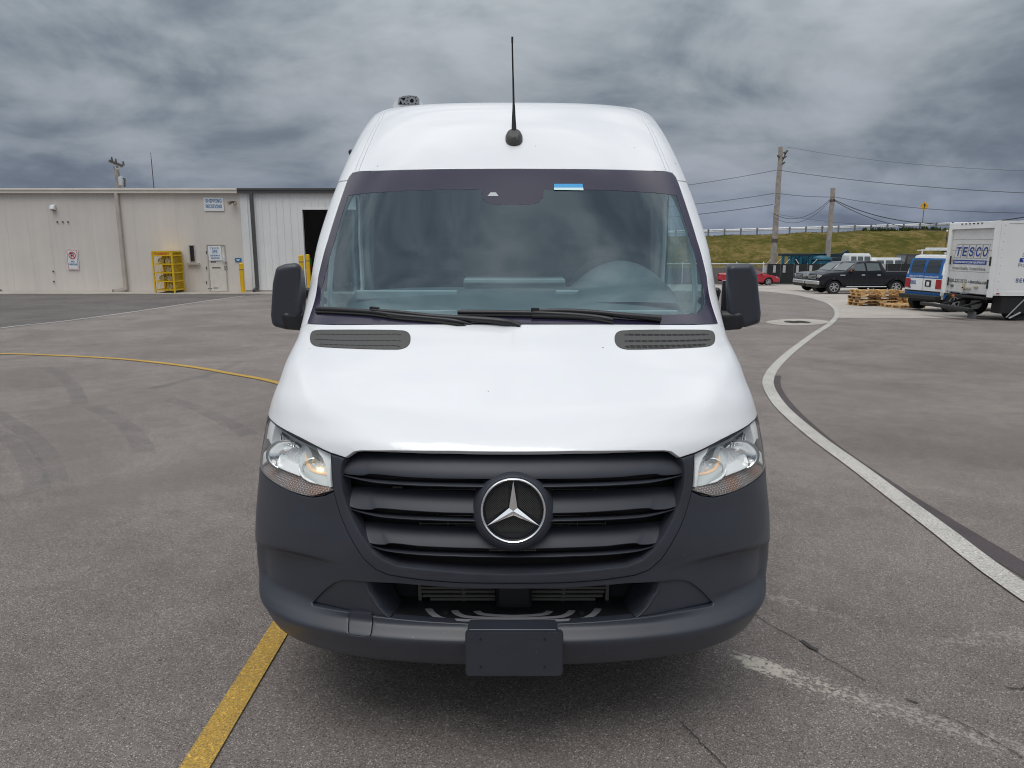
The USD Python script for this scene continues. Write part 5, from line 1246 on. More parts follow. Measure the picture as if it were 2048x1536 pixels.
# top of the roof, sides with door glass and wheel arches, rear
tb = np.linspace(0, 1, 40); 
ta = np.linspace(-AV[-1], AV[-1], 161)
edge = S(ta, np.full(161, top_b))
mid_ = edge * [0, 1, 1] + np.array([VX, 0, 0.02])
mid_[:, 1] = np.clip(mid_[:, 1] + 0.7 * (np.abs(ta) < A0) * (1 - np.abs(ta) / A0), None, Y0 + LEN)
part(VAN, 'roof', gridmesh(np.array([edge, (edge + mid_) / 2 + [0, 0, 0.006], mid_])), 'van_white', smooth=40)
zb_, zt_ = 0.30, float(fZ(top_b))
bz = interp1d(_c[1], BV, fill_value='extrapolate')
axle, R_a = Y0 + 1.08, 0.42
axle2 = axle + 3.66
def sx_at(y, z, s_):
    b = np.clip(bz(z), 0, top_b); return s_ * np.interp(b, BV, _c[2]) + VX
ystart = lambda z: Y0 + np.interp(np.clip(bz(z), 0, top_b), BV, _c[0] + _c[3]) + 0.002
zz_ = np.linspace(zb_, zt_, 60)
outl = np.vstack([np.stack([ystart(zz_), zz_], 1), [[Y0 + LEN, zt_], [Y0 + LEN, zb_]]])
sidep = sg.Polygon(outl).buffer(0)
for ay_ in (axle, axle2): sidep = sidep.difference(sg.Point(ay_, 0.37).buffer(R_a, quad_segs=20)).difference(sg.box(ay_ - R_a, 0, ay_ + R_a, 0.37))
dw = sg.Polygon(smooth_closed([(Y0 + 1.38, 1.47), (Y0 + 1.95, 2.08), (Y0 + 2.42, 2.10), (Y0 + 2.42, 1.36), (Y0 + 1.55, 1.36)], 1))
door_seam = sg.LineString([(Y0 + 1.30, 1.42), (Y0 + 1.30, 0.62)]).buffer(0.003).union(sg.LineString([(Y0 + 2.5, 2.2), (Y0 + 2.5, 0.45)]).buffer(0.003))
sp2 = sidep.difference(dw).difference(door_seam)
for s_ in (-1, 1):
    vs, fs, n_ = [], [], 0
    for g in getattr(sp2, 'geoms', [sp2]):
        if g.area < 1e-3: continue
        P_, T_ = fill(g, 0.10); vs.append(np.stack([sx_at(P_[:, 0], P_[:, 1], s_), P_[:, 0], P_[:, 1]], 1)); fs.append((T_ if s_ > 0 else T_[:, ::-1]) + n_); n_ += len(P_)
    part(VAN, 'side_panel', (np.vstack(vs), np.vstack(fs)), 'van_white', smooth=40, label='white body side with the front door')
    P_, T_ = fill(dw.buffer(-0.004), 0.15); part(VAN, 'door_window', (np.stack([sx_at(P_[:, 0], P_[:, 1], s_) - s_ * 0.004, P_[:, 0], P_[:, 1]], 1), T_), 'screen_glass')
    fr_ = dw.buffer(0.015).difference(dw.buffer(-0.030)); P_, T_ = fill(fr_, 0.04); part(VAN, 'window_seal', (np.stack([sx_at(P_[:, 0], P_[:, 1], s_) - s_ * 0.006, P_[:, 0], P_[:, 1]], 1), T_), 'black_plastic')
    part(VAN, 'door_handle', box(*sorted((VX + s_ * 0.995, VX + s_ * 1.045)), Y0 + 2.2, Y0 + 2.42, 1.18, 1.22, 0.01), 'black_plastic')
    for ay_ in (axle, axle2):
        xo = VX + s_ * 0.965
        ang = np.arange(41) * 2 * np.pi / 40
        def wheel_rev(prof): 
            return gridmesh(np.array([[(VX + s_ * x_, ay_ + r_w * math.cos(u), 0.352 + r_w * math.sin(u)) for u in ang] for r_w, x_ in prof]))
        wh = part(VAN, 'wheel', wheel_rev([(0.22, 0.73), (0.33, 0.725), (0.348, 0.74), (0.352, 0.78), (0.352, 0.90), (0.347, 0.935), (0.33, 0.955), (0.22, 0.95)]), 'rubber', smooth=40)
        part(wh, 'rim', wheel_rev([(0.222, 0.945), (0.21, 0.93), (0.19, 0.90), (0.08, 0.925), (0.06, 0.945), (0.0, 0.947)]), 'alloy', smooth=30)
        part(VAN, 'wheel_well', gridmesh(np.array([[(VX + s_ * x_, ay_ + R_a * 0.99 * math.cos(u), 0.37 + R_a * 0.99 * math.sin(u)) for u in np.linspace(0, np.pi, 20)] for x_ in (0.55, 0.985)])), 'soft_black')
yr = Y0 + LEN
rp = sg.Polygon(np.vstack([np.stack([np.interp(bz(zz_), BV, _c[2]), zz_], 1), np.stack([-np.interp(bz(zz_), BV, _c[2]), zz_], 1)[::-1]])).buffer(0).difference(sg.box(-0.003, 0, 0.003, 5))
part(VAN, 'rear_door', prism(rp.intersection(sg.box(-2, 0, 0, 5)), 0.02, lambda v: np.stack([v[:, 0] + VX, yr + 0.0 * v[:, 2] + v[:, 2], v[:, 1]], 1)), 'van_white')
part(VAN, 'rear_door', prism(rp.intersection(sg.box(0, 0, 2, 5)), 0.02, lambda v: np.stack([v[:, 0] + VX, yr + v[:, 2], v[:, 1]], 1)), 'van_white')
part(VAN, 'underbody', [box(VX - 0.72, VX + 0.72, Y0 + 0.30, yr - 0.1, 0.30, 0.48, 0.05), box(VX - 0.80, VX + 0.80, Y0 + 0.5, Y0 + 0.62, 0.45, 1.05), box(VX - 0.70, VX + 0.70, Y0 + 0.26, Y0 + 0.3, 0.33, 0.50)], 'soft_black')
part(VAN, 'floor', box(VX - 0.95, VX + 0.95, Y0 + 0.85, yr - 0.05, 0.60, 0.66), 'cab_dark')
part(VAN, 'bulkhead', box(VX - 0.90, VX + 0.90, Y0 + 2.75, Y0 + 2.79, 0.67, 2.42), 'cab_dark')
part(VAN, 'headliner', box(VX - 0.74, VX + 0.74, Y0 + 1.80, Y0 + 2.74, 2.14, 2.17), 'cab_dark')

# cab
def cab(px, py, y): return at_y(px, py, y)
xs_ = np.linspace(-0.86, 0.86, 41)
zc_ = 1.395
dz_ = lambda y: 1.43 + 0.112 * np.clip((y - Y0 - 1.06) / 0.56, 0, 1)
dash_rows = []
for yy, dz, sh in ((Y0 + 1.05, 0.0, 0.955), (Y0 + 1.12, 0.0, 0.97), (Y0 + 1.25, 0.0, 0.98), (Y0 + 1.40, 0.0, 0.985), (Y0 + 1.55, 0.002, 0.99), (Y0 + 1.62, 0.004, 0.99), (Y0 + 1.66, -0.012, 0.99), (Y0 + 1.69, -0.10, 0.99), (Y0 + 1.68, -0.5, 0.99)):
    dash_rows.append(np.stack([xs_ * sh + VX, yy + 0.10 * (xs_ / 0.86) ** 2 * (1.0 if dz > -0.4 else 0.3), dz_(yy) + dz - 0.035 * (xs_ / 0.86) ** 4 + 0 * xs_], 1))
ds_ = part(VAN, 'dashboard', gridmesh(np.array(dash_rows)), 'dash_grey', smooth=40)
for x0_, x1_ in ((-0.80, -0.26), (0.22, 0.78)):
    xc_ = (abs(x0_) + abs(x1_)) / 2; sh_ = 0.10 * (xc_ / 0.86) ** 2
    part(ds_, 'defrost_vent', box(VX + x0_, VX + x1_, Y0 + 1.17 + sh_, Y0 + 1.205 + sh_, float(dz_(Y0 + 1.18)) - 0.02, float(dz_(Y0 + 1.19)) + 0.003, 0.004), 'dash_light')
    part(ds_, 'ledge', box(VX + x0_, VX + x1_ - 0.02, Y0 + 1.50, Y0 + 1.54, float(dz_(Y0 + 1.5)) - 0.03, float(dz_(Y0 + 1.52)) + 0.014, 0.006), 'dash_light')
a_, b_ = cab(930, 553, Y0 + 1.75), cab(1127, 575, Y0 + 1.75)
part(ds_, 'tray_lid', box(a_[0], b_[0], Y0 + 1.60, Y0 + 1.78, b_[2] - 0.03, a_[2], 0.012), 'dash_grey')
part(ds_, 'tray_edge', box(a_[0] + 0.004, b_[0] - 0.004, Y0 + 1.585, Y0 + 1.602, a_[2] - 0.03, a_[2] - 0.004, 0.006), 'dash_light')
hc_ = cab(1243, 545, Y0 + 1.62)
hood = []
for yy, k in ((Y0 + 1.36, 0.05), (Y0 + 1.45, 0.60), (Y0 + 1.55, 0.92), (Y0 + 1.65, 1.0), (Y0 + 1.72, 0.97), (Y0 + 1.722, 0.80)):
    t = np.linspace(-1, 1, 31)
    hood.append(np.stack([hc_[0] + t * 0.27 * (0.9 + 0.1 * k), np.full(31, yy), float(dz_(yy)) - 0.01 + 0.15 * k * np.clip(1 - np.abs(t) ** 2.0, 0, 1)], 1))
part(ds_, 'instrument_hood', gridmesh(np.array(hood)), 'dash_grey', smooth=60)
sc = np.array([hc_[0] - 0.03, Y0 + 1.95, 1.51]); tl_ = math.radians(32)
ua, ub = np.array([1.0, 0, 0]), np.array([0, math.sin(tl_), math.cos(tl_)])
ang = np.linspace(0, 2 * np.pi, 49)
stw = part(VAN, 'steering_wheel', tube([sc + 0.195 * (math.cos(u) * ua + math.sin(u) * ub) for u in ang], 0.017, 10, False), 'dash_grey', smooth=50)
part(stw, 'hub', [cyl(sc, sc + 0.05 * np.cross(ua, ub), 0.08, 20), bar(sc - 0.18 * ua, sc + 0.18 * ua, 0.05, 0.02), bar(sc, sc - 0.18 * ub, 0.05, 0.02, (1, 0, 0))], 'cab_dark')
for xs0 in (-0.48, 0.45):
    st = part(VAN, 'seat', box(VX + xs0 - 0.25, VX + xs0 + 0.25, Y0 + 2.1, Y0 + 2.62, 0.95, 1.10, 0.05), 'cab_dark')
    part(st, 'backrest', box(VX + xs0 - 0.23, VX + xs0 + 0.23, Y0 + 2.5, Y0 + 2.66, 1.12, 1.62, 0.06), 'cab_dark')
    part(st, 'headrest', box(VX + xs0 - 0.13, VX + xs0 + 0.13, Y0 + 2.53, Y0 + 2.63, 1.66, 1.84, 0.04), 'cab_dark')
for s_ in (-1, 1):
    pts = [(Y0 + 2.46, z) for z in np.linspace(1.40, 2.12, 12)]
    part(VAN, 'belt_pillar', tube([(VX + s_ * (np.interp(bz(z), BV, _c[2]) - 0.05), y, z) for y, z in pts], 0.030, 8), 'cab_trim', smooth=50)
    part(VAN, 'seat_belt', bar((VX + s_ * 0.925, Y0 + 2.5, 1.46), (VX + s_ * 0.905, Y0 + 2.52, 2.04), 0.05, 0.006, (0, 1, 0)), 'cab_trim')
    loop = smooth_closed([(Y0 + 1.45, 1.45), (Y0 + 2.0, 2.06), (Y0 + 2.40, 2.08), (Y0 + 2.40, 1.38), (Y0 + 1.6, 1.38)], 2)
    loop = np.vstack([loop, loop[:1]])
    part(VAN, 'door_trim', tube([(VX + s_ * (np.interp(bz(z), BV, _c[2]) - 0.028), y, z) for y, z in loop], 0.014, 6, False), 'cab_trim', smooth=50)
for px in (845, 893):
    q = cab(px, 500, Y0 + 2.74); part(VAN, 'bulkhead_clip', box(q[0] - 0.008, q[0] + 0.008, q[1] - 0.02, q[1] + 0.005, q[2] - 0.022, q[2] + 0.022, 0.003), 'sign_white')

# wipers
def wiper(blade_px, arm_px, clip_px, seedz):
    b_ = np.array(blade_px, float); b_ = smooth_open(b_, 40); dive = lambda n_: np.where(np.arange(n_) > n_ * 0.86, (np.arange(n_) - n_ * 0.86) / (n_ * 0.14) * 0.055, 0.0) * seedz
    P_ = at(b_[:, 0], b_[:, 1], -0.022 + dive(40))
    w = part(VAN, 'wiper', tube(P_, np.r_[0.008, np.full(38, 0.0115), 0.008], 8), 'black_plastic', smooth=50)
    part(w, 'rubber', tube(at(b_[:, 0], b_[:, 1] + 6, -0.012 + dive(40)), 0.006, 6), 'rubber')
    a_ = smooth_open(np.array(arm_px, float), 30); part(w, 'arm', tube(at(a_[:, 0], a_[:, 1], -0.036 + dive(30)), np.linspace(0.008, 0.015, 30), 8), 'black_plastic', smooth=50)
    c_ = np.array(clip_px, float); P_ = at(c_[:, 0], c_[:, 1], -0.034); part(w, 'clip', bar(P_[0], P_[1], 0.02, 0.026), 'black_plastic')
    return w
wiper([(632, 618), (680, 620), (740, 624), (800, 632), (850, 636), (900, 641), (950, 652)], [(744, 621), (800, 625), (860, 632), (930, 637), (985, 641), (1010, 644), (1040, 652)], [(741, 619), (757, 621)], 1)
wiper([(915, 624.5), (980, 625), (1060, 626), (1130, 629), (1190, 634), (1226, 640)], [(1062, 622.5), (1120, 621.5), (1190, 625), (1250, 631), (1300, 635), (1322, 637)], [(1062, 622), (1078, 622)], 0)
for pts in ([(775, 633), (810, 636), (850, 639), (890, 642)], [(1064, 633), (1120, 634), (1180, 637), (1220, 640)]):
    b_ = smooth_open(np.array(pts, float), 30); part(VAN, 'wiper_fairing', tube(at(b_[:, 0], b_[:, 1], -0.014), 0.010, 8), 'soft_black', smooth=50)

# aerial
q = at(1028, 282, 0.0); ab_ = AB([(1028, 280)])[0]; nn_ = SN(ab_[0], ab_[1]); tt_ = S(ab_[0], ab_[1] + 0.01) - S(ab_[0], ab_[1] - 0.01); tt_ /= np.linalg.norm(tt_)
BA = frame(q + nn_ * 0.0, np.cross(tt_, nn_), tt_)
foot = sg.Polygon(smooth_closed([(-0.024, -0.05), (0.024, -0.05), (0.047, -0.01), (0.045, 0.05), (0.02, 0.09), (-0.02, 0.09), (-0.045, 0.05), (-0.047, -0.01)], 2))
hull = []
for sc_, h_ in ((1.0, 0.0), (1.0, 0.012), (0.86, 0.028), (0.6, 0.042)):
    c_ = np.array(foot.exterior.coords)[:-1] * sc_; hull.append(np.c_[c_, np.full(len(c_), h_)])
ae = part(VAN, 'aerial', trimesh.convex.convex_hull(BA(np.vstack(hull))), 'vent_grey', smooth=35)
q0, q1 = at(1027.5, 264, -0.045), None
p0_ = BA(np.array([[0, 0.045, 0.035]]))[0]
e1 = at_y(1027.3, 205, p0_[1] + 0.02); e2 = at_y(1024.5, 86, p0_[1] - 0.02)
part(ae, 'whip', tube([p0_, e1, e1 + (e2 - e1) * 0.5, e2], [0.014, 0.006, 0.0045, 0.004], 8), 'black_plastic', smooth=50)
part(ae, 'whip_tip', cyl(e2, e2 + [0, 0, 0.03], 0.0055, 8), 'black_plastic')

# mirrors
def hull_of(pts, r):
    return manifold3d.Manifold.batch_hull([manifold3d.Manifold.sphere(r_, 20).translate(tuple(map(float, p))) for p, r_ in pts])
for s_ in (-1, 1):
    my_ = Y0 + 1.20
    mp = lambda cx5, cy5, y: (lambda q: np.array([VX + s_ * abs(q[0] - VX), q[1], q[2]]))(at_y((520 if s_ < 0 else 1020) + cx5 / 3.938, 480 + cy5 / 3.938, y))
    r_ = 0.028
    front = [(172, 250), (215, 235), (278, 228), (150, 350), (150, 520), (135, 590), (142, 640), (200, 655), (285, 560), (283, 400)]
    if s_ > 0: front = [(1752, 238), (1868, 233), (1897, 300), (1906, 520), (1926, 580), (1922, 618), (1850, 640), (1760, 560), (1752, 400)]
    pts = [(mp(x, y, my_), r_) for x, y in front]
    rear = [(190, 235), (300, 222), (322, 260), (145, 330), (130, 600), (180, 668), (330, 560), (338, 400)]
    if s_ > 0: rear = [(1726, 214), (1888, 212), (1916, 262), (1930, 520), (1948, 570), (1942, 635), (1870, 655), (1733, 560), (1724, 400)]
    pts += [(mp(x, y, my_ + 0.13), 0.016) for x, y in rear]
    dx5 = (lambda x: x) if s_ < 0 else (lambda x: 2011 - x)
    mr = part(VAN, 'mirror', hull_of(pts, r_), 'bumper_plastic', smooth=45)
    arm = [(mp(dx5(218), 606, my_ - 0.006), 0.030), (mp(dx5(214), 662, my_ - 0.004), 0.026), (mp(dx5(330), 605, my_ + 0.02), 0.030), (mp(dx5(310), 672, my_ + 0.02), 0.024), (mp(dx5(385), 600, my_ + 0.05), 0.026), (mp(dx5(350), 672, my_ + 0.05), 0.020)]
    part(mr, 'arm', hull_of(arm, 0.03), 'black_plastic', smooth=45)
    g0 = mp(dx5(255), 400, my_ + 0.155); part(mr, 'glass', box(g0[0] - 0.055, g0[0] + 0.055, g0[1], g0[1] + 0.004, g0[2] - 0.15, g0[2] + 0.05, 0.001), 'chrome')
    q = mp(dx5(355), 330, my_ + 0.2) ; part(mr, 'mount', hull_of([(q + [0, 0.05, -0.05], 0.02), (q + [0, 0.1, -0.12], 0.02), (q + [-s_ * 0.06, 0.1, -0.1], 0.02)], 0.02), 'black_plastic', smooth=45)
# fitting on the roof's left edge and a small marker on the side
rc = at_y(818, 204, Y0 + 3.3); RF_ = frame(rc, (1, 0, 0), (0, 0, 1))
ru = part(VAN, 'roof_fitting', trimesh.convex.convex_hull(np.vstack([np.array([(x, rc[1] + d, z) for x, z in [tuple(at_y(u, v, Y0 + 3.3)[[0, 2]]) for u, v in ((784, 210), (790, 198), (800, 193), (815, 189), (832, 190.5), (838, 196), (841, 212), (786, 214))]]) for d in (0.03, 0.5)])), 'van_white', label='white roof fitting with a perforated end plate')
ep = sg.Polygon([tuple(at_y(u, v, Y0 + 3.3)[[0, 2]] - rc[[0, 2]]) for u, v in ((796, 209), (798, 196), (806, 192.5), (818, 191), (834, 192.5), (838, 198), (838, 210))])
c2_ = at_y(824, 202, Y0 + 3.3)[[0, 2]] - rc[[0, 2]]
hs_ = [sg.Point(*c2_).buffer(0.014)] + [sg.Point(c2_[0] + 0.034 * math.cos(u), c2_[1] + 0.034 * math.sin(u)).buffer(0.005) for u in np.linspace(0, 2 * np.pi, 11)[:-1]]
hs_ += [sg.Polygon([(-0.075, -0.02), (-0.045, -0.02), (-0.06, 0.01)]), sg.Polygon([(-0.06, 0.025), (-0.02, 0.03), (-0.035, 0.005)]), sg.Polygon([(-0.045, -0.022), (-0.02, -0.022), (-0.032, -0.005)])]
part(ru, 'end_plate', prism(ep.difference(so.unary_union(hs_)), 0.008, lambda v: RF_(v + [0, 0, 0.0])), 'step_grey')
part(ru, 'end_backing', prism(ep, 0.004, lambda v: RF_(v - [0, 0, 0.008])), 'soft_black')
q = at_y(705, 302, Y0 + 2.9); part(VAN, 'side_marker', box(q[0] - 0.03, q[0] + 0.05, q[1], q[1] + 0.06, q[2] - 0.025, q[2] + 0.012, 0.01), 'black_plastic')

# ------------------------------------------------------------------ vehicles behind
mat('car_black', (0.006, 0.007, 0.011), 0.3, spec=0.35, coat=0.15)
mat('car_graphite', (0.05, 0.055, 0.062), 0.3, metal=0.4, coat=0.8)
mat('car_red', (0.42, 0.008, 0.028), 0.3, coat=0.8)
mat('car_white', (0.72, 0.73, 0.73), 0.35, coat=0.5, noise=(2.0, 0.04))
mat('box_white', (0.80, 0.805, 0.79), 0.45, noise=(1.2, 0.04))
mat('roller_grey', (0.64, 0.63, 0.615), 0.55, noise=(3.0, 0.07, 6.0), streak=(8.0, 0.08))
mat('car_blue', (0.008, 0.10, 0.33), 0.4, coat=0.15)
mat('tinted_glass', (0.025, 0.035, 0.045), 0.1, spec=0.5)
mat('window_glass', (0.10, 0.12, 0.125), 0.06, spec=0.8)
mat('headlight_glass', (0.55, 0.56, 0.57), 0.12, metal=0.4)
mat('tail_red', (0.30, 0.012, 0.015), 0.25)
mat('amber_plastic', (0.62, 0.14, 0.02), 0.3)
mat('car_chrome', (0.70, 0.71, 0.72), 0.18, metal=0.9)
mat('plain_black', (0.012, 0.012, 0.013), 0.55)
mat('print_dark', (0.10, 0.105, 0.11), 0.6)
mat('print_blue', (0.012, 0.05, 0.27), 0.5)
mat('teal_paint', (0.012, 0.11, 0.17), 0.5, noise=(1.5, 0.15))
mat('dark_teal', (0.012, 0.03, 0.04), 0.6)
mat('pallet_wood', (0.60, 0.38, 0.16), 0.85, noise=(4.0, 0.28))
mat('pallet_wood_dark', (0.30, 0.18, 0.085), 0.9, noise=(4.0, 0.25))

def solid(prof, hw, h=0.16, rnd=0.06):
    """a closed body from its side outline (x forward, z up): hw(x, z) is its half width, the edge rounded"""
    g = sg.polygon.orient(prof, 1.0)
    ring = resample(np.array(g.exterior.coords), h * 0.7)
    inn = g.buffer(-rnd); inn = max(getattr(inn, 'geoms', [inn]), key=lambda q: q.area)
    P, T = fill(g, h)
    dist = np.array(shapely.distance(shapely.points(P[:, 0], P[:, 1]), g.exterior))
    k = rnd * (1 - np.sqrt(np.clip(1 - (1 - np.minimum(dist / rnd, 1)) ** 2, 0, 1)))
    y = hw(P[:, 0], P[:, 1]) - k
    m = len(ring); n = len(P)
    V = np.vstack([np.c_[P[:, 0], y, P[:, 1]], np.c_[P[:, 0], -y, P[:, 1]]])
    F = [T[:, ::-1], T + n]
    i = np.arange(m); j = (i + 1) % m
    F += [np.stack([i, j, n + j], 1), np.stack([i, n + j, n + i], 1)]
    return V, np.vstack(F)[:, ::-1]

def side_pane(poly, hw, s, out=0.004, h=0.2):
    P, T = fill(poly, h); return np.c_[P[:, 0], s * (hw(P[:, 0], P[:, 1]) + out), P[:, 1]], (T if s < 0 else T[:, ::-1])

def end_pane(p0, p1, hw, k=0.88, out=0.006, n=8):
    """glass or a panel across the body between two points of its outline"""
    p0, p1 = np.array(p0), np.array(p1); d = p1 - p0; d = d / np.linalg.norm(d); nn = np.array([-d[1], d[0]])
    if nn[1] < 0 and abs(nn[1]) > 0.05: nn = -nn
    rows = []
    for f in np.linspace(0, 1, 4):
        p = p0 + (p1 - p0) * f + nn * out; w = float(hw(np.array([p[0]]), np.array([p[1]]))[0]) * k
        rows.append([(p[0], t * w, p[1]) for t in np.linspace(-1, 1, n)])
    return gridmesh(np.array(rows))

def wheels(t, xs, r, hw, wid=0.24, rim_k=0.62, spokes=6, rim_mat='alloy', sides=(-1, 1)):
    for x in xs:
        for s in sides:
            ang = np.arange(33) * 2 * np.pi / 32
            rv = lambda pr: gridmesh(np.array([[(x + q * math.cos(u), s * (hw + o), r + q * math.sin(u)) for u in ang] for q, o in pr]))
            w = part(t, 'wheel', rv([(r * 0.6, -wid), (r * 0.94, -wid), (r, -wid + 0.03), (r, -0.03), (r * 0.95, 0.0), (r * rim_k, 0.0)]), 'rubber', smooth=40)
            part(w, 'rim', rv([(r * rim_k, 0.002), (r * rim_k * 0.93, 0.008), (r * rim_k * 0.9, -0.05), (0, -0.05)]), 'plain_black')
            sp = [bar((x, s * (hw - 0.012), r), (x + r * rim_k * 0.93 * math.cos(u), s * (hw - 0.006), r + r * rim_k * 0.93 * math.sin(u)), r * 0.14, 0.02, (0, 1, 0)) for u in np.arange(spokes) * 2 * np.pi / spokes + 0.3]
            part(w, 'spokes', sp + [rv([(r * rim_k, 0.006), (r * rim_k * 0.86, 0.008), (r * rim_k * 0.86, -0.01)]), rv([(r * 0.16, 0.004), (0, 0.006)])], rim_mat)

def arches(prof, xs, r):
    for x in xs: prof = prof.difference(sg.Point(x, r).buffer(r * 1.18, quad_segs=10))
    return prof

def pickup(label, X, Y, paint, gz_, group='pickups parked on the concrete'):
    # local x forward; heading -x in the world
    t = thing('pickup_truck', label, 'pickup truck', (X, Y, gz_), math.pi, group)
    r, wx = 0.40, (2.02, -1.66)
    pr = sg.Polygon([(2.86, 0.50), (2.94, 0.62), (2.95, 0.98), (2.90, 1.12), (2.80, 1.19), (2.2, 1.25), (1.52, 1.29), (1.30, 1.38), (0.72, 1.84), (0.55, 1.90), (0.0, 1.935), (-0.55, 1.92), (-0.72, 1.86), (-0.98, 1.36), (-1.0, 1.30), (-2.90, 1.30), (-2.95, 1.25), (-2.93, 0.62), (-2.85, 0.52)])
    hw = lambda x, z: (0.985 - 0.03 * sstep(0.75, 0.45, z) - 0.19 * sstep(1.22, 1.93, z) - 0.10 * sstep(2.3, 2.98, x) - 0.015 * sstep(1.0, 1.2, z))
    part(t, 'body', solid(arches(pr, wx, r), hw, 0.14), paint, smooth=35)
    for s in (-1, 1):
        wf = sg.Polygon([(1.18, 1.38), (0.70, 1.76), (0.30, 1.81), (0.22, 1.36)]); wr = sg.Polygon([(0.12, 1.36), (0.18, 1.81), (-0.55, 1.80), (-0.66, 1.40)])
        part(t, 'side_window', side_pane(wf, hw, s), 'window_glass'); part(t, 'side_window', side_pane(wr, hw, s), 'window_glass')
        for x0 in (1.02, 0.16, -0.74):
            part(t, 'door_seam', side_pane(sg.box(x0 - 0.008, 0.62, x0 + 0.008, 1.33), hw, s, 0.003), 'plain_black')
        for x0 in (0.36, -0.56): part(t, 'door_handle', box(x0 - 0.10, x0 + 0.10, *sorted((s * 0.965, s * 1.005)), 1.09, 1.14, 0.01), 'car_chrome')
        part(t, 'mirror', box(1.00, 1.16, *sorted((s * 0.98, s * 1.24)), 1.30, 1.48, 0.04), 'plain_black')
        if s == 1: part(t, 'mirror_lamp', box(1.162, 1.17, s * 1.14 - 0.08, s * 1.14 + 0.08, 1.33, 1.43, 0.003), 'amber_plastic')
        part(t, 'running_board', box(-1.05, 1.35, *sorted((s * 0.90, s * 1.06)), 0.42, 0.47, 0.015), 'car_chrome')
        for x in wx:
            a = np.linspace(0.05, np.pi - 0.05, 18)
            part(t, 'wheel_flare', tube([(x + r * 1.2 * math.cos(u), s * (float(hw(np.array([x]), np.array([0.8]))[0]) + 0.005), r + r * 1.2 * math.sin(u)) for u in a], 0.04, 6), paint, smooth=40)
        part(t, 'headlight', trimesh.convex.convex_hull(np.array([(2.93, s * y, z) for y, z in ((0.60, 1.13), (0.86, 1.13), (0.84, 0.90), (0.62, 0.92))] + [(2.60, s * 0.91, 1.14), (2.62, s * 0.92, 0.94), (2.96, s * 0.62, 1.0)])), 'headlight_glass', smooth=30)
        part(t, 'fog_lamp', cyl((2.955, s * 0.72, 0.66), (2.985, s * 0.72, 0.66), 0.06, 14), 'headlight_glass')
        part(t, 'badge_plate', box(1.42, 1.72, *sorted((s * 0.965, s * 0.985)), 1.08, 1.13, 0.005), 'car_chrome')
        part(t, 'tail_lamp', box(-2.96, -2.85, *sorted((s * 0.84, s * 0.985)), 0.92, 1.24, 0.02), 'tail_red')
    part(t, 'windscreen', end_pane((1.36, 1.38), (0.80, 1.81), hw, 0.93), 'window_glass')
    part(t, 'rear_window', end_pane((-0.76, 1.80), (-0.95, 1.42), hw, 0.85, -0.006), 'window_glass')
    part(t, 'grille', box(2.90, 2.97, -0.58, 0.58, 0.82, 1.14, 0.02), 'plain_black')
    for z in (0.90, 0.98, 1.06): part(t, 'grille_bar', box(2.965, 2.99, -0.56, 0.56, z - 0.018, z + 0.018, 0.006), 'car_chrome')
    part(t, 'front_bumper', box(2.86, 3.02, -0.90, 0.90, 0.55, 0.77, 0.04), 'car_chrome')
    part(t, 'chin', box(2.78, 2.97, -0.86, 0.86, 0.36, 0.549, 0.03), 'plain_black')
    part(t, 'bed_floor', box(-2.86, -1.06, -0.80, 0.80, 1.301, 1.305), 'plain_black')
    part(t, 'rear_bumper', box(-3.06, -2.93, -0.90, 0.90, 0.50, 0.68, 0.03), 'car_chrome')
    part(t, 'underside', box(-2.7, 2.7, -0.78, 0.78, 0.36, 0.52, 0.05), 'plain_black')
    wheels(t, wx, r, 0.965, 0.26, 0.66, 6)
    return t
X1 = float(at_y(1640, 590, 42.6)[0]) + 2.75
pickup('black crew cab pickup parked nearest, behind the pallets', X1, 43.4, 'car_black', float(ground_z(X1, 43)) + 0.006)
X2 = float(at_y(1606, 590, 46.2)[0]) + 2.9
pickup('dark grey pickup parked beyond the black one, only its nose showing', X2, 46.9, 'car_graphite', float(ground_z(X2, 46.5)) + 0.006)

# red saloon
gzr = float(ground_z(20, 60.5)) + 0.006
Xr = float(at_y(1553, 560, 60.5)[0]) - 2.38
rs = thing('red_car', 'red saloon car parked in front of the fence, half hidden by the door mirror', 'car', (Xr, 60.5, gzr), local=True)
r, wx = 0.32, (1.42, -1.36)
pr = sg.Polygon([(2.30, 0.28), (2.40, 0.42), (2.38, 0.62), (2.22, 0.74), (1.3, 0.92), (1.05, 0.97), (0.28, 1.37), (0.0, 1.42), (-0.7, 1.41), (-1.1, 1.33), (-1.75, 1.03), (-2.25, 1.00), (-2.38, 0.92), (-2.42, 0.60), (-2.36, 0.34), (-2.2, 0.26)])
hwr = lambda x, z: 0.88 - 0.22 * sstep(0.86, 1.42, z) - 0.16 * sstep(1.7, 2.45, x) - 0.12 * sstep(-1.8, -2.45, x)
part(rs, 'body', solid(arches(pr, wx, r), hwr, 0.12), 'car_red', smooth=35)
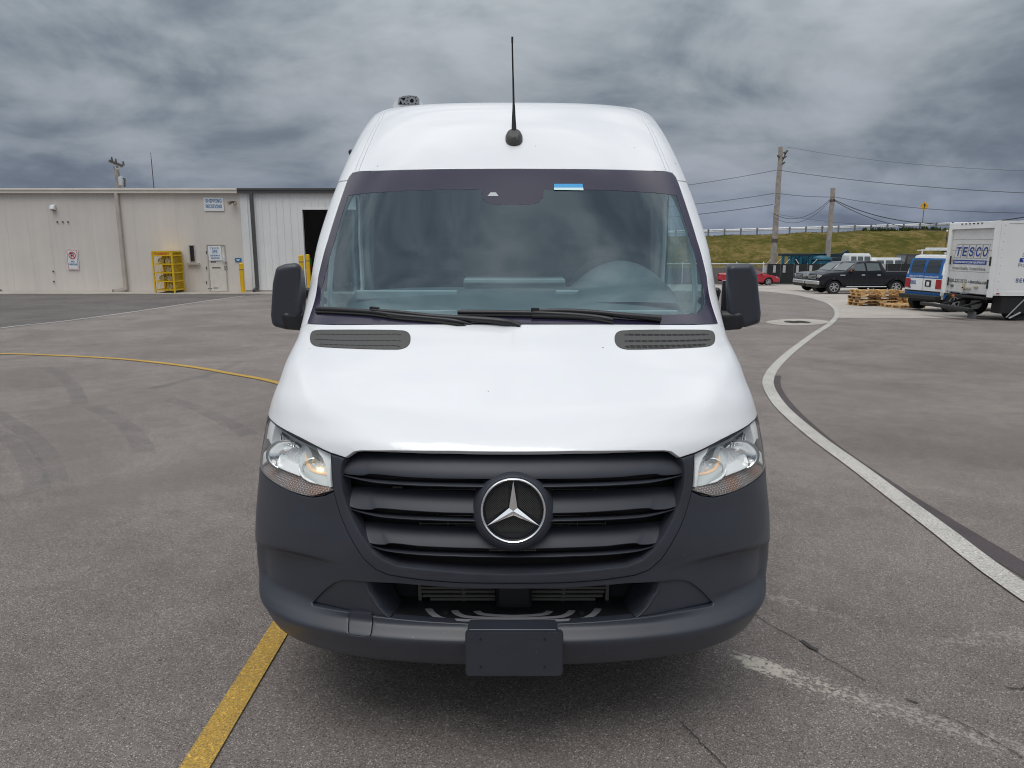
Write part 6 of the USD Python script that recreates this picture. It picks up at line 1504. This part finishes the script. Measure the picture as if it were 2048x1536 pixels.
for s in (-1, 1):
    part(rs, 'side_window', side_pane(sg.Polygon([(0.92, 0.98), (0.25, 1.32), (-0.28, 1.36), (-0.30, 0.97)]), hwr, s), 'window_glass')
    part(rs, 'side_window', side_pane(sg.Polygon([(-0.36, 0.97), (-0.34, 1.36), (-0.95, 1.32), (-1.45, 1.05), (-1.40, 0.99)]), hwr, s), 'window_glass')
    part(rs, 'headlight', trimesh.convex.convex_hull(np.array([(2.36, s * 0.45, 0.66), (2.38, s * 0.66, 0.58), (1.98, s * 0.84, 0.78), (2.12, s * 0.80, 0.60), (2.2, s * 0.55, 0.74)])), 'headlight_glass', smooth=30)
    part(rs, 'tail_lamp', trimesh.convex.convex_hull(np.array([(-2.42, s * 0.42, 0.92), (-2.43, s * 0.42, 0.72), (-2.15, s * 0.84, 0.92), (-2.18, s * 0.84, 0.72), (-2.40, s * 0.7, 0.92)])), 'tail_red')
    part(rs, 'mirror', box(0.72, 0.88, *sorted((s * 0.84, s * 1.02)), 0.94, 1.06, 0.03), 'car_red')
    for x0 in (0.95, -0.33, -1.22): part(rs, 'door_seam', side_pane(sg.box(x0 - 0.006, 0.36, x0 + 0.006, 0.95), hwr, s, 0.003), 'plain_black')
part(rs, 'windscreen', end_pane((0.98, 1.0), (0.36, 1.33), hwr, 0.92), 'window_glass')
part(rs, 'rear_window', end_pane((-1.12, 1.32), (-1.68, 1.06), hwr, 0.9, 0.006), 'window_glass')
part(rs, 'lower_grille', box(2.36, 2.42, -0.5, 0.5, 0.36, 0.46, 0.01), 'plain_black')
part(rs, 'underside', box(-2.1, 2.1, -0.7, 0.7, 0.2, 0.3, 0.03), 'plain_black')
wheels(rs, wx, r, 0.83, 0.2, 0.68, 8)

# blue and white service van, seen from behind
def slot(to, s, h, x, y, m, parent, name='lettering', **kw): part(parent, name, text(s, h, to, x=x, y=y, **kw), m)
Yv = 27.0
xr_ = float(at_y(1874, 560, Yv - 1.0)[0])
gzv = float(ground_z(xr_ + 2, Yv)) + 0.006
sv = thing('service_van', 'white and blue service van seen from behind, beside the box truck', 'van', (xr_ + 2.72, Yv + 0.3, gzv), math.radians(9))
r, wx = 0.36, (1.95, -2.20)
pr = sg.Polygon([(2.72, 0.50), (2.76, 0.95), (2.60, 1.12), (1.75, 1.28), (1.05, 1.98), (0.8, 2.06), (-2.35, 2.09), (-2.55, 2.04), (-2.68, 1.75), (-2.75, 1.20), (-2.76, 0.62), (-2.70, 0.48)])
hwv = lambda x, z: 1.0 - 0.02 * sstep(0.8, 0.45, z) - 0.17 * sstep(1.12, 2.1, z) ** 1.2 - 0.08 * sstep(2.0, 2.8, x)
part(sv, 'body', solid(arches(pr, wx, r), hwv, 0.14), 'car_white', smooth=35)
xb = lambda z: float(np.interp(z, [0.48, 0.62, 1.20, 1.75, 2.04], [-2.70, -2.76, -2.75, -2.68, -2.55]))
def rear(y0, z0, y1, z1, m, name, parent=None, out=0.008, n=3, label=None, sh=0.0):
    zz = np.linspace(z0, z1, n); P = np.array([[(xb(z) - out, y0 + (y1 - y0) * f - sh * (z - z0) * (1 if f < 0.5 else -1), z) for f in (0, 1)] for z in zz])
    return part(parent or sv, name, gridmesh(P[:, ::-1]), m, label=label)
rd = rear(-0.90, 0.50, 0.90, 0.70, 'car_blue', 'blue_skirt', out=0.006)
rear(-0.94, 1.22, 0.94, 1.36, 'car_blue', 'blue_band', out=0.006)
rear(-0.86, 1.362, 0.86, 1.96, 'car_blue', 'window_surround', out=0.006, n=4)
for y0, y1 in ((-0.72, -0.06), (0.08, 0.74)):
    rear(y0, 1.42, y1, 1.90, 'tinted_glass', 'rear_window', out=0.012, n=4)
rear(-0.006, 0.55, 0.006, 1.96, 'plain_black', 'door_seam', out=0.014, n=5)
for s in (-1, 1): rear(s * 0.66 if s > 0 else -0.94, 0.86, 0.94 if s > 0 else -0.66, 1.19, 'tail_red', 'tail_lamp', out=0.016)
rear(-0.42, 0.92, -0.12, 1.16, 'plain_black', 'plate_recess', out=0.012); rear(-0.34, 0.96, -0.20, 1.10, 'sign_white', 'number_plate', out=0.016)
rear(0.60, 0.84, 0.76, 0.88, 'plain_black', 'emblem', out=0.012)
part(sv, 'rear_bumper', box(-2.98, -2.72, -0.98, 0.98, 0.46, 0.62, 0.03), 'plain_black')
RV = frame((xb(1.29) - 0.010, 0.0, 1.29), (0, -1, 0), (0, 0, 1))
part(sv, 'lettering', text('800 227 3572  tescobus.com', 0.055, RV, y=-0.03, bold=True, width=1.5, depth=0.003), 'sign_white')
RV2 = frame((xb(1.05) - 0.010, 0.55, 1.05), (0, -1, 0), (0, 0, 1))
part(sv, 'lettering', text('TESCO', 0.075, RV2, y=0.0, bold=True, width=0.34, depth=0.003), 'print_blue'); part(sv, 'logo_bar', prism(sg.box(-0.19, -0.05, 0.19, -0.02), 0.003, RV2), 'print_blue')
for s in (-1, 1):
    part(sv, 'side_band', side_pane(sg.box(-2.66, 1.22, 1.3, 1.36), hwv, s, 0.003, 0.3), 'car_blue')
    part(sv, 'side_skirt', side_pane(sg.box(-2.66, 0.50, 1.0, 0.70).difference(sg.Point(wx[1], r).buffer(r * 1.2)), hwv, s, 0.003, 0.3), 'car_blue')
    part(sv, 'side_window', side_pane(sg.Polygon([(1.5, 1.38), (1.05, 1.85), (0.55, 1.87), (0.5, 1.37)]), hwv, s), 'window_glass')
    part(sv, 'door_seam', side_pane(sg.box(0.45, 0.6, 0.462, 1.95), hwv, s, 0.003), 'plain_black')
    part(sv, 'side_window', side_pane(sg.Polygon([(-2.45, 1.42), (-2.40, 1.86), (-1.7, 1.88), (-1.7, 1.42)]), hwv, s, 0.004), 'window_glass') if False else None
SVF = frame((-2.2, -(1.0 - 0.06) - 0.0, 1.29), (1, 0, 0), (0, 0.1, 1))
part(sv, 'lettering', text('800.227.3572', 0.085, lambda v: SVF(v) - [0, 0.05, 0], x=0.55, y=-0.045, bold=True, depth=0.003), 'sign_white')
part(sv, 'lettering', text('TESCO', 0.16, lambda v: SVF(v) + [0, 0.10, 0], x=0.75, y=0.30, bold=True, depth=0.003), 'print_blue') if False else None
part(sv, 'windscreen', end_pane((1.68, 1.34), (1.10, 1.93), hwv, 0.93), 'window_glass')
wheels(sv, wx, r, 0.975, 0.26, 0.62, 5, 'car_chrome')
part(sv, 'underside', box(-2.6, 2.5, -0.8, 0.8, 0.34, 0.5, 0.05), 'plain_black')
# ladder rack
lr = []
for x in (-2.3, -1.3, -0.2, 0.9):
    lr += [bar((x, -0.78, 2.10), (x, -0.78, 2.26), 0.04, 0.04, (1, 0, 0)), bar((x, 0.78, 2.10), (x, 0.78, 2.26), 0.04, 0.04, (1, 0, 0)), bar((x, -0.82, 2.26), (x, 0.82, 2.26), 0.05, 0.04)]
lr += [bar((-2.5, s * 0.8, 2.245), (1.1, s * 0.8, 2.245), 0.04, 0.03) for s in (-1, 1)]
rk = part(sv, 'roof_rack', lr, 'car_white')
for y in (-0.45, -0.1, 0.3): part(rk, 'ladder', [bar((-2.55, y, 2.31), (0.9, y, 2.31), 0.05, 0.07)] + [bar((x, y, 2.31), (x, y + 0.2, 2.31), 0.03, 0.03) for x in np.arange(-2.4, 0.9, 0.35)], 'car_white')
part(rk, 'crossbar', bar((-1.75, -0.75, 2.20), (-1.75, 0.4, 2.20), 0.10, 0.05), 'plain_black')
part(rk, 'whip_aerial', [cyl((-1.6, 0.45, 2.3), (-1.6, 0.45, 2.95), 0.012, 6)], 'plain_black'); part(rk, 'work_lamp', trimesh.convex.convex_hull(np.array([(-1.2 + a * 0.03, -0.35 + b * 0.09 + 0.12 * c, 2.80 + c * 0.12) for a in (-1, 1) for b in (-1, 1) for c in (0, 1)])), 'car_white')
part(rk, 'lamp_stalk', cyl((-1.2, -0.40, 2.3), (-1.2, -0.35, 2.84), 0.02, 6), 'car_white')
q_ = trimesh.creation.icosphere(1, 0.035); q_.apply_translation((-1.6, 0.45, 2.97)); part(rk, 'aerial_tip', q_, 'car_white')

# box truck
Yt = 22.0
xt = float(at_y(1987, 560, Yt)[0]); gt = float(ground_z(xt + 2, Yt + 1)) + 0.006
zb0 = float(at_y(1985, 592, Yt)[2]) - gt; zb1 = float(at_y(1990, 442, Yt)[2]) - gt
bt = thing('box_truck', 'white box truck with a lettered roller door seen at the right edge', 'truck', (xt, Yt, gt), local=True)
W_, Lb = 2.45, 4.6
part(bt, 'cargo_box', [box(0.04, Lb, 0.0, 0.05, zb0, zb1), box(0.04, Lb, W_ - 0.05, W_, zb0, zb1), box(0.04, Lb, 0.051, W_ - 0.051, zb1 - 0.05, zb1), box(0.06, Lb, 0.051, W_ - 0.051, zb0, zb0 + 0.08), box(Lb - 0.05, Lb, 0.051, W_ - 0.051, zb0 + 0.081, zb1 - 0.051)], 'box_white')
part(bt, 'rear_frame', [box(-0.06, 0.038, -0.012, 0.16, zb0 - 0.05, zb1 + 0.012, 0.01), box(-0.06, 0.038, W_ - 0.16, W_ + 0.012, zb0 - 0.05, zb1 + 0.012, 0.01), box(-0.06, 0.038, 0.161, W_ - 0.161, zb1 - 0.20, zb1 + 0.012, 0.01)], 'box_white')
part(bt, 'corner_trim', [box(0.039, 0.26, -0.018, -0.0005, zb0 + 0.04, zb1 + 0.01), box(0.261, Lb, -0.012, -0.0005, zb1 - 0.06, zb1 + 0.008), box(0.261, Lb, -0.010, -0.0005, zb0, zb0 + 0.13)], 'box_white')
hh = (zb1 - 0.2 - zb0 - 0.02) / 6
for k in range(6):
    part(bt, 'door_panel', box(0.0, 0.03, 0.165, W_ - 0.165, zb0 + 0.02 + k * hh + 0.004, zb0 + 0.02 + (k + 1) * hh - 0.004, 0.004), 'roller_grey')
DF = frame((-0.002, W_ / 2, (zb0 + zb1) / 2), (0, -1, 0), (0, 0, 1))
Hh = zb1 - zb0
zmap = lambda f: (0.5 - f) * Hh                                # f: 0 top of the box .. 1 bottom
dw_ = W_ - 0.33
# logo: five slanted tiles with letters, band, slogans
def logo(parent, to, x0, width, ytop, ybot, tile='box_white', n=5, word='TESCO', m='print_blue'):
    w = width / n; h = ytop - ybot; sl = h * 0.22
    for k in range(n):
        pg = sg.Polygon([(x0 + k * w + 0.01, ybot), (x0 + (k + 1) * w - 0.01, ybot), (x0 + (k + 1) * w - 0.01 + sl, ytop), (x0 + k * w + 0.01 + sl, ytop)])
        part(parent, 'logo_tile', prism(pg.difference(pg.buffer(-0.009)), 0.002, to), 'print_dark')
        part(parent, 'logo_letter', text(word[k], h * 0.62, lambda v: to(v + [0, 0, 0.003]), x=x0 + (k + 0.5) * w + sl * 0.35, y=ybot + h * 0.17, bold=True, slant=0.18, depth=0.003, width=w * 0.66), m)
logo(bt, DF, -dw_ * 0.42, dw_ * 0.80, zmap(0.305), zmap(0.50))
part(bt, 'logo_band', prism(sg.box(-dw_ * 0.42, zmap(0.585), dw_ * 0.38, zmap(0.525)), 0.003, DF), 'print_blue')
part(bt, 'lettering', text('TRANSPORTATION EQUIPMENT', 0.06, lambda v: DF(v + [0, 0, 0.004]), x=-dw_ * 0.02, y=zmap(0.57), width=dw_ * 0.74, bold=True, depth=0.003), 'sign_white')
part(bt, 'lettering', text('Proven Quality. Trusted Name.', 0.09, DF, x=-dw_ * 0.02, y=zmap(0.665), width=dw_ * 0.80, depth=0.003), 'print_dark')
part(bt, 'lettering', text('800.227.3572 • tescobus.com', 0.105, DF, x=0.0, y=zmap(0.85), width=dw_ * 0.93, bold=True, depth=0.003), 'print_dark')
part(bt, 'latch', [box(-0.05, -0.005, W_ / 2 - 0.2, W_ / 2 + 0.25, zb0 + 0.16, zb0 + 0.20), box(-0.05, -0.005, W_ / 2 + 0.12, W_ / 2 + 0.2, zb0 + 0.1, zb0 + 0.32), box(-0.05, -0.005, W_ / 2 - 0.55, W_ / 2 - 0.35, zb0 + 0.22, zb0 + 0.26)], 'cylinder_beige')
for y, z in ((0.22, 0.35), (0.22, 1.05), (W_ - 0.22, 0.35), (W_ - 0.22, 1.05)): part(bt, 'hinge_strap', box(-0.075, -0.061, y - 0.1, y - 0.02, zb0 + z - 0.14, zb0 + z + 0.14, 0.005), 'plain_black')
part(bt, 'grab_handle', box(-0.03, -0.004, W_ - 0.5, W_ - 0.36, zb0 + 0.18, zb0 + 0.25, 0.005), 'print_dark')
for k in range(6): part(bt, 'marker_light', box(-0.075, -0.061, W_ / 2 - 0.5 + k * 0.2, W_ / 2 - 0.42 + k * 0.2, zb1 - 0.05, zb1 - 0.02, 0.004), 'plain_black')
# side print
SF = frame((0.0, -0.002, (zb0 + zb1) / 2), (1, 0, 0), (0, 0, 1))
logo(bt, SF, 0.78, 1.9, zmap(0.33), zmap(0.47), word='TESCO')
part(bt, 'logo_band', prism(sg.box(0.72, zmap(0.545), 2.6, zmap(0.49)), 0.003, SF), 'print_blue')
part(bt, 'lettering', text('TRANSPORTATION EQUIPMENT', 0.075, lambda v: SF(v + [0, 0, 0.004]), x=0.80, y=zmap(0.538), bold=True, depth=0.003, center=False, width=1.7), 'sign_white')
part(bt, 'lettering', text('Proven Quality. Trusted Name.', 0.10, SF, x=0.70, y=zmap(0.605), depth=0.003, center=False), 'print_dark')
part(bt, 'lettering', text('SERVICE TRUCK', 0.115, SF, x=0.68, y=zmap(0.815), bold=True, depth=0.003, center=False, track=0.03), 'print_blue')
for k in range(9): part(bt, 'rivet', box(0.14, 0.155, -0.024, -0.0185, zb0 + 0.2 + k * 0.24, zb0 + 0.215 + k * 0.24), 'print_dark')
part(bt, 'side_marker', box(0.12, 0.22, -0.028, -0.0185, zb0 + 0.06, zb0 + 0.09, 0.004), 'tail_red')
part(bt, 'chassis', [box(0.25, 6.6, 0.55, 0.75, zb0 - 0.26, zb0 - 0.06), box(0.25, 6.6, W_ - 0.75, W_ - 0.55, zb0 - 0.26, zb0 - 0.06), box(-0.055, 0.1, 0.1, W_ - 0.1, zb0 - 0.12, zb0 - 0.055)], 'plain_black')
part(bt, 'tail_panel', box(-0.08, -0.06, 0.2, W_ - 0.2, zb0 - 0.12, zb0 - 0.052, 0.01), 'plain_black')
part(bt, 'tail_lamp', box(-0.09, -0.081, W_ - 0.75, W_ - 0.6, zb0 - 0.14, zb0 - 0.07, 0.004), 'amber_plastic')
part(bt, 'step_bumper', [box(-0.62, -0.45, 0.05, W_ + 0.3, 0.30, 0.41, 0.02), bar((-0.5, 0.7, 0.38), (0.3, 0.7, zb0 - 0.2), 0.06, 0.08, (0, 1, 0)), bar((-0.5, W_ - 0.7, 0.38), (0.3, W_ - 0.7, zb0 - 0.2), 0.06, 0.08, (0, 1, 0))], 'plain_black')
part(bt, 'mud_flap', box(-0.45, -0.43, -0.05, 0.35, 0.08, 0.299, 0.005), 'print_dark')
part(bt, 'side_box', box(0.35, 1.35, 0.03, 0.5, zb0 - 0.55, zb0 - 0.02, 0.02), 'plain_black')
part(bt, 'stay', [cyl((0.55, 0.02, 0.12), (1.05, 0.02, zb0 - 0.1), 0.02, 8), cyl((0.62, -0.01, 0.10), (0.95, -0.01, 0.28), 0.03, 8)], 'steel')
def truck_wheel(x, y0, y1):
    ang = np.arange(33) * 2 * np.pi / 32; r = 0.40
    w = part(bt, 'wheel', gridmesh(np.array([[(x + q * math.cos(u), y, r + q * math.sin(u)) for u in ang] for q, y in ((0.2, y0 + 0.05), (0.36, y0), (r, y0 + 0.03), (r, y1 - 0.03), (0.36, y1), (0.2, y1 - 0.05))])), 'rubber', smooth=40)
    part(w, 'rim', gridmesh(np.array([[(x + q * math.cos(u), y, r + q * math.sin(u)) for u in ang] for q, y in ((0.23, y0 + 0.04), (0.2, y0 + 0.07), (0.1, y0 + 0.03), (0.0, y0 + 0.03))])), 'box_white', smooth=30)
truck_wheel(0.95, 0.10, 0.36); truck_wheel(0.95, W_ - 0.36, W_ - 0.10); truck_wheel(5.4, 0.12, 0.36); truck_wheel(5.4, W_ - 0.36, W_ - 0.12)
prc = sg.Polygon([(Lb + 0.15, 0.55), (Lb + 0.12, 2.25), (Lb + 0.9, 2.3), (Lb + 1.5, 1.5), (Lb + 2.3, 1.25), (Lb + 2.4, 0.55)]).difference(sg.Point(5.4, 0.4).buffer(0.5))
V_, F_ = solid(prc, lambda x, z: 0.98 - 0.12 * sstep(1.3, 2.3, z), 0.2); V_ = V_ + [0, W_ / 2, 0]
part(bt, 'cab', (V_, F_), 'car_white', smooth=35)
V_, F_ = side_pane(sg.Polygon([(Lb + 0.3, 1.45), (Lb + 0.3, 2.05), (Lb + 0.85, 2.08), (Lb + 1.3, 1.5)]), lambda x, z: 0.98 - 0.12 * sstep(1.3, 2.3, z), -1); part(bt, 'cab_window', (V_ + [0, W_ / 2, 0], F_), 'window_glass')

# pallets
def pallet(label, x, y, z, rot, m, L=1.2, D=1.0):
    t = thing('pallet', label, 'pallet', (x, y, z), rot, 'wooden pallets on the concrete', local=True)
    for yy in (-D / 2 + 0.06, 0, D / 2 - 0.06):
        for xx in (-L / 2 + 0.10, 0, L / 2 - 0.10): part(t, 'block', box(xx - 0.09, xx + 0.09, yy - 0.05, yy + 0.05, 0.019, 0.090), m)
        part(t, 'stringer', box(-L / 2, L / 2, yy - 0.05, yy + 0.05, 0.0905, 0.108), m)
    for k in range(7):
        xx = -L / 2 + 0.06 + k * (L - 0.12) / 6
        part(t, 'deck_board', box(xx - 0.058, xx + 0.058, -D / 2, D / 2, 0.109, 0.128), m if (k * 7 + int(x * 13)) % 3 else 'pallet_wood_dark')
    for xx in (-L / 2 + 0.06, 0, L / 2 - 0.06): part(t, 'base_board', box(xx - 0.058, xx + 0.058, -D / 2, D / 2, 0.0, 0.018), m)
q = ground(np.array([1752.0]), np.array([600.0]))[0]
ordn = ['bottom', 'second', 'third', 'fourth', 'topmost']
Yp = 30.5
xp = float(at_y(1752, 585, Yp)[0]); gp0 = float(ground_z(xp, Yp)) + 0.006
for k in range(5):
    pallet(f'{ordn[k]} pallet of the tall left stack in front of the black pickup' if k else 'bottom pallet of the tall left stack in front of the black pickup', xp + 0.05 * math.sin(k * 5), Yp + 0.06 * math.cos(k * 3), gp0 + k * 0.132, 0.10 * math.sin(k * 2.3), 'pallet_wood' if k not in (2,) else 'pallet_wood_dark', 1.85, 1.0)
for k in range(3):
    pallet(f'{ordn[k]} pallet of the middle stack between the tall stack and the service van', xp + 1.55 + 0.03 * math.cos(k * 4), Yp - 0.1 + 0.04 * math.sin(k * 3), gp0 + k * 0.132, 0.12 + 0.04 * math.sin(k * 1.7), 'pallet_wood', 1.2, 1.0)
pallet('single pallet lying nearest the service van, in front of the stacks', float(at_y(1815, 605, 28.6)[0]), 28.8, float(ground_z(16, 28.8)) + 0.006, 0.25, 'pallet_wood', 1.2, 0.9)
xl = float(at_y(1800, 598, 29.4)[0])
pallet('low pallet lying behind the single pallet at the foot of the stacks', xl, 29.7, float(ground_z(16, 29.5)) + 0.006, -0.1, 'pallet_wood', 1.2, 0.9)

# beyond the fence: teal skips, a dark machine, white vans
YB = 65.2
def sky_row(px0, px1, py0, py1, y): a, b = at_y(px0, py0, y), at_y(px1, py1, y); return a[0], b[0], b[2], a[2]
x0, x1, z0, z1 = sky_row(1566, 1622, 507, 532, YB); gb = float(ground_z(25, YB))
t = thing('steel_gantry', 'teal steel frame on legs standing behind the black fence', 'gantry', ((x0 + x1) / 2, YB, gb))
part(t, 'top_beam', box(x0, x1, YB, YB + 1.2, z1 - 0.22, z1, 0.02), 'dark_teal')
for x in (x0 + 0.1, x0 + 0.95, x1 - 0.95, x1 - 0.1): part(t, 'leg', box(x - 0.1, x + 0.1, YB + 0.05, YB + 0.25, gb, z1 - 0.221, 0.01), 'teal_paint')
x0, x1, z0, z1 = sky_row(1588, 1650, 509, 532, YB + 1.6)
t = thing('teal_skip', 'teal ribbed skip behind the fence left of the shorter pole', 'skip', ((x0 + x1) / 2, YB + 1.6, gb))
part(t, 'body', box(x0, x1, YB + 1.5, YB + 3.0, gb, z1, 0.05), 'teal_paint')
for x in np.linspace(x0 + 0.2, x1 - 0.2, 6): part(t, 'rib', box(x - 0.05, x + 0.05, YB + 1.42, YB + 1.499, gb, z1 - 0.1, 0.01), 'teal_paint')
part(t, 'rim', box(x0 - 0.05, x1 + 0.05, YB + 1.43, YB + 3.05, z1 + 0.001, z1 + 0.08, 0.02), 'dark_teal')
x0, x1, z0, z1 = sky_row(1632, 1672, 512, 532, YB)
t = thing('teal_tank', 'teal domed tank behind the fence at the shorter pole', 'tank', ((x0 + x1) / 2, YB + 0.4, gb))
xm = (x0 + x1) / 2
part(t, 'shell', lathe([(0.9, gb), (0.9, z1 - 0.35), (0.75, z1 - 0.12), (0.35, z1), (0.0, z1 + 0.03)], (xm, YB + 0.9), 24), 'teal_paint', smooth=40)
part(t, 'band', lathe([(0.91, z1 - 0.42), (0.93, z1 - 0.40), (0.93, z1 - 0.34), (0.90, z1 - 0.33)], (xm, YB + 0.9), 24), 'dark_teal')
t = thing('dark_machine', 'dark machine with two raised arms behind the fence at the shorter pole', 'machine', (float(at_y(1665, 520, YB + 3)[0]), YB + 3, gb))
def armx(a, b, w): part(t, 'arm', bar(at_y(*a, YB + 3), at_y(*b, YB + 3), w, w, (0, 1, 0)), 'dark_teal')
armx((1638, 519), (1656, 505), 0.45); armx((1672, 520), (1696, 504), 0.5)
part(t, 'cross_beam', bar(at_y(1650, 512, YB + 3), at_y(1690, 509, YB + 3), 0.3, 0.3), 'dark_teal')
xa, xb_, za, zb2 = sky_row(1640, 1695, 514, 532, YB + 3)
part(t, 'body', box(xa, xb_, YB + 2.7, YB + 3.6, gb, zb2, 0.1), 'dark_teal')
def half_van(label, px0, px1, ptop, Y, name='parked_van'):
    x0, x1, _, zt = sky_row(px0, px1, ptop, 540, Y); g0 = float(ground_z(x0, Y)); hgt = zt - g0; L = x1 - x0
    t = thing(name, label, 'van', ((x0 + x1) / 2, Y, g0), local=True)
    k = lambda l: sg.Polygon([(a * L / 2, b * hgt) for a, b in l])
    hw_ = lambda x, z: 0.95 - 0.18 * sstep(hgt * 0.55, hgt, z)
    part(t, 'body', solid(k([(-1, 0.18), (-1, 0.55), (-0.9, 0.92), (-0.75, 1.0), (0.7, 1.0), (0.85, 0.93), (1, 0.6), (1, 0.18)]), hw_, 0.2, 0.08), 'car_white', smooth=35)
    for a, b in ((-0.82, -0.34), (-0.28, 0.2), (0.26, 0.78)):
        part(t, 'side_window', side_pane(k([(a, 0.60), (a + 0.03, 0.90), (b - 0.03, 0.90), (b, 0.60)]), hw_, -1), 'window_glass')
    wheels(t, (-L * 0.32, L * 0.32), 0.34, 0.93, 0.2, 0.6, 5)
half_van('white van with wide windows behind the fence, left of the lower white car', 1690, 1735, 506.5, 66.0)
half_van('low white vehicle behind the fence, seen over the bed of the black pickup', 1738, 1803, 515, 66.2, 'parked_wagon')
x0, x1, z0, z1 = sky_row(1802, 1840, 508, 540, 65.5)
g0 = float(ground_z(x0, 65.5))
t = thing('dark_cab', 'dark brown vehicle cab behind the fence beside the service van', 'truck', ((x0 + x1) / 2, 65.5, g0), local=True)
mat('dark_brown', (0.06, 0.048, 0.046), 0.4)
hw_ = lambda x, z: 0.9 + 0 * x
hgt = z1 - g0
part(t, 'body', solid(sg.Polygon([(-(x1 - x0) / 2 - 0.2, 0.5), (-(x1 - x0) / 2 - 0.1, hgt * 0.6), (-(x1 - x0) / 2 + 0.1, hgt), ((x1 - x0) / 2, hgt), ((x1 - x0) / 2, 0.5)]), hw_, 0.2, 0.08), 'dark_brown', smooth=35)
part(t, 'side_window', side_pane(sg.box(-(x1 - x0) / 2 + 0.12, hgt * 0.62, 0.1, hgt * 0.92), hw_, -1), 'window_glass')
part(t, 'windscreen', end_pane((-(x1 - x0) / 2 - 0.1, hgt * 0.62), (-(x1 - x0) / 2 + 0.08, hgt * 0.95), hw_, 0.9, 0.01), 'window_glass')
